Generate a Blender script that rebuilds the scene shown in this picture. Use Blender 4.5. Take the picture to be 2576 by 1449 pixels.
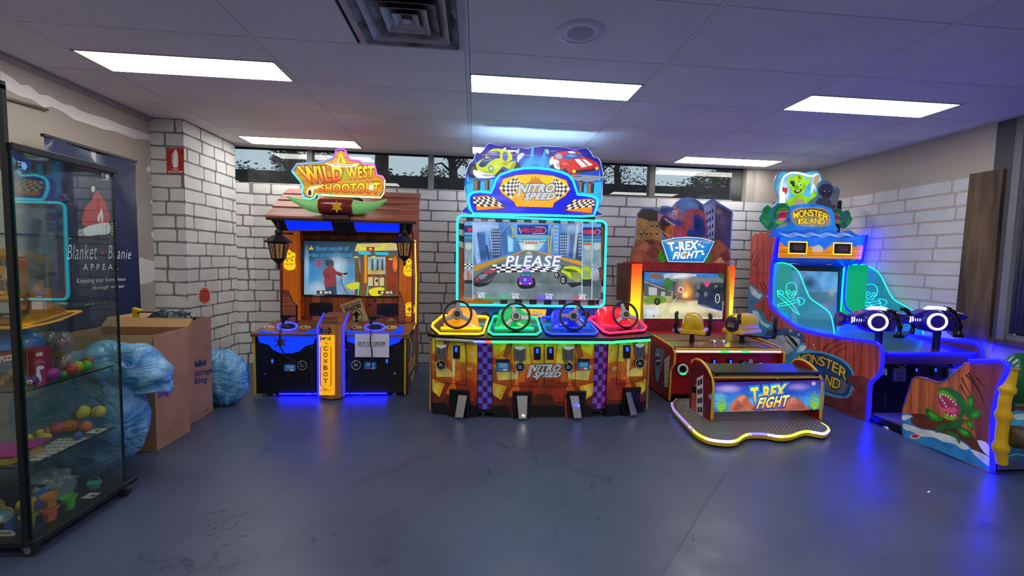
import bpy, math, random
from mathutils import Vector, Matrix, noise
random.seed(7)
sc = bpy.context.scene
for _o in list(bpy.data.objects): bpy.data.objects.remove(_o)
COL = sc.collection
PI = math.pi

# ---------------------------------------------------------------- camera (metres, x right, y into the room, z up)
CAM_H = 1.27
F_PX, PITCH, YAW, ROLL = 1064.08, 0.0665063, 0.0889297, 0.0227905
_cy, _sy, _cp, _sp = math.cos(YAW), math.sin(YAW), math.cos(PITCH), math.sin(PITCH)
FW = Vector((_sy*_cp, _cy*_cp, -_sp))
_r = Vector((_cy, -_sy, 0)); _u = _r.cross(FW)
CR = _r*math.cos(ROLL) + _u*math.sin(ROLL)
CU = _u*math.cos(ROLL) - _r*math.sin(ROLL)
cd = bpy.data.cameras.new('camera'); cam = bpy.data.objects.new('camera', cd); COL.objects.link(cam)
cd.sensor_fit = 'HORIZONTAL'; cd.sensor_width = 36; cd.lens = F_PX/2576*36
cd.clip_start = 0.02; cd.clip_end = 200
cam.matrix_world = Matrix(((CR.x, CU.x, -FW.x, 0), (CR.y, CU.y, -FW.y, 0), (CR.z, CU.z, -FW.z, CAM_H), (0, 0, 0, 1)))
sc.camera = cam

# ---------------------------------------------------------------- world, exposure
w = bpy.data.worlds.new('sky'); sc.world = w; w.use_nodes = True
_bg = w.node_tree.nodes['Background']
_bg.inputs[0].default_value = (0.50, 0.62, 0.70, 1); _bg.inputs[1].default_value = 1.15
sc.view_settings.view_transform = 'Standard'; sc.view_settings.look = 'None'
sc.view_settings.exposure = 0.0; sc.view_settings.gamma = 1.0; sc.view_settings.use_curve_mapping = False
sc.cycles.max_bounces = 10; sc.cycles.transparent_max_bounces = 24; sc.cycles.diffuse_bounces = 5
sc.cycles.sample_clamp_indirect = 6.0; sc.cycles.caustics_reflective = False; sc.cycles.caustics_refractive = False
PANEL_E = 14.0      # ceiling light panels
LED_E = 5.0        # light strips on the machines

# ---------------------------------------------------------------- colour and materials
def S(c, a=1.0):
    if isinstance(c, str):
        c = tuple(int(c[i:i+2], 16)/255 for i in (0, 2, 4))
    return tuple((v/12.92 if v <= .04045 else ((v+.055)/1.055)**2.4) for v in c[:3]) + (a,)
MATS = {}
def mat(name, col='808080', rough=.5, metal=0, emit=None, es=0, spec=.5, coat=0, nz=None, bump=None, alpha=1, trans=0):
    if name in MATS: return MATS[name]
    m = bpy.data.materials.new(name); m.use_nodes = True; nt = m.node_tree; b = nt.nodes['Principled BSDF']
    b.inputs['Base Color'].default_value = S(col); b.inputs['Roughness'].default_value = rough
    b.inputs['Metallic'].default_value = metal; b.inputs['Specular IOR Level'].default_value = spec
    b.inputs['Coat Weight'].default_value = coat; b.inputs['Coat Roughness'].default_value = .08
    b.inputs['Alpha'].default_value = alpha; b.inputs['Transmission Weight'].default_value = trans
    if emit: b.inputs['Emission Color'].default_value = S(emit); b.inputs['Emission Strength'].default_value = es
    if nz or bump: tc = nt.nodes.new('ShaderNodeTexCoord')
    if nz:      # (scale xyz, other colour, detail)
        mp = nt.nodes.new('ShaderNodeMapping'); mp.inputs['Scale'].default_value = nz[0]
        n = nt.nodes.new('ShaderNodeTexNoise'); n.inputs['Scale'].default_value = 1; n.inputs['Detail'].default_value = nz[2] if len(nz) > 2 else 5
        cr = nt.nodes.new('ShaderNodeValToRGB'); cr.color_ramp.elements[0].position = .36; cr.color_ramp.elements[1].position = .64
        cr.color_ramp.elements[0].color = S(col); cr.color_ramp.elements[1].color = S(nz[1])
        nt.links.new(tc.outputs['Object'], mp.inputs[0]); nt.links.new(mp.outputs[0], n.inputs[0])
        nt.links.new(n.outputs[0], cr.inputs[0]); nt.links.new(cr.outputs[0], b.inputs['Base Color'])
    if bump:    # (scale, distance)
        n2 = nt.nodes.new('ShaderNodeTexNoise'); n2.inputs['Scale'].default_value = bump[0]; n2.inputs['Detail'].default_value = 4
        bp = nt.nodes.new('ShaderNodeBump'); bp.inputs['Distance'].default_value = bump[1]; bp.inputs['Strength'].default_value = .8
        nt.links.new(tc.outputs['Object'], n2.inputs[0]); nt.links.new(n2.outputs[0], bp.inputs['Height']); nt.links.new(bp.outputs[0], b.inputs['Normal'])
    MATS[name] = m; return m
def led(name, col, es=None, body=None):
    return mat('led_'+name, body or col, .35, emit=col, es=LED_E if es is None else es)
def glass(name, tint, amount, rough=.0, refl=1.45, glow=None):
    """thin sheet: see-through with a tint, plus a true fresnel reflection"""
    if name in MATS: return MATS[name]
    m = bpy.data.materials.new(name); m.use_nodes = True; nt = m.node_tree; nt.nodes.clear()
    out = nt.nodes.new('ShaderNodeOutputMaterial'); t = nt.nodes.new('ShaderNodeBsdfTransparent'); t.inputs[0].default_value = S(tint)
    g = nt.nodes.new('ShaderNodeBsdfGlossy'); g.inputs['Roughness'].default_value = rough
    d = nt.nodes.new('ShaderNodeBsdfDiffuse'); d.inputs[0].default_value = S(tint)
    lw = nt.nodes.new('ShaderNodeLayerWeight'); lw.inputs[0].default_value = .5; pw = nt.nodes.new('ShaderNodeMath'); pw.operation = 'POWER'; pw.inputs[1].default_value = 5
    f0 = ((refl-1)/(refl+1))**2; fr = nt.nodes.new('ShaderNodeMath'); fr.operation = 'MULTIPLY_ADD'; fr.inputs[1].default_value = 1-f0; fr.inputs[2].default_value = f0; fr.use_clamp = True
    nt.links.new(lw.outputs['Facing'], pw.inputs[0]); nt.links.new(pw.outputs[0], fr.inputs[0])
    m1 = nt.nodes.new('ShaderNodeMixShader'); m1.inputs[0].default_value = amount
    m2 = nt.nodes.new('ShaderNodeMixShader')
    nt.links.new(t.outputs[0], m1.inputs[1]); nt.links.new(d.outputs[0], m1.inputs[2])
    nt.links.new(fr.outputs[0], m2.inputs[0]); nt.links.new(m1.outputs[0], m2.inputs[1]); nt.links.new(g.outputs[0], m2.inputs[2])
    if glow:   # edge-lit acrylic gives off a little light over its whole face
        e = nt.nodes.new('ShaderNodeEmission'); e.inputs[0].default_value = S(glow[0]); e.inputs[1].default_value = glow[1]; ad = nt.nodes.new('ShaderNodeAddShader')
        nt.links.new(m2.outputs[0], ad.inputs[0]); nt.links.new(e.outputs[0], ad.inputs[1]); nt.links.new(ad.outputs[0], out.inputs[0]); MATS[name] = m; return m
    nt.links.new(m2.outputs[0], out.inputs[0]); MATS[name] = m; return m
def pmat(kind):
    """printed surfaces: the colour comes from the mesh's colour attribute; L_ kinds are backlit or screens"""
    n = 'print_'+kind
    if n in MATS: return MATS[n]
    m = bpy.data.materials.new(n); m.use_nodes = True; nt = m.node_tree; b = nt.nodes['Principled BSDF']
    a = nt.nodes.new('ShaderNodeVertexColor'); a.layer_name = 'Col'; src = a.outputs[0]
    k = kind[2:]
    if k == 'soft': nt.links.new(a.outputs[1], b.inputs['Alpha'])
    if k not in ('flat', 'soft'):
        tc = nt.nodes.new('ShaderNodeTexCoord'); mp = nt.nodes.new('ShaderNodeMapping')
        mp.inputs['Scale'].default_value = {'wood': (22, 22, 2.2), 'hwood': (2.5, 9, 55), 'cloud': (9, 9, 9), 'rock': (7, 7, 7)}[k]
        t = nt.nodes.new('ShaderNodeTexVoronoi' if k == 'rock' else 'ShaderNodeTexNoise'); t.inputs['Scale'].default_value = 1 if k != 'rock' else 1.6
        if k != 'rock': t.inputs['Detail'].default_value = 6
        cr = nt.nodes.new('ShaderNodeValToRGB')
        lo, hi = {'wood': (.58, 1.2), 'hwood': (.6, 1.2), 'cloud': (.66, 1.3), 'rock': (.45, 1.15)}[k]
        cr.color_ramp.elements[0].position = .3; cr.color_ramp.elements[1].position = .68
        cr.color_ramp.elements[0].color = (lo,)*3+(1,); cr.color_ramp.elements[1].color = (hi,)*3+(1,)
        mx = nt.nodes.new('ShaderNodeMix'); mx.data_type = 'RGBA'; mx.blend_type = 'MULTIPLY'; mx.inputs[0].default_value = 1
        nt.links.new(tc.outputs['Object'], mp.inputs[0]); nt.links.new(mp.outputs[0], t.inputs['Vector'])
        nt.links.new(t.outputs['Color'] if k == 'rock' else t.outputs[0], cr.inputs[0])
        nt.links.new(src, mx.inputs[6]); nt.links.new(cr.outputs[0], mx.inputs[7]); src = mx.outputs[2]
    b.inputs['Roughness'].default_value = .32
    if kind[0] == 'L':
        b.inputs['Base Color'].default_value = (.01, .01, .01, 1)
        nt.links.new(src, b.inputs['Emission Color']); b.inputs['Emission Strength'].default_value = 1.12
    else:
        nt.links.new(src, b.inputs['Base Color'])
    MATS[n] = m; return m

# ---------------------------------------------------------------- photograph measurements -> real planes of the room
class PL:
    def __init__(s, p, n): s.p = Vector(p); s.n = Vector(n).normalized()
    def at(s, x, y, off=0.0):
        d = FW + CR*((x-1288)/F_PX) - CU*((y-724.5)/F_PX)
        o = Vector((0, 0, CAM_H)); t = (s.p-o).dot(s.n)/d.dot(s.n)
        return o + d*t + s.n*off
def PY(y): return PL((0, y, 0), (0, -1, 0))
def PX(x, s=1): return PL((x, 0, 0), (s, 0, 0))
def PZ(z): return PL((0, 0, z), (0, 0, 1))

# ---------------------------------------------------------------- objects
ORG = {}
def V(*a): return Vector(a)
def tag(o, label=None, cat=None, group=None, kind=None):
    if label: o['label'] = label
    if cat: o['category'] = cat
    if group: o['group'] = group
    if kind: o['kind'] = kind
    return o
def root(name, loc, label, cat, group=None):
    o = bpy.data.objects.new(name, None); COL.objects.link(o); o.location = loc; o.empty_display_size = .1
    ORG[o.name] = Vector(loc); return tag(o, label, cat, group)
def subroot(name, parent, label=None):
    o = bpy.data.objects.new(name, None); COL.objects.link(o); o.parent = parent; o.empty_display_size = .05
    ORG[o.name] = Vector(ORG[parent.name])
    if label: o['label'] = label
    return o
def sroot(name):
    o = bpy.data.objects.new(name, None); COL.objects.link(o); ORG[o.name] = Vector((0, 0, 0)); o['kind'] = 'structure'; return o
def copy_tree(o, parent=None, loc=None):
    c = o.copy(); COL.objects.link(c)
    if parent is not None: c.parent = parent
    if loc is not None: c.location = loc
    for ch in list(o.children): copy_tree(ch, c)
    return c
def basis(d):
    d = d.normalized(); a = Vector((0, 0, 1)) if abs(d.z) < .9 else Vector((1, 0, 0))
    x = a.cross(d).normalized(); return x, d.cross(x)
def sm(pts, n=4, closed=True):
    """Catmull-Rom through the points (2-D tuples or vectors)"""
    P = [Vector(p) for p in pts]; N = len(P); out = []
    for i in range(N if closed else N-1):
        g = (lambda k: P[k % N]) if closed else (lambda k: P[min(max(k, 0), N-1)])
        a, b, c, d = g(i-1), g(i), g(i+1), g(i+2)
        for k in range(n):
            t = k/n
            out.append(.5*((2*b)+(c-a)*t+(2*a-5*b+4*c-d)*t*t+(3*b-a-3*c+d)*t**3))
    if not closed: out.append(P[-1])
    return out
def ell(cx, cy, rx, ry=None, n=20, a0=0, a1=2*PI, rot=0):
    ry = rx if ry is None else ry; full = abs(a1-a0-2*PI) < 1e-6
    r = []
    for i in range(n if full else n+1):
        a = a0+(a1-a0)*i/n; x, y = rx*math.cos(a), ry*math.sin(a)
        r.append((cx+x*math.cos(rot)-y*math.sin(rot), cy+x*math.sin(rot)+y*math.cos(rot)))
    return r
def rrect(x0, y0, x1, y1, r, n=4):
    o = []
    for cx, cy, a in ((x1-r, y1-r, 0), (x0+r, y1-r, PI/2), (x0+r, y0+r, PI), (x1-r, y0+r, 1.5*PI)):
        for i in range(n+1): o.append((cx+r*math.cos(a+PI/2*i/n), cy+r*math.sin(a+PI/2*i/n)))
    return o
class G:
    def __init__(s): s.v = []; s.f = []; s.m = []; s.c = []; s.cur = 0; s.col = (1, 1, 1, 1)
    def face(s, idx): s.f.append(idx); s.m.append(s.cur); s.c.append(s.col)
    def poly(s, pts):
        k = len(s.v); s.v += [Vector(p) for p in pts]; s.face(list(range(k, k+len(pts)))); return s
    def hexa(s, a, b):           # a: 4 pts, b: 4 pts
        k = len(s.v); s.v += [Vector(p) for p in a]+[Vector(p) for p in b]
        for q in ((3, 2, 1, 0), (4, 5, 6, 7), (0, 1, 5, 4), (1, 2, 6, 5), (2, 3, 7, 6), (3, 0, 4, 7)): s.face([k+i for i in q])
        return s
    def box(s, lo, hi):
        (a, b, c), (d, e, f) = lo, hi
        return s.hexa(((a, b, c), (d, b, c), (d, e, c), (a, e, c)), ((a, b, f), (d, b, f), (d, e, f), (a, e, f)))
    def obox(s, c, size, R=None):
        c = Vector(c); R = R or Matrix.Identity(3); x, y, z = [v/2 for v in size]
        p = [c+R@Vector(q) for q in ((-x, -y, -z), (x, -y, -z), (x, y, -z), (-x, y, -z), (-x, -y, z), (x, -y, z), (x, y, z), (-x, y, z))]
        return s.hexa(p[:4], p[4:])
    def prism(s, pts, d):        # polygon extruded along d
        pts = [Vector(p) for p in pts]; d = Vector(d); n = len(pts); k = len(s.v)
        s.v += pts+[p+d for p in pts]; s.face(list(range(k, k+n))); s.face(list(range(k+2*n-1, k+n-1, -1)))
        for i in range(n): j = (i+1) % n; s.face([k+i, k+n+i, k+n+j, k+j])
        return s
    def tube(s, pts, r, n=8, closed=False, flat=None):
        P = [Vector(p) for p in pts]; N = len(P); k = len(s.v); ref = None
        for i, p in enumerate(P):
            if closed: t = P[(i+1) % N]-P[i-1]
            else: t = P[min(i+1, N-1)]-P[max(i-1, 0)]
            t = t.normalized() if t.length > 1e-9 else Vector((0, 0, 1))
            if ref is None: x, y = basis(t)
            else:
                x = ref-t*ref.dot(t)
                x = x.normalized() if x.length > 1e-6 else basis(t)[0]
                y = t.cross(x)
            ref = x; rr = r[i] if isinstance(r, (list, tuple)) else r
            for j in range(n):
                a = 2*PI*j/n; s.v.append(p+x*(rr*math.cos(a))+y*(rr*math.sin(a)*(flat or 1)))
        for i in range(N if closed else N-1):
            for j in range(n):
                a, b = k+i*n+j, k+i*n+(j+1) % n; c, d = k+((i+1) % N)*n+(j+1) % n, k+((i+1) % N)*n+j
                s.face([a, b, c, d])
        if not closed: s.face([k+j for j in range(n-1, -1, -1)]); s.face([k+(N-1)*n+j for j in range(n)])
        return s
    def lathe(s, c, axis, prof, n=20, caps=True, sx=1):   # prof: (radius, height along axis)
        c = Vector(c); axis = Vector(axis).normalized(); x, y = basis(axis); k = len(s.v)
        for r, h in prof:
            for j in range(n):
                a = 2*PI*j/n; s.v.append(c+axis*h+x*(r*math.cos(a)*sx)+y*(r*math.sin(a)))
        for i in range(len(prof)-1):
            for j in range(n):
                s.face([k+i*n+j, k+i*n+(j+1) % n, k+(i+1)*n+(j+1) % n, k+(i+1)*n+j])
        if caps:
            s.face([k+j for j in range(n-1, -1, -1)]); s.face([k+(len(prof)-1)*n+j for j in range(n)])
        return s
    def cyl(s, a, b, r, n=16, r2=None):
        a = Vector(a); b = Vector(b); return s.lathe(a, b-a, [(r, 0), (r if r2 is None else r2, (b-a).length)], n)
    def ball(s, c, r, n=14, sc3=(1, 1, 1), fn=None):
        c = Vector(c); k = len(s.v); m = n//2+1
        for i in range(m+1):
            th = PI*i/m
            for j in range(n):
                ph = 2*PI*j/n; d = Vector((math.sin(th)*math.cos(ph), math.sin(th)*math.sin(ph), math.cos(th)))
                q = r*(fn(d) if fn else 1); s.v.append(c+Vector((d.x*q*sc3[0], d.y*q*sc3[1], d.z*q*sc3[2])))
        for i in range(m):
            for j in range(n): s.face([k+i*n+j, k+(i+1)*n+j, k+(i+1)*n+(j+1) % n, k+i*n+(j+1) % n])
        return s
    def build(s, name, mats, parent=None, smooth=False, bevel=0, org=None, kind=None, seg=2, fix=True):
        me = bpy.data.meshes.new(name); o = bpy.data.objects.new(name, me)
        if parent is not None: org = ORG[parent.name]
        elif org is None: org = Vector((0, 0, 0))
        else: org = Vector(org)
        me.from_pydata([v-org for v in s.v], [], s.f)
        if not isinstance(mats, (list, tuple)): mats = [mats]
        for m in mats: me.materials.append(m)
        for p, mi, in zip(me.polygons, s.m): p.material_index = min(mi, len(mats)-1)
        if any(c != (1, 1, 1, 1) for c in s.c):
            ca = me.color_attributes.new('Col', 'FLOAT_COLOR', 'CORNER')
            buf = []
            for p, c in zip(me.polygons, s.c): buf += list(c)*p.loop_total if not isinstance(c, list) else [q for cc in c for q in cc]
            ca.data.foreach_set('color', buf)
        me.update()
        if fix:
            import bmesh
            bm = bmesh.new(); bm.from_mesh(me); bmesh.ops.recalc_face_normals(bm, faces=bm.faces); bm.to_mesh(me); bm.free()
        if smooth:
            me.polygons.foreach_set('use_smooth', [True]*len(me.polygons))
            if smooth is not True: me.set_sharp_from_angle(angle=math.radians(smooth))
        if bevel:
            b = o.modifiers.new('bevel', 'BEVEL'); b.width = bevel; b.segments = seg; b.limit_method = 'ANGLE'; b.angle_limit = .6
        COL.objects.link(o); ORG[o.name] = Vector(org)
        if parent is not None: o.parent = parent; ORG[o.name] = Vector(ORG[parent.name])
        else: o.location = org
        if kind: o['kind'] = kind
        return o
_TX = {}
def textmesh(t, bold, shear):
    k = (t, bold, shear)
    if k in _TX: return _TX[k]
    cu = bpy.data.curves.new('t', 'FONT'); cu.body = t; cu.offset = bold; cu.shear = shear; cu.resolution_u = 3; cu.space_character = 1.1
    ob = bpy.data.objects.new('t', cu); me = bpy.data.meshes.new_from_object(ob)
    r = ([(v.co.x, v.co.y) for v in me.vertices], [list(p.vertices) for p in me.polygons])
    bpy.data.objects.remove(ob); bpy.data.curves.remove(cu); bpy.data.meshes.remove(me)
    _TX[k] = r; return r
class Art:
    """flat print laid on a real plane in thin layers"""
    STEP = .00005
    def __init__(s, plane, kind='P', off=.001): s.pl = plane; s.k = kind; s.g = G(); s.mats = []; s.off = off
    def C(s, c):
        c = S(c); return c if s.k == 'L' else tuple(min(.95, v*1.5) for v in c[:3])+(1,)
    def m(s, k):
        q = pmat(s.k+'_'+k)
        if q not in s.mats: s.mats.append(q)
        s.g.cur = s.mats.index(q)
    def poly(s, pts, col, k='flat'):
        s.m(k); s.g.col = s.C(col); s.off += s.STEP
        s.g.poly([s.pl.at(p[0], p[1], s.off) for p in pts]); return s
    def rect(s, x0, y0, x1, y1, col, k='flat'): return s.poly([(x0, y0), (x1, y0), (x1, y1), (x0, y1)], col, k)
    def soft(s, cx, cy, rx, ry, col, al=1.0, n=18):
        s.m('soft'); s.off += s.STEP; c = s.C(col); A = c[:3]+(al,); B = c[:3]+(al*.55,); Z = c[:3]+(0,); s.g.col = c; k = len(s.g.v)
        P = [(cx, cy)]+ell(cx, cy, rx*.5, ry*.5, n)+ell(cx, cy, rx, ry, n); s.g.v += [s.pl.at(x, y, s.off) for x, y in P]
        for i in range(n):
            j = (i+1) % n; s.g.face([k, k+1+i, k+1+j]); s.g.c[-1] = [A, B, B]; s.g.face([k+1+i, k+1+n+i, k+1+n+j, k+1+j]); s.g.c[-1] = [B, Z, Z, B]
        return s
    def bars(s, x0, y0, x1, y1, col, n=5):
        w_ = (x1-x0)/n; return s.many([[(x0+i*w_, y0), (x0+i*w_+w_*.66, y0), (x0+i*w_+w_*.66, y1), (x0+i*w_, y1)] for i in range(n)], col)
    def many(s, polys, col, k='flat'):
        s.m(k); s.g.col = s.C(col); s.off += s.STEP
        for pts in polys: s.g.poly([s.pl.at(p[0], p[1], s.off) for p in pts])
        return s
    def line(s, pts, wd, col, closed=False, k='flat', w1=None):
        P = [Vector(p) for p in pts]; N = len(P)
        L, R_ = [], []
        for i, p in enumerate(P):
            t = (P[(i+1) % N]-P[i-1]) if closed else (P[min(i+1, N-1)]-P[max(i-1, 0)])
            t = t.normalized() if t.length else Vector((1, 0)); nn = Vector((-t.y, t.x))
            h = (wd if w1 is None else wd+(w1-wd)*i/max(1, N-1))/2
            L.append(p+nn*h); R_.append(p-nn*h)
        q = []
        for i in range(N if closed else N-1): j = (i+1) % N; q.append([L[i], L[j], R_[j], R_[i]])
        return s.many(q, col, k)
    def text(s, t, quad, col, bold=0.0, shear=0.0, bulge=0, k='flat', out=None, col2=None):
        if len(quad) == 4 and not isinstance(quad[0], (tuple, list)):
            x0, y0, x1, y1 = quad; quad = ((x0, y0), (x1, y0), (x1, y1), (x0, y1))
        if out: s.text(t, quad, out[0], out[1], shear, bulge)
        base = textmesh(t, 0.0, shear)[0]
        xs = [p[0] for p in base]; ys = [p[1] for p in base]; ax, bx, ay, by = min(xs), max(xs), min(ys), max(ys)
        vs, fs = textmesh(t, bold, shear); TL, TR, BR, BL = [Vector(q) for q in quad]
        s.m(k); s.g.col = s.C(col); s.off += s.STEP; kk = len(s.g.v)
        for x, y in vs:
            u = (x-ax)/(bx-ax); v = 1-(y-ay)/(by-ay)
            p = (TL*(1-u)+TR*u)*(1-v)+(BL*(1-u)+BR*u)*v
            s.g.v.append(s.pl.at(p.x, p.y-bulge*math.sin(PI*min(max(u, 0), 1)), s.off))
        ca, cb = s.C(col), s.C(col2 or col)
        for f in fs:
            s.g.face([kk+i for i in f])
            if col2:
                s.g.c[-1] = [tuple(ca[q]*(1-w_)+cb[q]*w_ for q in range(4)) for w_ in [min(max((1-(vs[i][1]-ay)/(by-ay)-.25)*1.5, 0), 1) for i in f]]
        return s
    def checks(s, quad, nx, ny, cols, wave=0, k='flat'):
        TL, TR, BR, BL = [Vector(q) for q in quad]
        def P(u, v):
            p = (TL*(1-u)+TR*u)*(1-v)+(BL*(1-u)+BR*u)*v
            return (p.x, p.y+wave*math.sin(u*2*PI))
        for par in (0, 1):
            if cols[par] is None: continue
            s.many([[P(i/nx, j/ny), P((i+1)/nx, j/ny), P((i+1)/nx, (j+1)/ny), P(i/nx, (j+1)/ny)] for i in range(nx) for j in range(ny) if (i+j) % 2 == par], cols[par], k)
        return s
    def grad(s, quad, cols, k='flat', horiz=False):
        TL, TR, BR, BL = [Vector(q) for q in quad]; N = 4*(len(cols)-1)
        s.off += s.STEP; s.m(k); C = [s.C(c) for c in cols]
        for i in range(N):
            t = (i+.5)/N*(len(C)-1); j = min(int(t), len(C)-2); f = t-j
            s.g.col = tuple(C[j][q]*(1-f)+C[j+1][q]*f for q in range(4)); a, b = i/N, (i+1)/N
            if horiz: q = [TL.lerp(TR, a), TL.lerp(TR, b), BL.lerp(BR, b), BL.lerp(BR, a)]
            else: q = [TL.lerp(BL, a), TR.lerp(BR, a), TR.lerp(BR, b), TL.lerp(BL, b)]
            s.g.poly([s.pl.at(p.x, p.y, s.off) for p in q])
        return s
    def build(s, name, parent): return s.g.build(name, s.mats, parent, fix=False)
def slab(plane, pts, thick, name, m, parent, bevel=0, off=0.0):
    """outline on a plane, given real thickness away from the viewer"""
    g = G(); g.prism([plane.at(p[0], p[1], off) for p in pts], -plane.n*thick); return g.build(name, m, parent, bevel=bevel)
def neon(plane, pts, r, name, m, parent, closed=False, off=.006, smo=0):
    if smo: pts = sm(pts, smo, closed)
    return G().tube([plane.at(p[0], p[1], off) for p in pts], r, 8, closed).build(name, m, parent, smooth=True)
# ================================================================ THE ROOM
XL, XR, YB, YF, CH = -2.95, 4.21, 5.10, -3.6, 2.477
SILL = 2.07
mp_wall = mat('beige_paint', 'bcb3a6', .75, nz=((1.2, 1.2, 1.2), 'b4ab9e', 3))
mp_mortar = mat('mortar_grey', '7c7e80', .8, nz=((3, 3, 3), '727578', 3))
def brickmat():
    m = mat('painted_brick', 'd8d8d5', .62, nz=((5, 5, 5), 'cbcccb', 4)); return m
mp_brick = brickmat()
mp_tile = mat('ceiling_tile_white', 'ecebea', .8, nz=((1.5, 1.5, 1.5), 'e4e3e2', 3))
mp_bar = mat('ceiling_bar', 'e2e0df', .55)
mp_dark = mat('near_black', '0c0d10', .5)
mp_frame = mat('window_frame_grey', '8a867f', .5)

# floor : painted concrete, glossy, worn
fm = bpy.data.materials.new('painted_concrete_floor'); fm.use_nodes = True; nt = fm.node_tree; b = nt.nodes['Principled BSDF']
tc = nt.nodes.new('ShaderNodeTexCoord')
def nz_(scale, det, rgh=.6):
    n = nt.nodes.new('ShaderNodeTexNoise'); n.inputs['Scale'].default_value = scale; n.inputs['Detail'].default_value = det; n.inputs['Roughness'].default_value = rgh
    nt.links.new(tc.outputs['Object'], n.inputs[0]); return n
def ramp(src, a, b_, ca, cb):
    r = nt.nodes.new('ShaderNodeValToRGB'); r.color_ramp.elements[0].position = a; r.color_ramp.elements[1].position = b_
    r.color_ramp.elements[0].color = ca; r.color_ramp.elements[1].color = cb; nt.links.new(src, r.inputs[0]); return r
n1 = nz_(.9, 6); r1 = ramp(n1.outputs[0], .35, .7, S('39435c'), S('465068'))
n2 = nz_(2.3, 8, .75); r2 = ramp(n2.outputs[0], .60, .72, (0, 0, 0, 1), (1, 1, 1, 1))
mx = nt.nodes.new('ShaderNodeMix'); mx.data_type = 'RGBA'; nt.links.new(r1.outputs[0], mx.inputs[6]); mx.inputs[7].default_value = S('3c4150')
ml = nt.nodes.new('ShaderNodeMath'); ml.operation = 'MULTIPLY'; ml.inputs[1].default_value = .55; nt.links.new(r2.outputs[0], ml.inputs[0]); nt.links.new(ml.outputs[0], mx.inputs[0])
nt.links.new(mx.outputs[2], b.inputs['Base Color'])
n3 = nz_(3.5, 6); r3 = ramp(n3.outputs[0], .3, .7, (.26, .26, .26, 1), (.42, .42, .42, 1)); nt.links.new(r3.outputs[0], b.inputs['Roughness'])
n4 = nz_(38, 4); bp = nt.nodes.new('ShaderNodeBump'); bp.inputs['Distance'].default_value = .002; bp.inputs['Strength'].default_value = .25
nt.links.new(n4.outputs[0], bp.inputs['Height']); nt.links.new(bp.outputs[0], b.inputs['Normal'])
b.inputs['Specular IOR Level'].default_value = .6
fl = G(); fl.box((XL-.1, YF-.1, -.12), (XR+.1, YB+.1, 0)); flo = fl.build('floor', fm); flo['kind'] = 'structure'
# scuffs, cracks and the worn bay joint, as thin paint marks on the floor
ORG['floor'] = Vector((0, 0, 0))
a = Art(PZ(0), off=.0004); a.STEP = .00005
rs = random.Random(3)
def scuff(cx, cy, n, sx, sy, ang=None, ln=16, col='2c303c'):
    for _ in range(n):
        x, y = cx+rs.gauss(0, sx), cy+rs.gauss(0, sy); t = ang if ang is not None else rs.uniform(0, PI); t += rs.gauss(0, .35); l = rs.uniform(.3, 1)*ln
        a.line([(x-l*math.cos(t), y-l*math.sin(t)*.6), (x, y+rs.uniform(-1, 1)), (x+l*math.cos(t), y+l*math.sin(t)*.6)], rs.uniform(.6, 1.4), col)
scuff(570, 1310, 46, 45, 25, -.7, 9); scuff(780, 1370, 34, 45, 20, 1.9, 10); scuff(480, 1420, 60, 90, 14, .3, 14); scuff(960, 1400, 34, 25, 28, .9, 11)
scuff(1310, 1130, 16, 30, 25, 1.0, 14); scuff(1340, 1250, 12, 60, 35, .8, 10); scuff(1480, 1210, 16, 40, 30, None, 8); scuff(1620, 1150, 16, 50, 20, None, 7)
scuff(2200, 1270, 18, 160, 60, None, 6); scuff(2480, 1330, 14, 40, 8, .2, 22, '262a38')
a.line(sm([(890, 1222), (935, 1195), (975, 1186), (1010, 1180), (1030, 1158), (1060, 1150), (1100, 1146)], 3, False), 1.2, '2a2e3a')
a.line(sm([(1320, 1115), (1350, 1155), (1354, 1180), (1400, 1165), (1460, 1190), (1530, 1205)], 3, False), 1.2, '2a2e3a')
a.line([(1826, 1190), (1775, 1262), (1710, 1372), (1660, 1449)], 1.5, '2e3240')
for x, y in ((1745, 1352), (1505, 1310), (1278, 1253), (1230, 1190), (1534, 1210), (2336, 1243)): a.poly(ell(x, y, 4, 2.2, 8), '1e212b' if x != 2336 else 'd0d0d0')
fs = a.build('floor_scuffs', flo)

# ---- walls
def wallbox(name, lo, hi, m):
    g = G(); g.box(lo, hi); o = g.build(name, m); o['kind'] = 'structure'; return o
wl = wallbox('wall_left', (XL-.1, YF, 0), (XL, YB+.1, CH+.1), mp_wall)
wbk = wallbox('wall_back', (XL, YB, 0), (XR, YB+.14, SILL), mp_mortar)
wbr = wallbox('wall_back_end', (3.5, YB, SILL), (XR, YB+.14, CH+.1), mp_wall)
wr = wallbox('wall_right', (XR, 3.16, 0), (XR+.12, YB+.14, CH+.1), mp_wall)
wf = wallbox('wall_front', (XL-.1, YF-.1, 0), (XR+.1, YF, CH+.1), mp_wall)
G().box((XR, YF, 0), (XR+.12, 3.16, .72)).build('wall_right_lower', mp_wall, kind='structure')
# pillar by the left wall (boxed column with brick paint) and the slanted return under the window
g = G(); g.box((XL, 4.19, 0), (-2.67, 5.03, CH+.05)); g.prism([(-2.67, 5.03, 0), (-2.516, YB, 0), (-2.67, YB, 0)], (0, 0, SILL)); wp = g.build('wall_pillar', mp_mortar, kind='structure')

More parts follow.
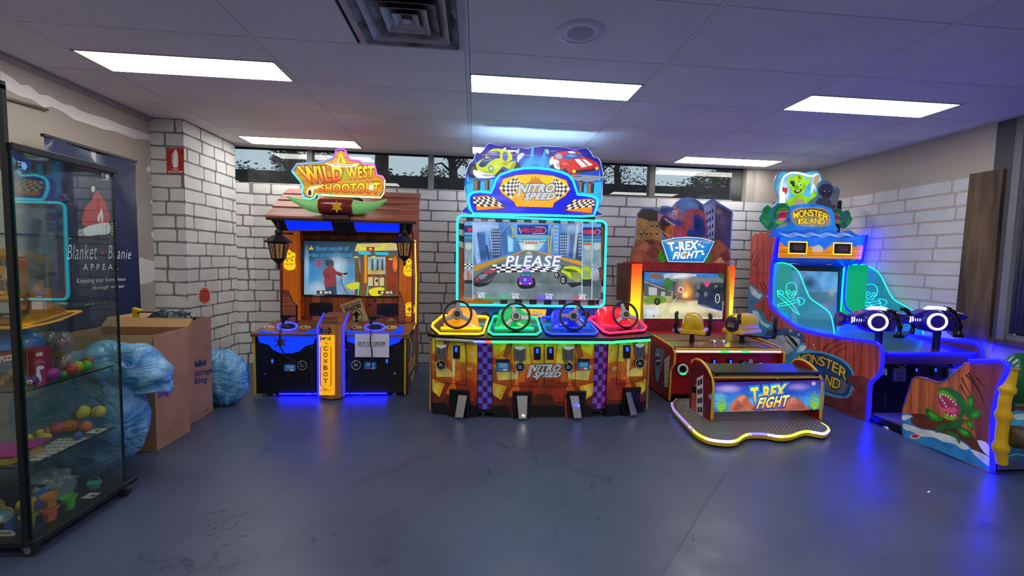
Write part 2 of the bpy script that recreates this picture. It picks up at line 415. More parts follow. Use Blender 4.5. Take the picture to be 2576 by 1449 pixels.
def bricks(wall, O, U, N, length, rows, rh, bl, seed, z_off=0.0, edge=None, solid_from=None, zmax=SILL):
    """hand painted brick pieces: thin proud panels in running courses, each its own object"""
    R_ = random.Random(seed); cnt = 0; O = Vector(O); U = Vector(U); N = Vector(N); low = G()
    for r in range(rows):
        zt = zmax-r*rh; zb = max(zt-rh, .0); x = -R_.uniform(0, bl)*.8
        while x < length:
            L = bl*R_.choice((.62, .9, 1, 1.05, 1.15))*R_.uniform(.94, 1.06); x0, x1 = max(x, 0), min(x+L, length); x += L
            if x1-x0 < .03: continue
            m_ = .0085; j = lambda: R_.uniform(-.004, .004)
            a0, a1, b0, b1 = x0+m_ if x0 > 0 else x0, x1-m_ if x1 < length else x1, zb+m_, zt-m_
            c = min(.010, (a1-a0)*.2)
            base = [(a0+c, b0+j()), ((a0+a1)/2, b0+j()), (a1-c, b0+j()), (a1+j(), b0+c), (a1+j(), b1-c), (a1-c, b1+j()), ((a0+a1)/2, b1+j()), (a0+c, b1+j()), (a0+j(), b1-c), (a0+j(), b0+c)]
            pts = [O+U*p+Vector((0, 0, max(q, .0)))+N*.0005 for p, q in base]
            gg = low if (solid_from is not None and r >= solid_from) else G()
            gg.prism(pts, N*.0022)
            if gg is not low: gg.build('brick', mp_brick, wall); cnt += 1
    if low.v: low.build('brick_courses', mp_brick, wall, kind='stuff')
    return cnt
nb = bricks(wbk, (-2.516, YB, 0), (1, 0, 0), (0, -1, 0), XR+2.516, 17, SILL/17, .365, 5, solid_from=12)
bricks(wp, (-2.67, 4.19, 0), (0, 1, 0), (1, 0, 0), .84, 20, CH/20, .30, 11, zmax=CH)
bricks(wp, (XL, 4.19, 0), (1, 0, 0), (0, -1, 0), .28, 20, CH/20, .27, 12, zmax=CH)
d_ = Vector((.154, .07, 0)); L_ = d_.length; d_.normalize()
bricks(wp, (-2.67, 5.03, 0), d_, (d_.y, -d_.x, 0), L_, 17, SILL/17, .2, 13)
bricks(wr, (XR, YB, 0), (0, -1, 0), (-1, 0, 0), 1.83, 17, SILL/17, .42, 21)

# left wall: plaster repair patches, curtain rail, skirting
a = Art(PX(XL, 1), off=.001)
lf = PX(XL, 1)
a.poly([(0, 178), (30, 196), (52, 214), (72, 214), (100, 238), (120, 240), (160, 262), (182, 266), (200, 278), (240, 291), (262, 296), (300, 312), (345, 328), (378, 340), (380, 352), (335, 348), (290, 330), (262, 326), (240, 318), (222, 312), (185, 300), (160, 282), (130, 268), (110, 270), (80, 250), (45, 240), (20, 226), (0, 214)], 'cdc9c4')
a.poly(sm([(345, 650), (365, 652), (382, 656), (394, 664), (392, 700), (370, 712), (345, 716), (330, 708)], 2), 'c9c5c0')
for x, y, q in ((374, 425, 8), (381, 508, 5), (385, 590, 7), (394, 750, 5), (378, 460, 3)): a.poly(ell(x, y, q*.7, q, 9), 'd2cec9')
a.build('plaster_patch', wl)
g = G(); g.tube([lf.at(-60, 226, .02), lf.at(112, 276, .02)], .009, 8); rl = g.build('rail', mat('rail_bronze', '9a8a76', .4, .6), wl, smooth=True)
# window openings of the back wall
WX0, WX1 = -2.67, 3.5
wd = [(-2.67, -1.935, 1), (-1.88, -.564, 2), (-.504, 2.13, 3), (2.20, 3.215, 4)]
gl = glass('window_glass', 'f0f3f3', .01)
for x0, x1, n in wd:
    wo = sroot(f'window_{n}')
    g = G(); g.box((x0, YB+.06, SILL), (x1, YB+.068, CH)); g.build('glass_pane', gl, wo)
    g = G(); g.box((x0, YB+.03, SILL-.0), (x1, YB+.09, SILL+.012)); g.build('window_sill', mat('sill_white', 'b8b6b2', .5), wo)
for x0, x1, m_, nm in ((-1.935, -1.88, mat('mullion_dark', '3a3733', .5), 'trim_1'), (-.564, -.504, mp_frame, 'trim_2'), (2.13, 2.20, mat('mullion_bronze', '6d6860', .5), 'trim_3')):
    g = G(); g.box((x0, YB+.02, SILL), (x1, YB+.12, CH)); g.build(nm, m_, kind='structure')
# curtain folds and jamb at the window's right end
g = G()
for i in range(5): g.cyl((3.235+i*.03, YB+.10, SILL), (3.235+i*.03, YB+.10, CH), .019, 8)
cu = g.build('curtain', mat('curtain_grey', '5d5f60', .8), org=(3.3, YB+.1, SILL), smooth=True); tag(cu, 'grey curtain gathered at the far end of the high window strip', 'curtain')
G().box((3.38, YB+.01, SILL), (3.5, YB+.13, CH)).build('trim_4', mat('jamb_cream', 'a39d92', .6), kind='structure')
# side glass of the corner window
wo = sroot('window_5'); G().box((XL, 5.055, SILL), (-2.67, 5.10, SILL+.02)).build('window_sill', MATS['sill_white'], wo)
G().box((XL-.05, YB+.06, SILL+.02), (-2.67, YB+.068, CH)).build('glass_pane', gl, wo)

# right side: tall dark window with blinds, timber board
wo = sroot('window_6')
g = G(); g.box((XR+.06, -1.6, .74), (XR+.068, 3.02, CH)); g.build('glass_pane', gl, wo)
fr = mat('frame_white', '77757c', .45)
for n_, lo, hi in (('window_frame', (XR-.01, 2.98, .72), (XR+.09, 3.03, CH)), ('window_frame', (XR+.02, -1.65, .72), (XR+.1, 3.0, .765)), ('window_frame', (XR, 1.4, .76), (XR+.09, 1.46, CH))):
    G().box(lo, hi).build(n_, fr, wo, bevel=.004)
G().box((XR-.06, -1.8, .69), (XR+.1, 3.05, .722)).build('window_sill', mat('timber_sill', '54463c', .5, nz=((3, 30, 30), '3c322c')), wo)
G().box((XR+.0, 3.03, .72), (XR+.12, 3.16, CH+.1)).build('wall_right_jamb', mat('jamb_grey', '4c4c54', .6), kind='structure')
g = G()
for i in range(5): g.cyl((XR+.017, 2.95-i*.028, .78), (XR+.017, 2.95-i*.028, CH-.035), .015, 8)
cu = g.build('curtain', mat('curtain_slate', '43464c', .8), org=(XR+.03, 2.9, .78), smooth=True); tag(cu, 'slate grey curtain gathered beside the dark side window behind the timber board', 'curtain')
bd = mat('blind_dark', '14181a', .6); bl_ = root('window_blind', (XR+.045, 1.0, CH), 'dark vertical blinds drawn across the side window', 'blind')
for i in range(40): G().box((XR+.040, 2.83-i*.11, .768), (XR+.044, 2.939-i*.11, CH-.01)).build('blind_slat', bd, bl_)
G().box((XR+.034, -1.6, CH-.03), (XR+.055, 2.945, CH)).build('head_rail', bd, bl_)
wood_dk = mat('rough_timber', '6e5840', .7, nz=((14, 14, 1.6), '3c2f22', 7), bump=(30, .002))
g = G(); pb = PX(XR-.03, -1)
g.prism([(XR-.035, 3.31, .70), (XR-.035, 3.06, .70), (XR-.035, 3.07, 2.085), (XR-.035, 3.30, 2.085)], (.032, 0, 0))
tb = g.build('timber_board', wood_dk, org=(XR-.03, 3.2, .70), bevel=.003); tag(tb, 'tall rough brown timber board fixed upright between the brick wall and the side window', 'board')

# ---- ceiling: suspended grid, every tile a piece
ce = sroot('ceiling'); cel = G(); cel.box((XL-.1, YF-.1, CH+.012), (XR+.1, YB+.2, CH+.1)); cel.build('ceiling_backing', mat('ceiling_void', '2c2a2c', .9), ce)
GX0, GY0, NX0, NX1, NY0, NY1 = -.065, 1.967, -2, 3, -9, 5
LIGHTS = [(i, j) for i in (-2, 0, 2) for j in (2, 5, -1, -4, -7)]
tile_me = {}
def tile(x0, x1, y0, y1):
    k = (round(x1-x0, 3), round(y1-y0, 3))
    if k not in tile_me:
        g = G(); hx, hy = k[0]/2, k[1]/2; g.box((-hx, -hy, 0), (hx, hy, .012)); o = g.build('ceiling_tile', mp_tile, ce, bevel=.0015, seg=1); tile_me[k] = o.data; me = o
    else:
        me = bpy.data.objects.new('ceiling_tile', tile_me[k]); COL.objects.link(me); me.parent = ce
    me.location = ((x0+x1)/2, (y0+y1)/2, CH)
xs = [XL+.03]+[GX0+1.2*i for i in range(NX0, NX1+1)]+[XR-.03]
for ix in range(len(xs)-1):
    x0, x1 = xs[ix], xs[ix+1]; ci = ix-1+NX0
    for j in range(NY0, NY1):
        y0, y1 = GY0+.6*j, GY0+.6*(j+1)
        if (ci, j) == (-1, 0): tile(x0+.014, GX0-.62, y0+.003, y1-.003); continue     # vent stands here
        if (ci, j+1) in LIGHTS: tile(x0+.014, x1-.014, y0+.003, y0+.297); continue
        tile(x0+.014, x1-.014, y0+.003, y1-.003)
g = G()
for x in xs[1:-1]: g.box((x-.011, GY0+.6*NY0, CH-.001), (x+.011, GY0+.6*NY1+.02, CH+.012))
g.build('grid_bar', mp_bar, ce)
g = G()
g.box((XL, GY0+.6*NY1+.004, CH-.002), (XR, YB+.02, CH+.012)); g.box((XL, YF, CH-.004), (XL+.028, YB, CH+.012)); g.box((XR-.028, YF, CH-.004), (XR, YB, CH+.012))
g.build('perimeter_trim', mp_bar, ce)
G().prism([(XL, YF, CH-.045), (XL+.03, YF, CH-.01), (XL, YF, CH-.01)], (0, 7.78, 0)).build('trim_5', mat('cornice', 'a09a9a', .6), kind='structure')

# ---- ceiling light panels
lite = mat('light_diffuser', 'ffffff', .4, emit='fff9f2', es=PANEL_E); lfr = mat('light_frame', 'c6c4c2', .4)
where = {(-2, 2): 'long white ceiling light panel above the glass cabinet and fire sign', (-2, 5): 'white ceiling light panel close to the back wall above the cowboy machine roof',
 (0, 2): 'white ceiling light panel over the middle of the room in front of the racing header', (0, 5): 'white ceiling light panel mostly hidden behind the blue racing header',
 (2, 2): 'white ceiling light panel toward the dark side window', (2, 5): 'white ceiling light panel close to the back wall above the dinosaur machine'}
for (i, j) in LIGHTS:
    x0 = GX0+1.2*i; y1 = GY0+.6*j; y0 = y1-.3
    lab = where.get((i, j), 'white ceiling light panel %s, %s' % ({-2: 'over the glass cabinet side', 0: 'along the middle of the room', 2: 'along the dark window side'}[i], {-1: 'nearest overhead', -4: 'behind the viewer', -7: 'farthest behind the viewer'}.get(j, '')))
    o = root('ceiling_light', (x0+.6, y0+.15, CH), lab, 'light', 'recessed ceiling light panels')
    G().box((x0+.02, y0+.012, CH-.002), (x0+1.18, y1-.006, CH+.006)).build('diffuser', lite, o)
    g = G(); g.box((x0+.012, y0+.003, CH-.003), (x0+1.188, y0+.012, CH+.01)); g.box((x0+.012, y1-.008, CH-.003), (x0+1.188, y1, CH+.01)); g.box((x0+.012, y0+.003, CH-.003), (x0+.022, y1, CH+.01)); g.box((x0+1.178, y0+.003, CH-.003), (x0+1.188, y1, CH+.01))
    g.build('frame', lfr, o)

# ---- air vent: nested louvres
vm = mat('vent_white', 'c4c2c8', .45, nz=((9, 9, 9), 'b2b0b6', 4)); dirt = mat('vent_dusty', 'aaa8ac', .7, nz=((7, 7, 7), '48484c', 5))
vx, vy = GX0-.30, GY0+.30
o = root('ceiling_vent', (vx, vy, CH), 'square white air vent with nested dusty louvres set in the ceiling', 'vent')
g = G()
for k0, k1 in ((.298, .255),):
    for s_ in (-1, 1):
        g.box((vx-k0, min(vy+s_*k0, vy+s_*k1), CH-.006), (vx+k0, max(vy+s_*k0, vy+s_*k1), CH+.01))
        g.box((min(vx+s_*k0, vx+s_*k1), vy-k1, CH-.006), (max(vx+s_*k0, vx+s_*k1), vy+k1, CH+.01))
g.build('frame', vm, o, bevel=.002)
G().box((vx-.27, vy-.27, CH+.0085), (vx+.27, vy+.27, CH+.0115)).build('duct', mp_dark, o)
for q in range(5):
    ro, ri = .255-q*.048, .255-q*.048-.036; zt, zb = CH+.008, CH-.018
    g = G()
    for a_ in range(4):
        c, s_ = [(1, 0), (0, 1), (-1, 0), (0, -1)][a_]
        def P_(r, t, z): return (vx+c*r-s_*t, vy+s_*r+c*t, z)
        A = [P_(ro, -ro, zb), P_(ro, ro, zb), P_(ri, ri, zt), P_(ri, -ri, zt)]
        B = [P_(ro, -ro, zb+.003), P_(ro, ro, zb+.003), P_(ri+.001, ri, zt+.003), P_(ri+.001, -ri, zt+.003)]
        g.hexa(A, B)
    g.build('louvre', dirt if q in (0, 2) else vm, o)
G().box((vx-.02, vy-.02, CH-.018), (vx+.02, vy+.02, CH-.014)).build('centre_plate', vm, o)
# ---- ceiling speaker
o = root('ceiling_speaker', (.537, 2.288, CH), 'round flush white speaker in a ceiling tile beside the air vent', 'speaker')
G().lathe((.537, 2.288, CH+.006), (0, 0, -1), [(.134, 0), (.134, .008), (.126, .013), (.098, .013), (.094, .009)], 40).build('rim', mat('speaker_white', 'd0ccd6', .4), o, smooth=40)
G().lathe((.537, 2.288, CH+.006), (0, 0, -1), [(.093, .004), (.06, .0115), (.0, .013)], 36, caps=False).build('grille', mat('speaker_grille', 'b4b0bc', .6, bump=(900, .001)), o, smooth=True)

# ---- wall signs
pl = PY(4.189)
o = G().prism([pl.at(420, 373), pl.at(463, 373), pl.at(463, 437), pl.at(420, 437)], (0, -.004, 0)).build('fire_extinguisher_sign', mat('sign_red', 'b5281e', .4), org=pl.at(441, 405)); tag(o, 'red fire extinguisher location sign on the brick pillar', 'sign')
a = Art(PY(4.185), off=.0005); W_ = 'e8e2da'
a.poly(sm([(436, 392), (437, 383), (441, 379), (446, 383), (448, 392), (448, 416), (446, 421), (437, 421), (435, 416)], 2), W_)
a.rect(438, 377, 446, 380, W_); a.line([(436, 384), (433, 390), (433, 412)], 1.5, W_)
a.text('FIRE', (434, 424, 449, 428.5), W_, .02); a.text('EXTINGUISHER', (424, 430, 460, 434.5), W_, .02)
a.build('sign_print', o)
pl = PX(-2.664, 1)
o = G().prism([pl.at(498, 722), pl.at(530, 722), pl.at(531, 769), pl.at(498, 767)], (-.0015, 0, 0)).build('notice_sticker', mat('sticker_white', 'cfcdc6', .5), org=pl.at(514, 745)); tag(o, 'round red notice on white square stuck low on the brick pillar', 'sticker')
a = Art(pl, off=.0008); a.poly(ell(514.5, 744, 14, 20, 28), 'c03a22')
a.bars(506, 731, 523, 736, '5a1410', 4)
for k in range(4): a.rect(503, 740+k*5, 526, 742+k*5, '5a1410')
a.build('sign_print', o)

# ================================================================ OUTSIDE, seen through the high windows
leafm = mat('hedge_leaf', '202c22', .75, nz=((8, 8, 8), '2f3a2e', 4)); bark = mat('bark', '1f1c1a', .9)
def leafy(name, blobs, n, parent, size, seed, m):
    r_ = random.Random(seed); g = G()
    for _ in range(n):
        c, rad = r_.choice(blobs); d = Vector((r_.gauss(0, 1), r_.gauss(0, 1), r_.gauss(0, 1))).normalized()
        p = Vector(c)+Vector((d.x*rad[0], d.y*rad[1], d.z*rad[2]))*r_.uniform(.55, 1.03)
        x, y = basis(Vector((r_.gauss(0, 1), r_.gauss(0, 1), r_.gauss(0, 1)))); s_ = size*r_.uniform(.5, 1.2)
        g.poly([p-x*s_, p-y*s_*.4, p+x*s_, p+y*s_*.4])
    return g.build(name, m, parent, fix=False)
G().box((-8, YB+.14, 1.75), (10, 30, 1.85)).build('ground', mat('outside_ground', '3a3a34', .9), kind='structure')
o = G().box((-6.5, 6.6, 1.85), (8.5, 7.5, 2.50)).build('hedge_core', mat('hedge_core', '141a17', .9)); o.name = 'hedge'
tag(o, 'long dark clipped hedge running outside behind the high windows', 'hedge'); ORG[o.name] = Vector((0, 0, 0))
lb = [((x*.5, 6.75+(i % 2)*.3, 2.35), (.45, .35, .33)) for i, x in enumerate(range(-13, 17))]
l_ = leafy('foliage', lb, 9000, o, .035, 4, leafm)
def tree(x, y, h, seed, crown, dens, lab, size=.05):
    r_ = random.Random(seed); o = root('tree', (x, y, 1.85), lab, 'tree', 'trees outside the window')
    g = G(); g.tube([(x, y, 1.8), (x+.04, y, 1.85+h*.4), (x-.05, y+.05, 1.85+h*.75), (x+.02, y, 1.85+h)], [.15, .12, .08, .03], 8)
    g.build('trunk', bark, o, smooth=True)
    for _ in range(9):
        z = 1.85+h*r_.uniform(.18, .8); an = r_.uniform(0, 2*PI); l = r_.uniform(.5, 1.1)*crown*.7
        e = Vector((x+math.cos(an)*l, y+math.sin(an)*l*.6, z+r_.uniform(-.1, .35)*l)); mid = Vector((x+math.cos(an)*l*.5, y+math.sin(an)*l*.3, z+.12))
        G().tube([(x, y, z-.1), mid, e], [.035, .022, .008], 6).build('branch', bark, o, smooth=True)
    bl = [((x+r_.gauss(0, crown*.5), y+r_.gauss(0, .35), 1.85+h*r_.uniform(.35, .95)), (crown*.32, crown*.3, crown*.2)) for _ in range(11)]
    leafy('foliage', bl, int(dens*2.2), o, size*.6, seed+1, leafm); return o
tree(-3.6, 8.8, 2.2, 31, .95, 2600, 'leafy tree outside the window strip beside the brick pillar')
tree(-1.75, 8.0, 3.2, 33, .25, 60, 'bare thick trunk outside between the cowboy sign and the racing header')
tree(-.5, 9.6, 2.2, 35, .9, 1700, 'feathery tree outside just left of the racing header')
tree(2.75, 9.4, 2.4, 41, 1.0, 700, 'sparse tree with thin branches outside above the dinosaur header')
tree(3.8, 11.2, 2.5, 43, .5, 160, 'nearly bare forked tree outside behind the bronze window bar')
tree(5.5, 8.8, 2.3, 45, .9, 4200, 'dense dark tree outside at the far end of the window strip', .06)
# ================================================================ SHARED ARCADE PARTS
plastic_bk = mat('black_plastic', '101114', .35); panel_bk = mat('black_laminate', '0b0c10', .42); steel = mat('brushed_steel', 'a8aaac', .32, .9)
chrome = mat('chrome', 'd0d2d4', .12, 1); yel_edge = mat('yellow_edging', 'd8b01c', .4); rubber = mat('rubber_black', '15151a', .7)
def coin_slot(parent, pl, x, y, sx=9, sy=17, name='coin_slot', hue='1438ff', es=4):
    o = slab(pl, [(x-sx, y-sy), (x+sx, y-sy), (x+sx, y+sy), (x-sx, y+sy)], .014, name, plastic_bk, parent, .002, .014)
    slab(pl, rrect(x-sx*.35, y-sy*.75, x+sx*.35, y-sy*.05, 1.5), .004, 'slot_light', led('slot', hue, es), o, 0, .0175)
    return o
def reader(parent, pl, x, y, r, ry=None):
    ry = ry or r
    o = slab(pl, ell(x, y, r, ry, 24), .016, 'card_reader', plastic_bk, parent, .0, .016)
    a = Art(pl, off=.0165); a.line(ell(x, y, r*.93, ry*.93, 28), 1.4, '9fb4ac', True); a.bars(x-r*.35, y-r*.25, x+r*.35, y-r*.05, 'c8d0d0', 3)
    a.bars(x-r*.5, y+r*.12, x+r*.5, y+r*.3, 'a0a8a8', 5); a.poly(ell(x-r*.3, y-ry*.62, 1.6, 1.2, 8), '40e060'); a.build('reader_face', o); return o
def card_sticker(parent, pl, x0, y0, x1, y1):
    h = y1-y0; w_ = x1-x0; a = Art(pl, off=.006)
    a.rect(x0, y0, x1, y1, '0c2036'); a.poly(rrect(x0+1, y0+h*.28, x1-1, y1-1, 3), '1a74b4')
    for k in range(4): a.rect(x0+w_*.22, y0+h*(.36+k*.09), x1-w_*.18, y0+h*(.40+k*.09), 'b4d8ec')
    a.rect(x0+w_*.2, y1-h*.2, x0+w_*.46, y1-h*.08, 'c83c3c'); a.rect(x0+w_*.52, y1-h*.22, x0+w_*.82, y1-h*.06, 'e8eef2')
    return a.build('card_sticker', parent)
def leveller(parent, x, y, r=.03):
    g = G(); g.cyl((x, y, 0), (x, y, .012), r, 14); g.cyl((x, y, .012), (x, y, .07), .010, 8); return g.build('levelling_foot', steel, parent, smooth=30)
wood_red = mat('wood_print_red', 'a85c46', .5, nz=((3, 12, 45), '743c2c', 7)); wood_org = mat('wood_print_orange', 'c4702a', .42, nz=((30, 30, 2.5), '7a3a14', 7))
wood_brn = mat('wood_print_brown', '7a3c1c', .45, nz=((26, 26, 2.2), '3f1c0c', 7))

# ================================================================ COWBOY SHOOTING MACHINE
cw = root('shooting_machine', (-1.27, 4.3, 0), 'cowboy shooting arcade machine with wooden cabin roof, lanterns and blue lit front', 'arcade machine')
X0, X1 = -1.93, -.61
# lower console: black body left and right with wooden top
G().box((X0+.012, 3.875, .03), (X1-.012, 4.36, .555)).build('console_body', panel_bk, cw, bevel=.004)
for x in (X0, X1-.014): G().box((x, 3.862, .02), (x+.014, 3.886, .55)).build('edge_strip', yel_edge, cw)
pf = PY(3.872)
for x0, x1 in ((-1.945, -1.39), (-1.13, -.585)):
    g = G(); c = [(x0, 3.845, .556), (x0+.02, 3.83, .556), (x1-.02, 3.83, .556), (x1, 3.845, .556), (x1, 4.36, .60), (x0, 4.36, .60)]
    g.prism(c, (0, 0, .022)); g.build('console_top', mat('wood_print_top', '8c5638', .45, nz=((3, 30, 30), '6a3c26', 6)), cw, bevel=.004)
# yellow trim under the tops
for x0, x1 in ((-1.945, -1.90), (-.65, -.585)): G().box((x0, 3.846, .545), (x1, 3.90, .556)).build('edge_strip', yel_edge, cw)
# blue lit panels under each gun
bl_lit = mat('blue_lit_panel', '0a2a9c', .3, emit='0634ff', es=1.25)
pb_ = PY(3.845)
for pts in ([(645, 838), (660, 832), (700, 838), (760, 838), (792, 828), (795, 845), (786, 866), (765, 872), (752, 884), (735, 889), (705, 889), (686, 880), (676, 868), (652, 862)],
            [(871, 830), (890, 834), (940, 839), (990, 836), (1004, 822), (1012, 818), (1012, 850), (1002, 862), (985, 868), (970, 878), (945, 887), (925, 888), (905, 878), (893, 866), (873, 858)]):
    slab(pb_, pts, .022, 'blue_light_panel', bl_lit, cw, .004)
a = Art(PY(3.845), off=.0015)
def star(cx, cy, r, n=6, q=.45, a0=-PI/2): return [(cx+(r if i % 2 == 0 else r*q)*math.cos(a0+PI*i/n), cy+(r if i % 2 == 0 else r*q)*math.sin(a0+PI*i/n)) for i in range(2*n)]
a.poly(star(706, 862, 15, 6, .5), '3a3440'); 
for i in range(6): a.poly(ell(706+15*math.cos(PI/3*i-PI/2), 862+15*math.sin(PI/3*i-PI/2), 2.2, n=8), '3a3440')
a.build('star_badge', cw)
# rings of blue light round the gun cradles and the guns' cradle
tz = PL((0, 3.83, .578), (0, -.083, 1))
ring_m = led('ring_blue', '2a38ff', 3.2)
for cx, cy in ((723, 822), (943, 824)):
    neon(tz, ell(cx, cy, 25, 9.5, 28), .007, 'cradle_ring', ring_m, cw, True, .006)
    g = G(); p = tz.at(cx+1, cy+2, .0); g.lathe(p, (0, 0, 1), [(.062, -.002), (.060, .022), (.040, .03), (.036, .012)], 20); g.build('gun_cradle', plastic_bk, cw, smooth=40)
a = Art(tz, off=.002)
for x, y in ((676, 823), (768, 824), (897, 824), (985, 824)):
    a.poly(ell(x, y, 14, 4.6, 16), 'c0a884'); a.poly(ell(x, y, 10, 3.2, 12), '4a3424'); a.poly(ell(x+2, y-.5, 6, 1.6, 10), 'c4ac88')
a.text('COWBOY', (660, 829, 690, 833), 'b89a70', .02); a.build('top_print', cw)
# guns lying in the cradles, each with its cable
def pistol(p, lab, cab):
    p = Vector(p); o = root('toy_gun', p, lab, 'light gun', 'guns of the cowboy machine')
    g = G(); g.prism([p+V(x, -.014, z) for x, z in ((-.045, .0), (-.03, .045), (-.052, .055), (-.05, .075), (.05, .078), (.06, .068), (.055, .055), (.02, .05), (.012, .03), (-.008, .03), (-.02, -.004))], (0, .028, 0))
    g.build('body', plastic_bk, o, bevel=.004)
    G().cyl(p+V(.02, 0, .068), p+V(.085, 0, .069), .011, 12).build('barrel', mat('gun_grey', '3a3a40', .35, .5), o, smooth=40)
    G().tube([p+V(.012, 0, .032), p+V(.024, 0, .018), p+V(.012, 0, .012)], .0035, 6).build('trigger_guard', plastic_bk, o)
    G().tube(sm(cab, 5, False), .0055, 8).build('gun_cable', rubber, cw, smooth=True); return o
qa = PY(3.80); qb = PY(3.84)
pistol(tz.at(721, 822, .036), 'black toy gun resting in the cradle beside the star badge', [tz.at(712, 820, .03), qa.at(704, 838), qa.at(703, 868), qb.at(712, 884), qb.at(716, 895), qb.at(740, 909), qb.at(770, 920), qb.at(785, 938), qb.at(790, 960), qb.at(786, 990)])
pistol(tz.at(941, 824, .036), 'black toy gun resting in the cradle above the OUT OF ORDER sheet', [tz.at(936, 822, .03), qa.at(933, 836), qa.at(932, 860), qa.at(936, 890), qa.at(934, 915), qb.at(934, 926)])
G().tube(sm([qb.at(864, 884), qb.at(864, 920), qb.at(872, 960), qb.at(885, 1000), PY(3.8).at(900, 1006), PY(3.83).at(918, 1004), PY(3.87).at(925, 996)], 4, False), .004, 6).build('hanging_cable', rubber, cw, smooth=True)
# paper note
o = G().prism([PY(3.818).at(x, y) for x, y in ((893, 840), (979, 840), (979, 899), (893, 898))], (0, -.0008, 0)).build('paper_notice', mat('paper_white', 'd4d6ee', .7), org=PY(3.818).at(936, 899))
tag(o, 'white paper sheet reading OUT OF ORDER taped on the blue panel', 'notice')
a = Art(PY(3.8165), off=.0003); a.text('OUT OF ORDER', (900, 860, 970, 868), '0c0c14', .02); a.line([(900, 871), (970, 871)], 1, '14141c'); a.build('notice_print', o)
for x, y, in ((684, 913), (971, 913)): coin_slot(cw, pf, x+3, y, 6, 14)
card_sticker(cw, pf, 714, 910, 746, 934); card_sticker(cw, pf, 916, 904, 948, 929)
reader(cw, pf, 762, 918, 12); reader(cw, pf, 897, 917, 12)
for x, y in ((667, 941), (994, 939), (871, 880), (786, 873)): slab(pf, ell(x, y, 2.6, n=10), .006, 'lock', chrome, cw, 0, .006)
for x0 in (784, 879):
    for y0, y1 in ((905, 930), (945, 970)): slab(pf, [(x0, y0), (x0+1.5, y0), (x0+1.5, y1), (x0, y1)], .004, 'hinge', mat('hinge_grey', '5c5c60', .4, .5), cw, 0, .004)
for x in (-1.8, -1.5, -1.02, -.72): leveller(cw, x, 3.95)
# centre pillar: curved wooden front with lit yellow plaque and blue edges
g = G(); n = 8; px0, px1 = -1.352, -1.145
prof = []
arc = [(px0+(px1-px0)*i/n, 3.815-.05*math.sin(PI*i/n)) for i in range(n+1)]
g.prism([(x, y, .012) for x, y in arc]+[(px1, 4.1, .012), (px0, 4.1, .012)], (0, 0, .655)); pil = g.build('centre_pillar', mat('wood_print_pillar', 'c07a42', .4, nz=((22, 22, 2), '9a5a2c', 6)), cw)
g = G(); g.prism([(px0, 3.815, .667), (px0, 4.1, .667), (px0, 4.1, .742), (px0, 3.97, .742)], (px1-px0, 0, 0)); g.build('pillar_cap', MATS['wood_print_top'], cw)
a = Art(PL((0, 3.89, .704), (0, -.075, .155)), off=.006)
a.bars(810, 799, 850, 803, '4a3418', 7)
for k in range(3): a.rect(808, 807+k*4, 852, 808.6+k*4, '5a4020')
a.build('cap_print', cw)
def arcat(x, y, off=0):   # point on the bowed front
    pl = PY(3.80)
    for _ in range(3):
        q = pl.at(x, y); t = min(max((q.x-px0)/(px1-px0), 0), 1); yy = 3.815-.05*math.sin(PI*t)-off; pl = PY(yy)
    return pl.at(x, y)
class Bow:
    def at(s, x, y, off=0): return arcat(x, y, off)
lit_y = mat('yellow_lit_plaque', 'c89c18', .3, emit='ffb612', es=.75)
def bowstrip(y0, y1, x0, x1, off, th, m, name, par, nn=8):
    g = G()
    for i in range(nn):
        a_, b_ = x0+(x1-x0)*i/nn, x0+(x1-x0)*(i+1)/nn
        A = [arcat(a_, y0, off), arcat(b_, y0, off), arcat(b_, y1, off), arcat(a_, y1, off)]
        g.hexa(A, [p+V(0, th, 0) for p in A])
    return g.build(name, m, par)
bowstrip(843, 994, 801, 842, .004, .003, lit_y, 'lit_plaque', pil)
class BArt(Art):
    pass
a = Art(Bow(), 'P', off=.006); OR = 'a8540e'
a.line([(806, 875), (820, 862), (833, 875), (833, 968), (819, 982), (806, 968)], 2.2, OR, True)
for i, c in enumerate('COWBOY'): a.text(c, (814, 871+i*16.2, 824, 882+i*16.2), OR, .03)
a.line(sm([(806, 985), (812, 978), (816, 984), (822, 978), (828, 984), (834, 978)], 3, False), 1, OR)
a.rect(806, 826, 831, 838, '15151a'); a.rect(806, 846, 831, 858, '15151a')
a.poly(ell(819, 832, 11, 3.2), '3a5a7a'); a.poly(ell(819, 852, 11, 3.2), '3a5a7a'); a.build('pillar_print', pil)
for xx in (px0-.006, px1+.006):
    G().tube([(xx, 3.80, .03), (xx, 3.80, .66), (xx, 3.955, .745)], .0085, 8).build('pillar_light_strip', led('pillar_blue', '1420ff', 4.0), cw, smooth=True)
# blue glow strip under the cabinet
G().box((-1.72, 3.868, .024), (-.78, 3.876, .032)).build('underglow_strip', led('under_blue', '0404ff', 70), cw)
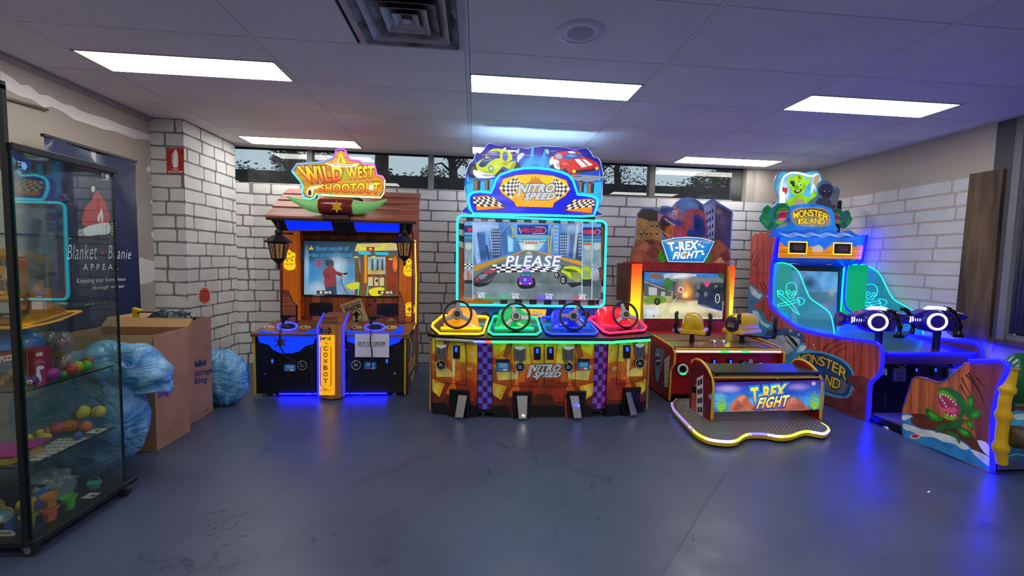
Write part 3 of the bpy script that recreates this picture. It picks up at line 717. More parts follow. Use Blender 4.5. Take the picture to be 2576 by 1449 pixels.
# rear screen box
lx0, lx1 = -1.885, -.615; FY = 4.34
G().box((lx0+.03, FY+.08, .56), (lx1-.03, 4.72, 1.60)).build('cabinet_body', wood_brn, cw)
wp_ = PY(FY+.078)
a = Art(wp_, off=.001)
cols = ['8a4418', '7a3a14', '96501e', '6e3210', '8e4a1a']
xs_ = [746, 768, 785, 806, 828, 850, 873, 896, 921, 944, 966, 988, 1012]
for i in range(len(xs_)-1): a.rect(xs_[i], 592, xs_[i+1]-1, 825, cols[i % 5], 'wood')
a.many([[(x-1.2, 592), (x, 592), (x, 825), (x-1.2, 825)] for x in xs_[1:]], '2a1208')
for x, y in ((757, 760), (762, 800), (945, 757), (930, 768)): a.poly(ell(x, y, 4, 3, 8), '22100a')
a.build('plank_backboard', cw)
for x0, x1 in ((712, 748), (1004, 1040)):
    p0, p1 = PY(FY).at(x0, 700).x, PY(FY).at(x1, 700).x
    G().box((p0, FY-.01, .56), (p1, FY+.085, 1.51)).build('lit_post', mat('lit_wood_post', 'b0601c', .35, emit='d86a10', es=.32, nz=((24, 24, 2), '8a3e10', 6)), cw, bevel=.003)
a = Art(PY(FY-.012), 'L', off=.001)
def badge(cx, cy, s_, word):
    global a
    a = Art(PY(FY-.012), 'L', off=.001)
    a.poly(sm([(cx-14*s_, cy+18*s_), (cx-13*s_, cy-4*s_), (cx-16*s_, cy-14*s_), (cx-8*s_, cy-20*s_), (cx, cy-26*s_), (cx+6*s_, cy-20*s_), (cx+15*s_, cy-16*s_), (cx+14*s_, cy), (cx+15*s_, cy+20*s_), (cx, cy+26*s_)], 3), 'f2c40c')
    a.line(sm([(cx-12*s_, cy-8*s_), (cx, cy-3*s_), (cx+12*s_, cy-10*s_)], 3, False), 2*s_, '7a5008'); a.poly(ell(cx-6*s_, cy+1*s_, 3*s_, 2*s_, 8), '7a5008'); a.poly(ell(cx+6*s_, cy+1*s_, 3*s_, 2*s_, 8), '7a5008')
    a.text(word, (cx-11*s_, cy+8*s_, cx+11*s_, cy+13*s_), '7a5008', .02); a.poly(star(cx, cy-16*s_, 4*s_, 5), '7a5008')
badge(728, 654, 1, 'WILD WEST'); a.build('lit_badge', cw); badge(1028, 672, .9, 'COWBOY'); a.build('lit_badge', cw)
a = Art(PY(FY-.012), 'L', off=.001)
a.poly(ell(1030, 778, 14, 18), 'f2c40c'); a.line(ell(1030, 778, 11, 14.5), 1.2, '7a5008', True); a.poly(star(1030, 778, 8, 4), '7a5008'); a.bars(1021, 787, 1039, 790, '7a5008', 5)
a.build('lit_badge', cw); a = Art(PY(FY-.012), 'L', off=.001); a.poly(sm([(736, 760), (746, 765), (747, 772), (742, 768)], 2), 'f2c40c'); a.build('lit_badge', cw)
# yellow neon edge by the right post
G().tube([PY(FY-.015).at(1044, 604), PY(FY-.015).at(1047, 700), PY(FY-.015).at(1046, 812), PY(FY-.015).at(1036, 835)], .006, 6).build('post_light_strip', led('post_yellow', 'ffb400', 2.2), cw, smooth=True)
# carved side wings beside the screen bottom
for pts in ([(708, 812), (708, 736), (714, 729), (724, 732), (730, 744), (735, 758), (747, 768), (747, 812)], [(1018, 815), (1002, 812), (1002, 738), (1006, 733), (1011, 745), (1014, 760), (1019, 772)]):
    o = slab(PY(4.24), pts, .018, 'side_wing', plastic_bk, cw, .003)
    aa = Art(PY(4.24), off=.001); cx = sum(p[0] for p in pts)/len(pts); cy = sum(p[1] for p in pts)/len(pts)
    q = [(cx+(p[0]-cx)*.86, cy+(p[1]-cy)*.95) for p in pts]; aa.poly(q, '8a4e34', 'hwood'); ys = [y for _, y in q]; x0, x1 = min(p[0] for p in q), max(p[0] for p in q)
    for k in range(9):
        yy = max(ys)-4-k*8.6; aa.line([(x0+1 if yy > 765 else x0, yy), (x0+(x1-x0)*(.95 if yy > 770 else .5), yy-1)], .9, '3e1e14')
    aa.build('wing_print', o)
# screen
SC = PY(4.40)
slab(SC, [(760, 601), (1006, 606), (1006, 749), (760, 745)], .03, 'screen_bezel', plastic_bk, cw, 0, -.002)
a = Art(SC, 'L', off=.001)
a.grad([(765, 606), (862, 608), (862, 741), (765, 741)], ['1c2c40', '2c5070', '3a78a0', '5a90b4', '7e9cb4'])
a.grad([(862, 608), (1002, 611), (1002, 745), (862, 741)], ['202c36', '3a5870', '6a90ac', '7ea0b8', '6c8498'])
for x, y, rx_, ry_, c in ((785, 690, 22, 40, '2e7cb8'), (850, 670, 30, 40, 'b0c8d8'), (800, 725, 30, 22, 'a4b8cc'), (885, 690, 24, 40, '3a80b4'), (905, 720, 30, 24, '86aec8'), (775, 640, 24, 22, '10304e'), (870, 635, 24, 20, '244a68'), (772, 670, 8, 60, '8cb0cc')): a.soft(x, y, rx_, ry_, c)
a.soft(802, 663, 13, 14, 'a02c54')
a.poly([(777, 628), (783, 618), (789, 628)], 'e0c020'); a.text('!', (782, 621, 784, 627), '202020')
a.text('Shoot outside of', (795, 619, 877, 630), '48a0d0', .012, .15, out=('0a1420', .05)); a.text('video screen to reload', (777, 635, 886, 646), '48a0d0', .01, .15, out=('0a1420', .05))
a.poly(ell(829, 662, 11, 10, 16), '2c3440'); a.poly(ell(833, 666, 7, 8, 12), '56423c'); a.poly(ell(828, 658, 10, 6, 12), '323c4a')
a.poly(sm([(817, 677), (828, 671), (840, 674), (846, 682), (858, 686), (866, 690), (864, 696), (852, 694), (845, 692), (845, 722), (818, 722), (816, 700), (812, 688)], 3), '7e3238', 'cloud')
a.poly([(818, 721), (846, 721), (848, 742), (820, 742)], '243c5c', 'cloud'); a.poly(ell(866, 692, 5, 3, 8), 'd8c0b0'); a.poly([(862, 688), (874, 685), (875, 689), (866, 693)], '202830')
a.line(sm([(858, 698), (860, 712), (866, 726), (876, 741)], 4, False), 1.4, '10181e')
# little picture of the machine on the screen
a.poly([(893, 743), (907, 743), (907, 690), (898, 640), (893, 640)], '6a4418', 'cloud'); a.rect(907, 640, 1002, 745, '6e4a20', 'wood')
a.poly([(898, 613), (985, 611), (1000, 613), (1002, 630), (892, 632)], 'c8b070'); a.poly(sm([(898, 612), (912, 622), (925, 624), (925, 630), (905, 627)], 2), 'c8d820'); a.poly(sm([(970, 612), (958, 622), (945, 624), (945, 630), (965, 627)], 2), 'c8d820'); a.rect(922, 621, 942, 631, 'a02c1c'); a.poly(star(932, 626, 5, 4), 'f0d030')
a.poly([(900, 632), (930, 633), (934, 641), (904, 640)], '20b8d8'); a.poly([(942, 634), (975, 635), (979, 642), (946, 641)], '20b8d8')
a.rect(925, 646, 970, 690, '88a8b0', 'cloud'); a.rect(925, 676, 966, 690, 'b8a468', 'cloud'); a.rect(917, 641, 923, 735, 'e08c18'); 
for x in (937, 950, 962): a.poly([(x-2, 652), (x+2, 652), (x+3, 680), (x-3, 680)], '3a4a50')
a.rect(926, 697, 938, 719, 'c4b48c'); a.rect(942, 698, 952, 719, 'c4b48c'); a.rect(955, 698, 966, 719, 'c4b48c'); a.poly(ell(948, 706, 3.5, 4, 10), '3c3020')
a.poly([(971, 650), (1002, 655), (1002, 740), (975, 735)], '7a2c10', 'cloud'); a.poly(ell(994, 665, 6, 20, 12), 'c86a28', 'cloud')
a.poly(sm([(872, 716), (900, 709), (904, 716), (903, 726), (884, 728), (874, 724)], 2), 'c8c81c'); a.poly([(903, 714), (927, 711), (930, 744), (905, 744)], '6c4c2c'); a.poly(sm([(928, 728), (960, 722), (968, 730), (962, 742), (935, 744)], 2), 'd8cc20')
a.line([(904, 711), (901, 743)], 2, '28e8d0'); a.line([(927, 712), (923, 744)], 2, '28e8d0')
for x0 in (797, 951): a.rect(x0, 731, x0+42, 740, '1c1410'); a.rect(x0+2, 732, x0+40, 739, '5a4020'); a.text('0/2', (x0+20, 732.5, x0+36, 738.5), 'f0f4ff', .02); a.poly(ell(x0+11, 735.5, 3, n=10), 'c8e0ff')
for x, y in ((896, 647), (983, 652), (940, 646)): a.poly(ell(x, y, 6, 2.4, 8), 'c8c020')
a.build('screen_image', cw)
G().box((PY(4.393).at(766, 700).x, 4.39, .885), (PY(4.393).at(1001, 700).x, 4.3925, 1.408)).build('screen_glass', glass('screen_glass', 'ffffff', 0, .03), cw)
# speaker grilles on the backboard, wanted poster
for x0, y0, x1, y1 in ((780, 761, 837, 793), (948, 763, 1000, 795)):
    o = slab(wp_, rrect(x0, y0, x1, y1, 3), .012, 'speaker_grille', panel_bk, cw, .002, .014)
    for i in range(4):
        for y in (y0+3, y1-3): slab(wp_, ell(x0+6+i*(x1-x0-12)/3, y, 1, n=6), .002, 'screw', chrome, o, 0, .0165)
    for k in range(5): slab(wp_, [(x0+8, y0+9+k*3.4), (x1-8, y0+9+k*3.4), (x1-8, y0+10.2+k*3.4), (x0+8, y0+10.2+k*3.4)], .001, 'slot', mat('slot_black', '020203', .8), o, 0, .0152)
po = slab(PY(FY+.05), [(855, 767), (908, 749), (930, 812), (880, 824)], .002, 'wanted_poster', mat('kraft_paper', 'b49c70', .7), cw, 0, .0)
a = Art(PY(FY+.048), off=.0008); K = '1c140c'
a.text('DEAD OR ALIVE', ((862, 769), (905, 755), (907, 762), (865, 776)), K, .01); a.text('WANTED', ((866, 777), (906, 764), (909, 772), (870, 786)), K, .05)
a.line(ell(896, 795, 15, 16, 28), 1.4, K, True); a.poly(sm([(884, 790), (891, 789), (893, 784), (900, 784), (902, 789), (910, 790), (900, 794), (890, 794)], 2), K); a.poly(ell(897, 798, 4, 5, 10), K); a.poly([(891, 806), (897, 803), (903, 807), (897, 810)], K)
a.build('poster_print', po)
for pts in ([(962, 812), (985, 800), (1000, 808), (1002, 815)], [(783, 812), (790, 803), (800, 805), (802, 814)]): slab(PY(FY+.05), pts, .002, 'poster_corner', MATS['kraft_paper'], cw, 0, .003)
# roof: overlapping horizontal boards, dark eaves with blue panels
roofp = [(4.03, 1.600), (4.20, 1.705), (4.37, 1.79), (4.54, 1.875), (4.72, 1.960)]
rx = [(-1.895, -.545), (-1.905, -.556), (-1.93, -.568), (-1.95, -.58), (-1.975, -.595)]
for i in range(4):
    (y0, z0), (y1, z1) = roofp[i], roofp[i+1]; a0, b0 = rx[i]; a1, b1 = rx[i+1]
    A = [(a0, y0, z0), (b0, y0, z0), (b1, y1, z1-.012), (a1, y1, z1-.012)]
    G().hexa(A, [(x, y, z+.020) for x, y, z in A]).build('roof_board', wood_red, cw, bevel=.003)
G().box((-1.89, 4.04, 1.582), (-.55, 4.075, 1.602)).build('roof_underside', plastic_bk, cw)
# side panels: left hidden, right maroon showing
for x, nm, mm in ((lx1-.012, 'side_panel', mat('maroon_laminate', '8a3030', .45)), (lx0-.006, 'side_panel', MATS['maroon_laminate'])):
    G().prism([(x, 4.30, .56), (x, 4.72, .03), (x, 4.72, 1.94), (x, 4.30, 1.73), (x, 4.22, 1.53), (x, 4.30, 1.48)], (.018, 0, 0)).build(nm, mm, cw, bevel=.002)
sp = PX(lx1+.006+.001, 1)
G().prism([(X1-.012, 3.875, .03), (X1-.012, 4.72, .03), (X1-.012, 4.72, .62), (X1-.012, 3.875, .55)], (.012, 0, 0)).build('side_panel', mat('side_art_base', '4a2c16', .45, nz=((14, 14, 3), '2a1508', 6)), cw)
a = Art(PX(X1+.0005, 1), off=.0008)
a.poly([(1024, 856), (1046, 838), (1050, 925), (1024, 992)], '4e2c14', 'wood')
a.line(sm([(1030, 850), (1036, 875), (1032, 900), (1036, 930)], 4, False), 2, 'b0a088'); a.line(sm([(1043, 840), (1040, 880), (1046, 920)], 3, False), 1.5, '8a7a62')
a.poly([(1026, 915), (1044, 888), (1044, 915), (1027, 944)], 'b08828', 'wood'); a.line([(1027, 922), (1043, 898)], 1.5, '5a3c10'); a.line([(1027, 932), (1043, 907)], 1.5, '5a3c10')
a.text('60', ((1034, 940), (1042, 930), (1041, 948), (1034, 962)), 'b8b0a0', .03); a.build('side_print', cw)
a = Art(PX(lx1+.0065, 1), off=.0008); a.poly([(1041, 610), (1046, 606), (1048, 812), (1042, 834)], '8c7c58', 'wood')
for k in range(16): a.line([(1042, 622+k*12), (1048, 617+k*12)], 1.2, '4a3c24')
a.build('side_print', cw)
# eave with blue windows
EV = PL((0, 4.06, 1.60), (0, -.5, -.22))
ev = [(672, 543), (1040, 557), (1033, 592), (700, 582)]
slab(EV, [(676, 545), (1040, 556), (1032, 590), (702, 580)], .03, 'eave', mat('eave_black', '0a0c14', .4), cw, 0, 0)
for pts in ([(712, 545), (830, 549), (840, 579), (727, 580)], [(886, 549), (1005, 553), (1006, 585), (897, 582)]):
    o = slab(EV, pts, .008, 'eave_light_panel', mat('eave_blue_lit', '0a1c90', .3, emit='0224ff', es=1.1), cw, 0, .006)
    neon(EV, pts, .0045, 'panel_trim', mat('bronze_trim', '6a4428', .4), o, True, .008)
neon(EV, [(677, 546), (688, 560), (700, 580)], .003, 'eave_edge', yel_edge, cw)
# lanterns
def lantern(cx, top, s_, lab, plane):
    p = plane.at(cx, top); o = subroot('lantern', cw, lab)
    bk = mat('lantern_black', '0c0c10', .4, bump=(120, .001)); k = 1.0*s_
    g = G(); g.lathe(p, (0, 0, -1), [(.018*k, -.02), (.030*k, .0), (.030*k, .012), (.020*k, .02), (.05*k, .035), (.085*k, .062), (.118*k, .088), (.112*k, .098), (.085*k, .10)], 6); g.build('cap', bk, o)
    G().cyl(p+V(0, 0, .02), p+V(0, 0, .09), .009, 8).build('hanger', bk, o)
    zt, zb = -.104*k, -.245*k; rt, rb = .080*k, .052*k; g = G(); gl_ = G(); sc_ = G()
    for i in range(6):
        a0, a1 = PI/3*i+PI/6, PI/3*(i+1)+PI/6
        t0, t1, b0, b1 = [p+V(r*math.cos(q), r*math.sin(q), z) for r, q, z in ((rt, a0, zt), (rt, a1, zt), (rb, a0, zb), (rb, a1, zb))]
        g.tube([t0, b0], .008*k, 6); g.tube([t0, t1], .008*k, 6); g.tube([b0, b1], .008*k, 6)
        def in_(u, v): return (t0.lerp(t1, u)).lerp(b0.lerp(b1, u), v)*1.0
        c = p+V(0, 0, (zt+zb)/2); gl_.poly([in_(.06, .06), in_(.94, .06), in_(.94, .94), in_(.06, .94)])
        for s1 in (.3, .7):
            sc_.tube(sm([in_(.5, .12), in_(s1, .28), in_(.5+(s1-.5)*.4, .42), in_(s1, .58), in_(.5, .5)], 3, False), .0025*k, 4); sc_.tube(sm([in_(.5, .88), in_(s1, .74), in_(.5, .62)], 3, False), .0025*k, 4)
        sc_.tube([in_(.5, .08), in_(.5, .92)], .003*k, 4)
    g.build('cage', bk, o); gl_.build('glass', mat('lantern_amber', 'a8744a', .5, emit='c88a58', es=.22), o, fix=False); sc_.build('scrollwork', bk, o)
    g = G(); g.lathe(p, (0, 0, -1), [(.060*k, .243*k), (.05*k, .262*k), (.022*k, .285*k), (.012*k, .30*k), (.018*k, .315*k), (.004*k, .345*k)], 8); g.build('finial', bk, o, smooth=30)
    G().tube([p+V(0, .01, -.01), p+V(0, .30, .0)], .011, 6).build('bracket', bk, o); return o
lantern(700, 583, .98, 'black lantern hanging at the pillar side of the cowboy machine', PY(3.99))
lantern(1018, 584, .92, 'black lantern hanging at the racing machine side of the cowboy machine', PY(4.06))
# lit title sign, horns
SG = PY(4.12)
outl = [(735, 431), (747, 413), (812, 408), (820, 404), (838, 398), (843, 390), (846, 378), (857, 374), (869, 378), (874, 392), (882, 402), (905, 405), (915, 414), (942, 415), (948, 440), (962, 444), (968, 454), (966, 485), (958, 497), (838, 492), (812, 490), (795, 489), (792, 497), (780, 501), (766, 497), (760, 484), (763, 468), (755, 455)]
sg = slab(SG, outl, .06, 'title_sign', mat('sign_brown', '6a3c10', .4), cw, .003)
rb = [('5a7cff', 0, 4), ('8a4cff', 3, 9), ('c050ff', 8, 13), ('ff50c0', 12, 16), ('ff6a70', 15, 17), ('ffd890', 16, 20), ('60ff90', 19, 22), ('40e8c0', 21, 24), ('40c8ff', 23, 28)]
for c, i0, i1 in rb: neon(SG, [outl[i % len(outl)] for i in range(i0, min(i1, 27)+1)]+([outl[0]] if i1 == 28 else []), .008, 'sign_light_strip', led('rb_'+c, c, 2.2), sg, False, .004)
a = Art(SG, 'L', off=.003)
cx, cy = 853, 447; inn = [(cx+(x-cx)*.965, cy+(y-cy)*.93) for x, y in outl]; a.poly(inn, 'e09a10', 'hwood')
for y in (424, 438, 452, 466, 480): a.line([(752 if y < 450 else 766, y), (940 if y < 440 else 958, y+4)], 1, '8a5208', k='flat')
a.poly([(857, 382), (846, 412), (872, 412)], 'ffe020'); a.poly([(857, 388), (852, 410), (862, 410)], 'c89a08')
a.poly(star(872, 440, 22, 5, .42), 'a8b010'); 
a.text('WILD', ((750, 421), (862, 420), (858, 454), (774, 460)), 'ffe420', .045, out=('6a2a04', .095), col2='ff2c18'); a.text('WILD', ((758, 441), (858, 440), (857, 452), (774, 458)), 'ff6a18', .02) if 0 else None
a.text('WEST', ((870, 421), (941, 418), (939, 446), (875, 450)), 'ffe828', .04, out=('6a3a04', .09), col2='ff9c10'); a.text('SHOOTOUT', ((806, 465), (955, 460), (952, 486), (806, 481)), 'ffe020', .04, out=('6a2a04', .09), col2='ff5010')
a.poly(sm([(818, 409), (835, 413), (862, 412), (890, 412), (903, 411), (896, 419), (870, 421), (836, 419)], 3), 'f4ecc4'); a.poly(ell(845, 412, 6, 6, 12), 'f0b0a8')
for k in range(2): a.rect(854, 411.5+k*4, 888, 413+k*4, 'b86050')
a.poly(sm([(774, 492), (772, 480), (779, 470), (790, 468), (806, 466), (806, 472), (792, 476), (788, 484), (786, 494)], 2), 'e8e0b0'); a.poly(sm([(776, 491), (776, 481), (782, 478), (784, 490)], 2), '30282c')
a.poly(star(934, 471, 12, 7, .4), 'fff8b0')
a.build('sign_print', sg)
# red gradient at the letters' feet
G().box((SG.at(815, 500).x, 4.10, SG.at(815, 503).z), (SG.at(905, 500).x, 4.24, SG.at(815, 495).z)).build('sign_bracket', plastic_bk, cw)
hc = PY(4.05); c0, c1 = hc.at(806, 518), hc.at(890, 521)
hr = .078; g = G(); g.lathe(c0, c1-c0, [(hr*.9, 0), (hr, .012), (hr, (c1-c0).length-.012), (hr*.9, (c1-c0).length)], 28); bar = g.build('horn_boss', mat('maroon_gloss', '7a1a18', .22, coat=.5), cw, smooth=40)
G().box((c0.x+.03, 4.0, 1.60), (c1.x-.03, 4.14, 1.64)).build('boss_foot', mat('maroon_dark', '3a1210', .4), cw)
slab(PY(3.971), star(847, 520, 16, 6, .48), .004, 'star_badge', mat('brass_star', 'c8a018', .3, .6), bar, 0, 0)
hm = mat('horn_glow', '88b878', .35, emit='58c860', es=.28)
for c, pts in ((c0, [(806, 519), (780, 517), (752, 507), (722, 494)]), (c1, [(890, 521), (915, 522), (945, 516), (973, 502)])):
    P = [hc.at(x, y) for x, y in pts]; P = sm(P, 4, False); n = len(P); G().tube(P, [.062*(1-(i/(n-1))**1.3)+.006 for i in range(n)], 14).build('horn', hm, cw, smooth=True)
# ================================================================ FOUR SEAT RACING MACHINE
rc = root('racing_machine', (.55, 3.8, 0), 'four player racing arcade machine with cyan lit screen and coloured steering wheels', 'arcade machine')
BK = '121216'
# body: faceted front. front corners on the floor
FA = [(-.345, 3.43), (.02, 3.335), (.165, 3.325), (1.02, 3.325), (1.17, 3.335), (1.485, 3.43)]
ZB, ZT = .035, .615
side_wood = mat('raw_edge_tan', '9a7a58', .6)
def seg(i, y0=None): return FA[i], FA[i+1]
g = G(); g.prism([(x, y+.012, ZB) for x, y in FA]+[(1.45, 4.15, ZB), (-.32, 4.15, ZB)], (0, 0, ZT-ZB)); body = g.build('cabinet_body', mat('cab_dark', '1a1214', .5), rc)
def vplane(i):
    (x0, y0), (x1, y1) = FA[i], FA[i+1]; d = Vector((x1-x0, y1-y0, 0)); return PL((x0, y0, 0), (d.y, -d.x, 0))
VP = [vplane(i) for i in range(5)]
# side edge strips
for x, y in ((-.352, 3.43), (1.478, 3.43)): G().box((x, y-.006, .03), (x+.016, y+.03, .60)).build('side_edge', side_wood, rc)
# printed front panels
def facet(i, x0a, x0b, x1a, x1b, yt0, yt1, yb0, yb1, seed, mirror=False):
    """x0a top-left, x0b bottom-left, x1a top-right, x1b bottom-right (pixels)"""
    pl = VP[i]; slab(pl, [(x0a, yt0), (x1a, yt1), (x1b, yb1), (x0b, yb0)], .012, 'front_panel', MATS['cab_dark'], rc)
    a = Art(pl, off=.001); TL, TR, BR, BL = Vector((x0a, yt0)), Vector((x1a, yt1)), Vector((x1b, yb1)), Vector((x0b, yb0))
    def Q(u, v):
        if mirror: u = 1-u
        p = (TL*(1-u)+TR*u)*(1-v)+(BL*(1-u)+BR*u)*v; return (p.x, p.y)
    a.grad((TL, TR, BR, BL), ['b8a41c', 'c88a18', 'b4621a', '8c3a16', '4a2014', '1c1214'], 'cloud')
    return a, Q
def racing_print(a, Q):
    L = [('e0c828', [(.02, .02), (.3, .0), (.22, .12), (.05, .2)]), ('8a4a18', [(.3, .0), (.42, .0), (.30, .25), (.2, .2)]), ('e4c838', [(.55, .05), (.7, .0), (.75, .3), (.6, .3)]),
         ('e8d898', [(.44, .1), (.52, .1), (.5, .62), (.46, .62)]), ('d8c060', [(.05, .32), (.42, .42), (.5, .5), (.1, .52)]), ('a84a18', [(0, .22), (.4, .3), (.42, .38), (.0, .3)]), ('e0a020', [(.0, .55), (.28, .6), (.16, .78), (.0, .7)]),
         ('d06a18', [(.30, .72), (.62, .35), (.66, .6), (.45, .76)]), ('8e3014', [(.5, .55), (.9, .5), (.95, .8), (.6, .8)]), ('d8b028', [(.75, .08), (1, .05), (1, .3), (.8, .28)]), ('b85c1c', [(.78, .3), (1, .34), (.98, .52), (.72, .46)]),
         ('e0c040', [(.05, .62), (.2, .58), (.1, .74), (.03, .72)]), ('5a2412', [(0, .8), (.3, .76), (.55, .82), (1, .78), (1, .84), (0, .86)]), ('c83c18', [(.40, .78), (.56, .76), (.54, 1), (.38, 1)]), ('7e2010', [(.42, .84), (.54, .80), (.54, .84), (.42, .88)]), ('7e2010', [(.42, .92), (.54, .88), (.54, .92), (.42, .96)]),
         ('0e0e12', [(0, .86), (.28, .84), (.36, 1), (0, 1)]), ('0e0e12', [(.58, .86), (1, .84), (1, 1), (.58, 1)])]
    for c, p in L: a.poly([Q(u, v) for u, v in p], c, 'cloud' if c != 'e8d898' else 'flat')
    for u, v in ((.12, .66), (.88, .18), (.2, .27), (.82, .38)):
        for k in range(3): a.line([Q(u-.05+.04*k, v-.03), Q(u-.03+.04*k, v+.03)], 1.6, 'e8c860')
        a.line([Q(u-.06, v), Q(u+.08, v-.01)], 1.4, 'e8c860')
def door(pl, pts):
    neon(pl, pts, .0022, 'door_outline', mat('groove_black', '0a0808', .7), rc, True, .005)
a, Q = facet(0, 1086, 1088, 1201, 1200, 846, 856, 1040, 1050, 1); racing_print(a, Q); a.build('panel_print', rc)
a, Q = facet(4, 1531, 1523, 1632, 1621, 855, 848, 1048, 1036, 2, True); racing_print(a, Q); a.build('panel_print', rc)
a, Q0 = facet(2, 1239, 1240, 1495, 1490, 857, 857, 1049, 1049, 3)
def QL(u, v): return Q0(u*.5, v)
def QR(u, v): return Q0(1-u*.5, v)
racing_print(a, QL); racing_print(a, QR)
a.poly([Q0(.42, .7), Q0(.58, .7), Q0(.66, .9), Q0(.34, .9)], '4a2414', 'cloud'); a.poly([Q0(.36, .84), Q0(.64, .84), Q0(.66, 1), Q0(.34, 1)], '120e10')
a.poly([Q0(.44, 0), Q0(.56, 0), Q0(.5, .14)], 'd8c020'); a.build('panel_print', rc)
for i, q in ((1, [(1202, 856), (1238, 857), (1238, 1030), (1202, 1028)]), (3, [(1496, 857), (1530, 856), (1523, 1026), (1490, 1030)])):
    slab(VP[i], q, .010, 'corner_panel', MATS['cab_dark'], rc); a = Art(VP[i], off=.001); a.poly(q, '3a1050'); 
    a.checks(q, 3 if i == 1 else 3, 12, ('5a5ac0', '3e145a') if i == 1 else ('7a50c0', '46104e'))
    if i == 3: a.checks([(q[1][0]-9, q[1][1]), q[1], q[2], (q[2][0]-9, q[2][1])], 1, 12, ('b038b8', '5a1068'))
    a.build('check_print', rc)
door(VP[0], [(1095, 857), (1173, 862), (1173, 968), (1095, 960)]); door(VP[4], [(1555, 860), (1623, 857), (1616, 958), (1550, 967)])
door(VP[2], [(1285, 863), (1368, 863), (1368, 972), (1285, 970)]); door(VP[2], [(1370, 863), (1449, 863), (1446, 970), (1370, 972)])
# coin mechs, slots, readers, stickers
def coinmech(pl, x0, y0, x1, y1):
    o = slab(pl, [(x0, y0), (x1, y0), (x1-1, y1), (x0+1, y1)], .02, 'coin_mech', mat('mech_grey', '7c7e82', .35, .6), rc, .002, .02)
    a = Art(pl, off=.0205); w_ = x1-x0; a.poly([(x0, y0), (x1, y0), (x1-2, y0+5), (x0+w_*.62, y0+9), (x0+w_*.38, y0+9), (x0+2, y0+5)], 'd4d8d8')
    a.line([(x0+w_*.25, y0+9), (x0+w_*.35, y0+26), (x0+w_*.5, y0+29), (x0+w_*.65, y0+26), (x0+w_*.75, y0+9)], 1.4, '202226'); a.build('mech_face', o)
coinmech(VP[0], 1099, 866, 1126, 900); coinmech(VP[2], 1293, 870, 1322, 905); coinmech(VP[2], 1414, 870, 1443, 905); coinmech(VP[4], 1594, 864, 1618, 898)
for i, x, y in ((0, 1149, 885), (2, 1351, 888), (2, 1384, 888), (4, 1575, 884)): coin_slot(rc, VP[i], x, y, 8.5, 16, hue='1030ff', es=4)
for i, x, y in ((0, 1111, 917), (2, 1308, 922), (2, 1429, 922), (4, 1607, 913)): reader(rc, VP[i], x, y, 12.5)
card_sticker(rc, VP[2], 1248, 903, 1282, 934); card_sticker(rc, VP[2], 1452, 902, 1483, 931)
a = Art(VP[2], off=.006)
a.text('NITRO', ((1335, 917), (1411, 917), (1407, 933), (1331, 933)), 'c8ccd0', .05, .25, out=('4a5058', .14)); a.text('SPEED', ((1345, 935), (1412, 935), (1408, 948), (1341, 948)), 'c8ccd0', .05, .25, out=('4a5058', .14))
a.poly([(1333, 918), (1340, 918), (1334, 946), (1324, 951)], 'b8bcc4'); a.poly([(1346, 948), (1356, 948), (1349, 956)], 'b8bcc4'); a.build('logo_print', rc)
for i, x, y in ((0, 1163, 916), (4, 1558, 911), (2, 1360, 916)): slab(VP[i], ell(x, y, 2.2, n=8), .004, 'lock', chrome, rc, 0, .005)
# pedals; the recess shade is a near-black shape painted on each housing
for i, (q, ped, cc) in enumerate((([(1134, 977), (1181, 980), (1184, 1052), (1130, 1048)], [(1156, 990), (1178, 992), (1168, 1050), (1148, 1049)], None), ([(1289, 983), (1339, 983), (1332, 1054), (1289, 1054)], [(1299, 992), (1326, 992), (1322, 1050), (1302, 1050)], 'w'),
        ([(1425, 982), (1473, 982), (1466, 1054), (1427, 1054)], [(1431, 992), (1453, 992), (1457, 1050), (1438, 1050)], 'b'), ([(1567, 974), (1608, 972), (1598, 1045), (1560, 1050)], [(1568, 985), (1580, 983), (1591, 1040), (1575, 1041)], None))):
    pl = VP[(0, 2, 2, 4)[i]]
    o = slab(pl, q, .03, 'pedal_housing', plastic_bk, rc, .002, .03); cx = (q[0][0]+q[1][0])/2
    inner = [(x+(cx-x)*.16, y+(1 if y > 1000 else 5)) for x, y in q]; a = Art(pl, off=.0312); a.poly(inner, '050507'); a.build('recess_shade', o)
    P0 = [pl.at(x, y, .035) for x, y in ped[:2]]; P1 = [pl.at(x, y, .035) for x, y in ped[2:]]; P1 = [Vector((p.x, p.y-.05, max(p.z, .02))) for p in P1]
    g = G(); A = [P0[0], P0[1], P1[0], P1[1]]; g.hexa(A, [p+V(0, .008, -.006) for p in A]); g.build('pedal', mat('pedal_steel', 'a8a8aa', .3, .85), rc, bevel=.002)
    if cc: 
        pt = pl.at(cx, 1010 if cc == 'b' else 1040, .10); G().ball(pt if cc == 'b' else V(pt.x, pt.y, .05), .006, 8).build('pedal_lamp', led('pedal_'+cc, '1020ff' if cc == 'b' else 'ffffe0', 60 if cc == 'b' else 12), rc)
for x, y in ((-.2, 3.5), (.09, 3.42), (1.09, 3.42), (1.35, 3.5), (-.2, 4.05), (1.3, 4.05)): leveller(rc, x, y, .022)
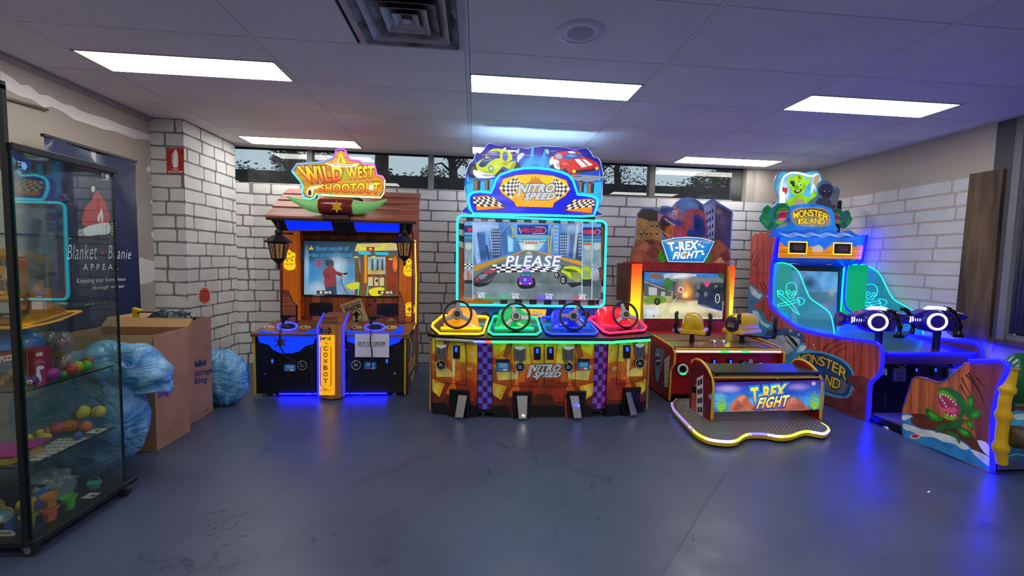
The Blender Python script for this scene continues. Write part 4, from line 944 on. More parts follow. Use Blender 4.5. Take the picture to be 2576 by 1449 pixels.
# console top
CT = [(-.372, 3.425), (-.30, 3.385), (.03, 3.30), (1.14, 3.30), (1.46, 3.385), (1.51, 3.425), (1.50, 3.86), (-.36, 3.86)]
g = G(); lo = [Vector((x, y, .625+(y-3.3)*.10)) for x, y in CT]; g.prism(lo, (0, 0, .028)); g.build('console_top', mat('console_black', '14161c', .3), rc, bevel=.006)
def edgeglow(x0, x1, y0, y1, z, c, nm, es): G().tube([(x0, y0, z), (x1, y1, z)], .0105, 8).build('edge_light_strip', led(nm, c, es), rc, smooth=True)
edgeglow(-.30, .0, 3.378, 3.302, .626, '90908a', 'e_grey', .35); edgeglow(0, .09, 3.302, 3.292, .622, '6a78ff', 'e_blue', 2); edgeglow(.09, .14, 3.292, 3.292, .622, 'ff4a30', 'e_red', 2)
edgeglow(.14, 1.14, 3.292, 3.292, .622, '38e87c', 'e_green', 2.0); edgeglow(1.14, 1.47, 3.292, 3.385, .626, '38e87c', 'e_green', 2.0)
# four coloured player stations
TP = PL((0, 3.3, .655), (0, -.10, 1))
stations = [('yellow', 'ffb400', 'd88a08', [(1107, 797), (1230, 797), (1224, 800), (1216, 832), (1203, 842), (1105, 840), (1086, 822), (1087, 814)], (1151, 791), (1160, 834), -14),
            ('green', '10d878', '0a9a40', [(1240, 797), (1354, 800), (1365, 830), (1355, 842), (1238, 843), (1227, 834), (1230, 820)], (1298, 796), (1294, 834), -2),
            ('blue', '1434ff', '0818c0', [(1360, 800), (1478, 800), (1504, 830), (1500, 840), (1385, 842), (1372, 832), (1358, 806)], (1442, 796), (1437, 834), 3),
            ('red', 'ff1c50', 'd80c20', [(1481, 796), (1600, 800), (1628, 824), (1622, 833), (1530, 839), (1512, 832), (1479, 802)], (1573, 792), (1556, 828), 14)]
OUT = {'yellow': [(1112, 793), (1225, 796), (1231, 800), (1218, 840), (1204, 843), (1105, 842), (1085, 824), (1086, 815)],
       'green': [(1240, 795), (1345, 798), (1353, 802), (1363, 835), (1352, 844), (1240, 844), (1227, 836), (1229, 824)],
       'blue': [(1362, 797), (1466, 797), (1474, 800), (1506, 836), (1498, 843), (1388, 843), (1372, 837), (1358, 804)],
       'red': [(1484, 797), (1590, 795), (1600, 797), (1628, 824), (1622, 833), (1534, 841), (1518, 837), (1479, 802)]}
for nm, cl, bs, _, (wx, wy), (hx, hy), tilt in stations:
    o_ = OUT[nm]; pl = PL((0, 3.34, .668), (0, -.14, 1))
    cx = sum(p[0] for p in o_)/8; cy = sum(p[1] for p in o_)/8
    sl = slab(pl, o_, .012, 'station_plate', mat('plate_'+nm, {'yellow': '5a4208', 'green': '083a1c', 'blue': '0c1c60', 'red': '6a0c20'}[nm], .25, coat=.3), rc, .002, 0)
    neon(pl, [(cx+(x-cx)*.965, cy+(y-cy)*.95) for x, y in o_], .0085, 'station_light_strip', led('st_'+nm, cl, 3.2), rc, True, .006)
    # hood: glowing translucent housing that rises to the back, seen under the wheel
    hm = mat('hood_'+nm, bs, .28, emit=bs, es=.9, coat=.4)
    p = pl.at(hx, hy-6); w0, w1 = .155, .115
    g = G(); yb = p.y+.02; prof = [(0, .0, w0), (.03, .045, w0), (.12, .10, w0*.93), (.24, .125, w0*.85), (.31, .09, w0*.8), (.33, .0, w0*.8)]
    k = len(g.v); m_ = 10
    for dy, dz, hw in prof:
        for j in range(m_+1):
            t = PI*j/m_; xx = -math.cos(t); zz = math.sin(t)**.45; g.v.append(Vector((p.x+hw*xx, yb+dy, p.z+dy*.12+dz*zz)))
    for i in range(len(prof)-1):
        for j in range(m_): g.face([k+i*(m_+1)+j, k+(i+1)*(m_+1)+j, k+(i+1)*(m_+1)+j+1, k+i*(m_+1)+j+1])
    hd = g.build('wheel_hood', hm, rc, smooth=50)
    G().tube([(p.x-w0-.012, yb-.012, p.z+.008), (p.x+w0+.012, yb-.012, p.z+.008)], .009, 8).build('hood_light_strip', led('hd_'+nm, cl, 2.5), rc, smooth=True)
    # steering wheel
    wc = PY(p.y-.005).at(wx, wy); n_ = Vector((math.sin(math.radians(tilt))*.55, -1, .42)).normalized(); x, y = basis(n_)
    R0 = .114; tilt_r = {'yellow': 0, 'green': .25, 'blue': -.5, 'red': .15}[nm]
    whl = G(); whl.tube([wc+x*(R0*math.cos(a_))+y*(R0*math.sin(a_)) for a_ in [2*PI*i/40 for i in range(40)]], .0105, 10, True)
    wo_ = whl.build('steering_wheel', mat('wheel_rubber', '1a1620', .35), rc, smooth=True)
    sp_ = mat('wheel_spoke', '9a9a9e', .3, .5)
    for a_ in (PI/2+tilt_r+2.0, PI/2+tilt_r-2.0+.0, PI/2+tilt_r+PI*0):
        d = x*math.cos(a_+PI/2*0)+y*math.sin(a_); t_ = n_.cross(d)
        A = [wc+t_*.022, wc-t_*.022, wc+d*R0*.95-t_*.013, wc+d*R0*.95+t_*.013]
        G().hexa([q-n_*.010 for q in A], [q+n_*.004 for q in A]).build('spoke', sp_, wo_, bevel=.003)
    G().lathe(wc-n_*.012, n_, [(.045, 0), (.045, .02), (.036, .03)], 20).build('hub', mat('hub_grey', '9c9ca2', .3, .3), wo_, smooth=40)
    G().lathe(wc+n_*.016, n_, [(.026, 0), (.024, .01)], 18).build('horn_button', plastic_bk, wo_, smooth=40)
    G().cyl(wc-n_*.012, wc-n_*.012+V(0, .12, -.045), .022, 12).build('steering_column', plastic_bk, rc, smooth=30)
# base under the screen
G().box((-.05, 3.955, .60), (1.28, 4.25, .842)).build('screen_base', mat('base_blue', '0c2a6a', .4), rc, bevel=.004)
a = Art(PY(3.953), off=.001)
for x0, x1 in ((1168, 1275), (1392, 1502)): 
    a.grad([(x0, 776), (x1, 776), (x1, 802), (x0, 802)], ['143878', '1c50b0', '102c6a'])
    for k in range(3): a.poly(ell(x0+22+k*30, 792, 11, 8, 14), '0a1838')
a.build('base_print', rc)
lp = slab(PY(3.945), [(1296, 775), (1376, 777), (1372, 800), (1296, 799)], .01, 'lit_plate', plastic_bk, rc, .002, 0)
a = Art(PY(3.945), 'L', off=.0015); a.poly([(1297, 776), (1375, 778), (1371, 799), (1297, 798)], 'f0b40c'); a.checks([(1309, 789), (1334, 782), (1330, 794), (1312, 797)], 5, 3, ('1c1c1c', 'f0f0e8')); a.checks([(1342, 783), (1362, 789), (1358, 797), (1344, 794)], 5, 3, ('1c1c1c', 'f0f0e8')); a.text('NITRO', (1326, 789, 1350, 795), 'c03020', .05, .2); a.build('plate_print', lp)
# screen
SP = PY(3.93)
rr = rrect(1150, 541, 1525, 771, 14, 4)
def warp(pts):   # the housing leans with the room's perspective: keep edges on the measured corners
    out = []
    for x, y in pts:
        u, v = (x-1150)/375, (y-541)/230
        tx, ty = 1149+(1527-1149)*u, 540+(555-540)*u; bx, by = 1148+(1521-1148)*u, 768+(774-768)*u
        out.append((tx+(bx-tx)*v, ty+(by-ty)*v))
    return out
slab(SP, warp(rr), .10, 'screen_housing', plastic_bk, rc, .004, 0)
cy_m = led('cyan', '18d8f0', 3.4)
neon(SP, warp(rrect(1152, 543, 1523, 769, 13, 4)), .0105, 'screen_light_strip', cy_m, rc, True, .006)
a = Art(SP, off=.002)
BZ = [(1155, 547), (1519, 560), (1515, 769), (1154, 763)]
a.poly(BZ, '8a3a1c', 'cloud'); a.checks([(1155, 547), (1200, 549), (1196, 640), (1155, 620)], 3, 5, ('9a9490', '1c1414')); a.checks([(1155, 547), (1519, 560), (1519, 572), (1155, 560)], 20, 1, ('a08c8c', '3a1c20'), 1.5)
a.checks([(1240, 749), (1515, 754), (1515, 768), (1240, 765)], 15, 1, ('948488', '381820'), 1); a.checks([(1500, 700), (1518, 705), (1515, 768), (1498, 765)], 2, 4, ('a09498', '201418')); a.poly([(1155, 752), (1240, 752), (1240, 762), (1155, 761)], 'b86a10')
a.build('bezel_print', rc)
a = Art(SP, 'L', off=.012)
slab(SP, [(1167, 556), (1511, 566), (1505, 755), (1167, 751)], .01, 'monitor', plastic_bk, rc, 0, .011)
TLc, TRc, BRc, BLc = (1168, 557), (1510, 566), (1504, 754), (1168, 750)
def K(x, y):   # picture coordinates of the close-up crop (2434 wide, zoom 5.795) -> frame
    return (1130+x/5.795, 530+y/5.795)
def KP(*c): return [K(c[i], c[i+1]) for i in range(0, len(c), 2)]
a.poly([TLc, TRc, BRc, BLc], '3f78c0', 'cloud')
a.poly(KP(860, 170, 1500, 190, 1350, 560, 1050, 560), '5aa0dc'); a.poly(KP(1000, 420, 1420, 420, 1300, 580, 1050, 580), 'a8c8d0'); a.poly(ell(*K(1160, 530), 14, 8), 'd0dcd4')
# left towers
for c, p in (('6c9cdc', (345, 170, 560, 170, 600, 700, 400, 780, 350, 600)), ('8ab4e4', (350, 180, 400, 180, 460, 760, 400, 775)), ('3060a0', (400, 320, 520, 300, 545, 720, 460, 750)), ('7aa4dc', (540, 165, 720, 175, 740, 640, 640, 690)), ('2c4c84', (520, 500, 560, 500, 600, 700, 560, 715)),
             ('283c60', (605, 265, 740, 275, 760, 665, 640, 695)), ('3c6098', (770, 330, 850, 310, 850, 620, 790, 650)), ('4c8cc4', (840, 330, 940, 390, 940, 610, 850, 620)), ('8ad0f0', (850, 370, 930, 420, 925, 590, 860, 600))):
    a.poly(KP(*p), c)
for i in range(4):
    for j in range(9): a.poly(KP(620+i*32, 290+j*42, 642+i*32, 292+j*42, 644+i*32, 312+j*42, 622+i*32, 310+j*42), '9cb4d8')
for i in range(9): a.line([K(560+i*1, 200+i*52), K(735, 205+i*50)], .8, '3a64a8')
for i in range(8): a.line([K(420, 340+i*50), K(535, 330+i*48)], .8, '20406c')
# right towers
for c, p in (('5c90d0', (1500, 180, 1600, 185, 1600, 640, 1510, 620)), ('34507c', (1600, 330, 1760, 320, 1740, 680, 1590, 640)), ('7088b0', (1720, 230, 1900, 200, 1920, 700, 1700, 680)), ('48648c', (1760, 260, 1870, 200, 1830, 690, 1750, 680)), ('a0b4c0', (1850, 200, 1890, 200, 1830, 700, 1790, 690)), ('304468', (1870, 330, 1925, 320, 1922, 740, 1835, 700))):
    a.poly(KP(*p), c)
for i in range(4):
    for j in range(8): a.poly(KP(1612+i*34, 360+j*40, 1634+i*34, 360+j*40, 1632+i*34, 380+j*40, 1610+i*34, 380+j*40), '9cb8dc')
for j in range(7): a.poly(KP(1880, 350+j*48, 1918, 345+j*48, 1916, 375+j*48, 1874, 378+j*48), '8498b8'); a.poly(KP(1525, 220+j*56, 1585, 222+j*56, 1584, 246+j*56, 1524, 244+j*56), '88b0e0')
for p in ((750, 380, 830, 280, 915, 175), (1770, 380, 1720, 280, 1640, 190)): a.line([K(p[i], p[i+1]) for i in (0, 2, 4)], 1.6, '283c60')
a.line([K(745, 480), K(765, 660)], 3.6, '2e6cc8'); a.line([K(1760, 480), K(1735, 680)], 3.6, '2c7cd8'); a.line([K(835, 245), K(915, 175)], 2.2, 'a89468'); a.line([K(1690, 245), K(1640, 190)], 2.2, 'b09c68')
for x, y, rx_, ry_, c in ((480, 230, 260, 120, 'b8d8f8'), (1160, 300, 260, 160, '70b8f0'), (1800, 260, 220, 110, 'a8c8f0'), (1160, 540, 120, 60, 'e8f0e8'), (560, 640, 200, 90, '1c3458'), (1780, 660, 200, 80, '1c3050')): a.soft(*K(x, y), rx_/5.8, ry_/5.8, c, .6)
# gantry
for x in (920, 1490):
    a.line([K(x, 240), K(x, 390)], 1.6, 'b8b020')
    a.line([K(x+30*(1 if x > 1000 else -0), 240), K(x+25, 390)], 1.2, 'b8b020')
for j in range(7): a.line([K(1445, 380+j*36), K(1500, 410+j*36)], 1, 'c8c428'); 
a.line([K(1500, 260), K(1460, 630)], 1.8, 'b8c020'); a.line([K(1440, 370), K(1440, 630)], 1.4, 'b8c020'); a.line([K(905, 380), K(1500, 385)], 1.6, 'a8b04c'); a.line([K(905, 262), K(1000, 262)], 1.4, 'a8a030')
a.poly(KP(990, 205, 1440, 205, 1435, 355, 990, 350), '2436a0'); a.poly(KP(1010, 240, 1430, 235, 1425, 345, 1010, 340), '1a2470'); a.line([K(1250, 240), K(1380, 245), K(1415, 285), K(1380, 335), K(1210, 335)], 1.4, 'c8d0b0'); a.line([K(1015, 250), K(1040, 330)], 1.6, 'e8e8f0')
a.text('WELCOME', (*K(1045, 262), *K(1360, 318)), 'd02848', .04, .2); a.rect(*K(970, 412), *K(1420, 432), '1898a8'); a.poly(KP(990, 398, 1060, 422, 990, 446), '28b8b8'); a.poly(KP(1420, 398, 1360, 422, 1420, 446), '28b8b8')
a.bars(*K(1110, 452), *K(1290, 488), 'd83c28', 5); a.bars(*K(990, 445), *K(1090, 462), '202c4c', 4); a.bars(*K(1310, 450), *K(1410, 465), '202c4c', 4)
# road
a.poly(KP(1110, 575, 1200, 575, 1640, 680, 2170, 900, 2170, 1300, 218, 1280, 218, 1000, 350, 860, 850, 660), '5e6c70', 'cloud'); a.poly(KP(218, 1060, 2175, 1060, 2165, 1302, 215, 1280), '6c7c84', 'cloud')
a.poly(KP(355, 800, 850, 660, 1105, 572, 1100, 590, 860, 690, 360, 890), 'b4842c'); a.poly(KP(1200, 575, 1640, 680, 1925, 740, 1925, 800, 1640, 715, 1230, 588), 'd08c20'); a.line([K(1185, 615), K(1205, 650)], 1, 'd8dcd8')
a.checks([K(640, 785), K(1640, 790), K(1940, 880), K(560, 905)], 16, 4, ('e4e8ec', '1c2024'))
a.checks([K(700, 785), K(1640, 790), K(1640, 810), K(680, 810)], 1, 1, (None, None))
a.text('PLEASE', (*K(820, 660), *K(1620, 812)), 'dce6fa', .02, .2, out=('6a7ca8', .06))
for x, y, rx_, ry_, c in ((1160, 620, 60, 50, 'b8c4b8'), (700, 1150, 420, 100, '80909c'), (1500, 1150, 420, 90, '50606a'), (620, 1270, 260, 50, '48a880'), (830, 1250, 150, 60, '38b080'), (1380, 1260, 170, 60, '5848f0'), (1880, 1270, 130, 50, 'c05070'), (300, 1260, 130, 60, 'd09868'), (1160, 1100, 160, 40, '20282c')): a.soft(*K(x, y), rx_/5.8, ry_/5.8, c, .75)
# cars
a.poly(sm(KP(355, 990, 420, 930, 520, 870, 620, 855, 690, 880, 690, 930, 600, 1000, 470, 1070, 360, 1060), 3), '3a3c48'); a.poly(sm(KP(500, 890, 600, 860, 680, 870, 640, 900, 560, 915), 3), 'a04048'); a.poly(sm(KP(420, 960, 500, 920, 560, 930, 480, 1000), 3), '787c8c'); a.poly(sm(KP(360, 1050, 560, 1050, 660, 960, 560, 1080, 400, 1110), 3), '1a1c24'); a.poly(ell(*K(408, 1000), 4, 4), 'b43c2c')
for c, p in (('14161c', (990, 1060, 1000, 980, 1050, 980, 1170, 980, 1230, 980, 1255, 1070, 1200, 1130, 1040, 1130)), ('6c2cb8', (1020, 1070, 1030, 950, 1080, 920, 1150, 920, 1190, 950, 1210, 1070)), ('b888d8', (1060, 930, 1075, 850, 1110, 838, 1160, 850, 1190, 930)), ('28707c', (1045, 930, 1070, 890, 1180, 890, 1195, 940, 1120, 930))): a.poly(sm(KP(*p), 3), c)
for x, y, r, c in ((1075, 935, 5, '38a8c8'), (1145, 935, 5, '38a8c8'), (1103, 1005, 3.4, '38c8e0'), (1035, 1060, 2.5, 'f0b0a0'), (1172, 1060, 2.5, 'f0b0a0')): a.poly(ell(*K(x, y), r), '184454' if r > 4 else c); a.poly(ell(*K(x, y), r*.6), c)
a.poly(sm(KP(1620, 880, 1720, 810, 1860, 820, 1925, 870, 1925, 990, 1860, 1010, 1760, 990, 1700, 930), 3), 'b4cc10'); a.poly(sm(KP(1640, 860, 1740, 845, 1860, 880, 1840, 920, 1760, 900), 3), '4c5c20'); a.poly(KP(1760, 890, 1900, 900, 1925, 990, 1880, 1050, 1780, 1000), '808c50', 'cloud')
for x, y, r in ((1565, 935, 7), (1660, 1010, 9)): a.poly(ell(*K(x, y), r, r*1.2), '16181c'); a.poly(ell(*K(x-8, y), r*.5, r*.75), 'a8b4b8'); a.poly(ell(*K(x-8, y), r*.25, r*.4), '3c4448')
a.poly(KP(1700, 1050, 1925, 1040, 1925, 1080, 1780, 1120), '1e2024')
# left and right strips of the multi-view
for x0, x1, nm in ((222, 345, 'l'), (1940, 2070, 'm'), (2085, 2205, 'r')):
    dy = 0 if nm == 'l' else 25
    a.rect(*K(x0, 165+dy), *K(x1, 480), '5c98d4'); a.rect(*K(x0, 220+dy), *K(x1, 320+dy*2), '20286c'); a.rect(*K(x0, 350+dy), *K(x1, 460), '386090'); a.rect(*K(x0, 385+dy), *K(x1, 410+dy), '1c98a8'); a.rect(*K(x0, 460), *K(x1, 820), '7c949c', 'cloud'); a.poly(ell(*K((x0+x1)/2, 520), 9, 9), 'a8b8b8')
    a.rect(*K(x0, 980), *K(x1, 1270), '5a686e', 'cloud')
a.rect(*K(1945, 470), *K(2060, 505), 'c45048'); a.text('W', (*K(275, 255), *K(335, 310)), 'd83048', .06, .2); a.text('OM', (*K(1955, 285), *K(2065, 340)), 'd83048', .06, .1); a.text('E', (*K(2092, 290), *K(2140, 340)), 'd83048', .06, .1); a.line([K(2150, 270), K(2195, 310), K(2155, 360)], 1.5, 'c0ccd0')
a.checks([K(222, 775), K(345, 775), K(345, 840), K(222, 840)], 4, 3, ('e0e4e8', '1c2024')); a.poly(sm(KP(222, 850, 320, 850, 340, 940, 335, 1040, 222, 1040), 2), '8c8c98', 'cloud'); a.rect(*K(265, 880), *K(295, 1010), 'b05048'); a.rect(*K(222, 1010), *K(345, 1060), '20242c')
a.poly(sm(KP(1935, 830, 2040, 820, 2060, 900, 2050, 990, 1930, 990), 2), '98b428'); a.poly(KP(1945, 880, 2040, 880, 2045, 970, 1940, 970), '7c9c60'); a.rect(*K(1935, 1000), *K(2070, 1100), '24282e'); a.poly(sm(KP(2070, 870, 2160, 860, 2180, 960, 2160, 1010, 2065, 1010), 2), '8c98a4', 'cloud'); a.checks([K(2085, 790), K(2165, 790), K(2165, 850), K(2080, 850)], 4, 3, ('d0d4d8', '2c3034'))
for x in (345, 1935, 2078): a.line([K(x, 165), K(x-(10 if x > 1000 else 0), 1290)], 1.6, 'b0dcf8')
for x, y in ((467, 1200), (960, 1210), (1448, 1215), (1930, 1222)):
    a.text('Coins', (*K(x-52, y-16), *K(x+56, y+16)), 'e8f0f8', .02); a.text('0/2', (*K(x-42, y+26), *K(x+44, y+66)), 'e8f0f8', .03)
a.build('screen_image', rc)
p0, p1 = SP.at(1168, 751, .018), SP.at(1510, 566, .018); G().box((p0.x, p0.y-.0015, p0.z), (p1.x-.02, p0.y, p1.z)).build('screen_glass', glass('screen_glass2', 'ffffff', 0, .02), rc)
# ---- header
HP = PY(3.98)
wav = [(1172, 455), (1170, 440), (1179, 413), (1190, 402), (1197, 383), (1207, 385), (1219, 372), (1228, 360), (1243, 363), (1256, 366), (1272, 365), (1288, 371), (1308, 370), (1325, 373), (1345, 369), (1366, 367), (1392, 368), (1420, 370), (1445, 377), (1458, 375), (1475, 372), (1485, 380), (1494, 394), (1504, 396), (1512, 408), (1514, 420), (1518, 436), (1516, 470), (1514, 500), (1503, 530), (1495, 545), (1185, 540), (1173, 520), (1176, 500), (1168, 480)]
wav = sm(wav, 3)
slab(HP, wav, .03, 'header_board', mat('header_edge', '88a0c0', .3), rc, 0, 0)
a = Art(HP, 'L', off=.001)
cx, cy = 1343, 460; a.poly(wav, 'b8d0f0'); q = [Vector((cx+(p[0]-cx)*.99, cy+(p[1]-cy)*.985)) for p in wav]; a.poly(q, '2020a0', 'cloud')
def H(x, y): return (1140+x/5.5725, 340+y/5.5725)
def HPx(*c): return [H(c[i], c[i+1]) for i in range(0, len(c), 2)]
a.poly(HPx(160, 640, 280, 380, 1080, 300, 1240, 300, 2000, 400, 2100, 620, 2060, 1000, 1990, 1080, 240, 1080, 200, 1000, 175, 800), '1c48c8', 'cloud'); a.poly(HPx(180, 700, 560, 620, 540, 820, 240, 860, 220, 1050, 190, 900), '28a8e8', 'cloud'); a.poly(HPx(1760, 700, 2080, 650, 2080, 900, 2010, 1080, 1980, 900, 1760, 830), '28a8e8', 'cloud')
for p in ((1040, 460, 1080, 300, 1100, 180, 1130, 180, 1120, 320, 1100, 460), (1190, 460, 1240, 330, 1280, 200, 1310, 200, 1290, 340, 1270, 470), (940, 460, 1010, 380, 1060, 330, 1050, 460), (1290, 460, 1330, 400, 1340, 470)): a.poly(sm(HPx(*p), 2), '38a8f0', 'cloud')
for p in ((300, 640, 340, 480, 300, 300, 330, 480, 380, 640), (190, 640, 200, 560, 240, 660), (2030, 640, 2060, 470, 2060, 640)): a.poly(HPx(*p), '40b0f0')
for x, y, rx_, ry_, c in ((1180, 380, 300, 130, '38b0ff'), (300, 700, 160, 120, '30c0f8'), (1950, 800, 150, 200, '30c0f8'), (700, 160, 420, 60, '3418a0'), (1700, 190, 380, 50, '3418a0'), (230, 900, 60, 200, '40d0ff')): a.soft(*H(x, y), rx_/5.57, ry_/5.57, c, .8)
# yellow buggy
def blob(c, *p, k='flat', n=3): a.poly(sm(HPx(*p), n), c, k)
blob('24242c', 215, 540, 230, 430, 290, 400, 340, 430, 350, 560, 300, 600, 240, 590); blob('4c4c58', 240, 540, 255, 450, 300, 440, 320, 560); blob('24242c', 830, 470, 870, 380, 930, 400, 940, 460, 900, 490, 850, 490)
blob('26262e', 590, 560, 620, 500, 680, 480, 720, 500, 640, 560)
blob('c0d418', 320, 410, 400, 340, 520, 310, 660, 320, 760, 380, 870, 360, 870, 400, 830, 470, 780, 480, 700, 440, 640, 500, 570, 560, 470, 540, 420, 510, 350, 500); blob('c8d820', 460, 320, 500, 230, 580, 190, 720, 200, 800, 230, 830, 330, 780, 370, 680, 370)
blob('2c4090', 470, 300, 510, 235, 640, 230, 655, 280, 640, 330); blob('4468a8', 690, 300, 700, 250, 740, 235, 770, 290, 750, 360, 700, 350); blob('2c3880', 360, 420, 420, 340, 520, 320, 590, 330, 520, 370, 440, 440, 400, 450); blob('7a90c8', 400, 370, 560, 330, 500, 360)
blob('e8f0f4', 280, 500, 320, 490, 560, 560, 565, 590, 440, 605, 330, 590, 285, 545); blob('98a8c0', 430, 545, 560, 560, 560, 580, 430, 575); a.poly(ell(*H(530, 468), 6.5, 7), '283048'); a.poly(ell(*H(530, 468), 4.5, 5), 'a0e0f8'); blob('f0f4fa', 690, 200, 740, 170, 735, 200); blob('b0d4f0', 880, 240, 925, 180, 920, 250, 890, 260); blob('d0dcec', 900, 290, 960, 250, 1000, 265, 980, 300, 930, 350, 900, 380); blob('e8eef4', 770, 210, 900, 215, 880, 232, 780, 235)
blob('98a418', 790, 480, 830, 400, 870, 370, 880, 400, 840, 480); a.line([H(400, 275), H(1150, 285)], 1.2, 'd890e0')
for x, y, rx_, ry_, c in ((560, 250, 90, 30, 'a0b8f0'), (420, 420, 80, 40, '1c2c70'), (600, 440, 60, 40, 'f0f870'), (730, 400, 60, 40, '7c8810'), (500, 520, 120, 20, '808810')): a.soft(*H(x, y), rx_/5.57, ry_/5.57, c, .8)
# red coupe
blob('e8ecf0', 1350, 410, 1370, 320, 1420, 300, 1480, 340, 1500, 470, 1440, 470); blob('282c3c', 1360, 470, 1370, 420, 1400, 410, 1420, 470); blob('d02828', 1400, 330, 1430, 260, 1520, 230, 1700, 225, 1780, 240, 1830, 300, 2000, 380, 2040, 440, 2030, 490, 1800, 530, 1700, 560, 1620, 530, 1560, 480, 1500, 470, 1480, 360)
blob('2c58b0', 1540, 330, 1560, 275, 1660, 255, 1770, 260, 1820, 300, 1700, 330, 1580, 345); blob('8ab0d8', 1430, 320, 1450, 270, 1510, 265, 1520, 330); a.poly(HPx(1600, 230, 1680, 226, 1720, 255, 1640, 258), 'f0f0f0'); a.poly(HPx(1700, 340, 1770, 335, 1880, 440, 1800, 455), 'e8e8ec'); a.poly(HPx(1800, 335, 1850, 340, 1960, 420, 1900, 435), 'e8e8ec'); blob('a01c1c', 1560, 370, 1640, 380, 1650, 410, 1580, 400)
blob('282a34', 1680, 500, 1860, 480, 2030, 460, 2020, 490, 1860, 520, 1720, 540, 1690, 530); a.poly(ell(*H(1694, 508), 4.2), 'd8e820'); a.poly(ell(*H(2012, 465), 4), 'd8e820'); blob('8890a4', 1660, 560, 1860, 560, 2090, 580, 2080, 610, 1920, 650, 1740, 640, 1660, 590); blob('303440', 1540, 510, 1560, 460, 1600, 490, 1600, 530); blob('b0c8e8', 1300, 210, 1330, 205, 1340, 260, 1310, 260); blob('4c6cb0', 1340, 220, 1460, 215, 1400, 240)
for i in range(6): a.rect(*H(1695+i*18, 570), *H(1705+i*18, 590), '30343c')
for x, y, rx_, ry_, c in ((1560, 400, 90, 30, 'ff8070'), (1960, 440, 70, 30, 'a01414'), (1480, 420, 60, 60, '981010'), (1660, 290, 90, 22, '90c8f0'), (1620, 540, 90, 20, '801010')): a.soft(*H(x, y), rx_/5.57, ry_/5.57, c, .7)
# pipes
for x0, x1, y0, y1 in ((280, 385, 625, 780), (440, 515, 620, 770), (1755, 1835, 650, 800), (1870, 1975, 670, 815)):
    a.grad([H(x0, y0), H(x1, y0), H(x1-8, y1), H(x0+8, y1)], ['584030', '988070', '302830', '181c2c'], horiz=True); a.poly(ell(*H((x0+x1)/2, y0), (x1-x0)/11.1, 3), '988878'); a.poly(ell(*H((x0+x1)/2, y0), (x1-x0)/14, 2), '282430')
a.build('header_print', rc)
# blue title hood in front with neon outline
TPn = PY(3.90)
hood = HPx(280, 1100, 240, 1030, 215, 930, 225, 850, 270, 810, 370, 790, 530, 810, 570, 720, 590, 640, 660, 555, 830, 495, 990, 465, 1150, 460, 1350, 480, 1520, 520, 1620, 565, 1680, 640, 1720, 760, 1745, 835, 1840, 840, 1950, 860, 2010, 890, 2020, 930, 2010, 1010, 1970, 1130, 1800, 1140, 1200, 1120, 700, 1110)
slab(TPn, hood, .07, 'title_hood', mat('hood_blue', '1238d0', .35, emit='0a38e8', es=.45), rc, .004, 0)
neon(TPn, hood, .0095, 'hood_light_strip', cy_m, rc, True, .004)
a = Art(TPn, 'L', off=.003)
ctr = HPx(640, 750, 700, 610, 880, 555, 1150, 540, 1400, 565, 1590, 630, 1640, 760, 1580, 850, 1420, 950, 1395, 1020, 880, 1005, 850, 940, 670, 815)
a.poly([( (1145-0)*0+x, y) for x, y in ctr], '8a1c10'); cx, cy = H(1145, 790); ci = [(cx+(x-cx)*.985, cy+(y-cy)*.975) for x, y in ctr]; a.poly(ci, 'f0a80c')
a.poly(HPx(700, 620, 880, 565, 1150, 550, 1400, 575, 1580, 640, 1620, 750, 1400, 760, 900, 760, 660, 740), 'f4c410')
for p in ((1090, 640, 1100, 570, 1130, 620, 1155, 560, 1180, 620, 1215, 570, 1210, 640), (1040, 680, 1080, 640, 1240, 640, 1270, 690, 1040, 690)): a.poly(HPx(*p), 'd07c10')
a.checks([H(640, 740), H(890, 580), H(940, 680), H(820, 890)], 7, 5, ('f0ece4', '4a4440')); a.checks([H(1410, 590), H(1640, 750), H(1460, 905), H(1390, 680)], 7, 5, ('f0ece4', '4a4440'))
a.text('NITRO', ((H(935, 690)), (H(1425, 690)), (H(1405, 800)), (H(915, 800))), 'd0d0d4', .05, .2, out=('5a707c', .13)); a.text('SPEED', (H(1010, 815), H(1430, 815), H(1410, 900), H(995, 900)), 'd0d0d4', .05, .2, out=('5a707c', .13))
a.poly(HPx(930, 690, 975, 690, 930, 850, 885, 880), 'c4c8cc'); a.poly(HPx(1010, 900, 1080, 900, 1045, 940), 'b8c0c4'); a.bars(*H(1030, 970), *H(1260, 992), 'f8a070', 8)
for p, fl in (((280, 870, 320, 860, 470, 845, 600, 890, 740, 1015, 700, 1030, 330, 1060), ((280, 865), (560, 870), (735, 1015), (285, 985))), ((1980, 910, 1930, 890, 1860, 890, 1700, 910, 1545, 1040, 1600, 1065, 1940, 1100), ((1700, 900), (1975, 925), (1985, 1010), (1545, 1040)))):
    a.poly(HPx(*p), 'a02c10'); c_ = HPx(*p); mx_ = sum(q[0] for q in c_)/len(c_); my_ = sum(q[1] for q in c_)/len(c_); a.poly([(mx_+(x-mx_)*.96, my_+(y-my_)*.93) for x, y in c_], 'f08c10'); a.checks([H(*q) for q in fl], 9, 4, ('f0e8dc', '28221e'), 1.5)
a.build('hood_print', rc)
# white lamps behind the header that wash the ceiling
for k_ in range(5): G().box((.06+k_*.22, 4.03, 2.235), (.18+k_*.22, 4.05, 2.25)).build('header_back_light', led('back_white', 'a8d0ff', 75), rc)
G().box((.0, 4.012, .62), (1.14, 4.20, 2.15)).build('header_spine', plastic_bk, rc)
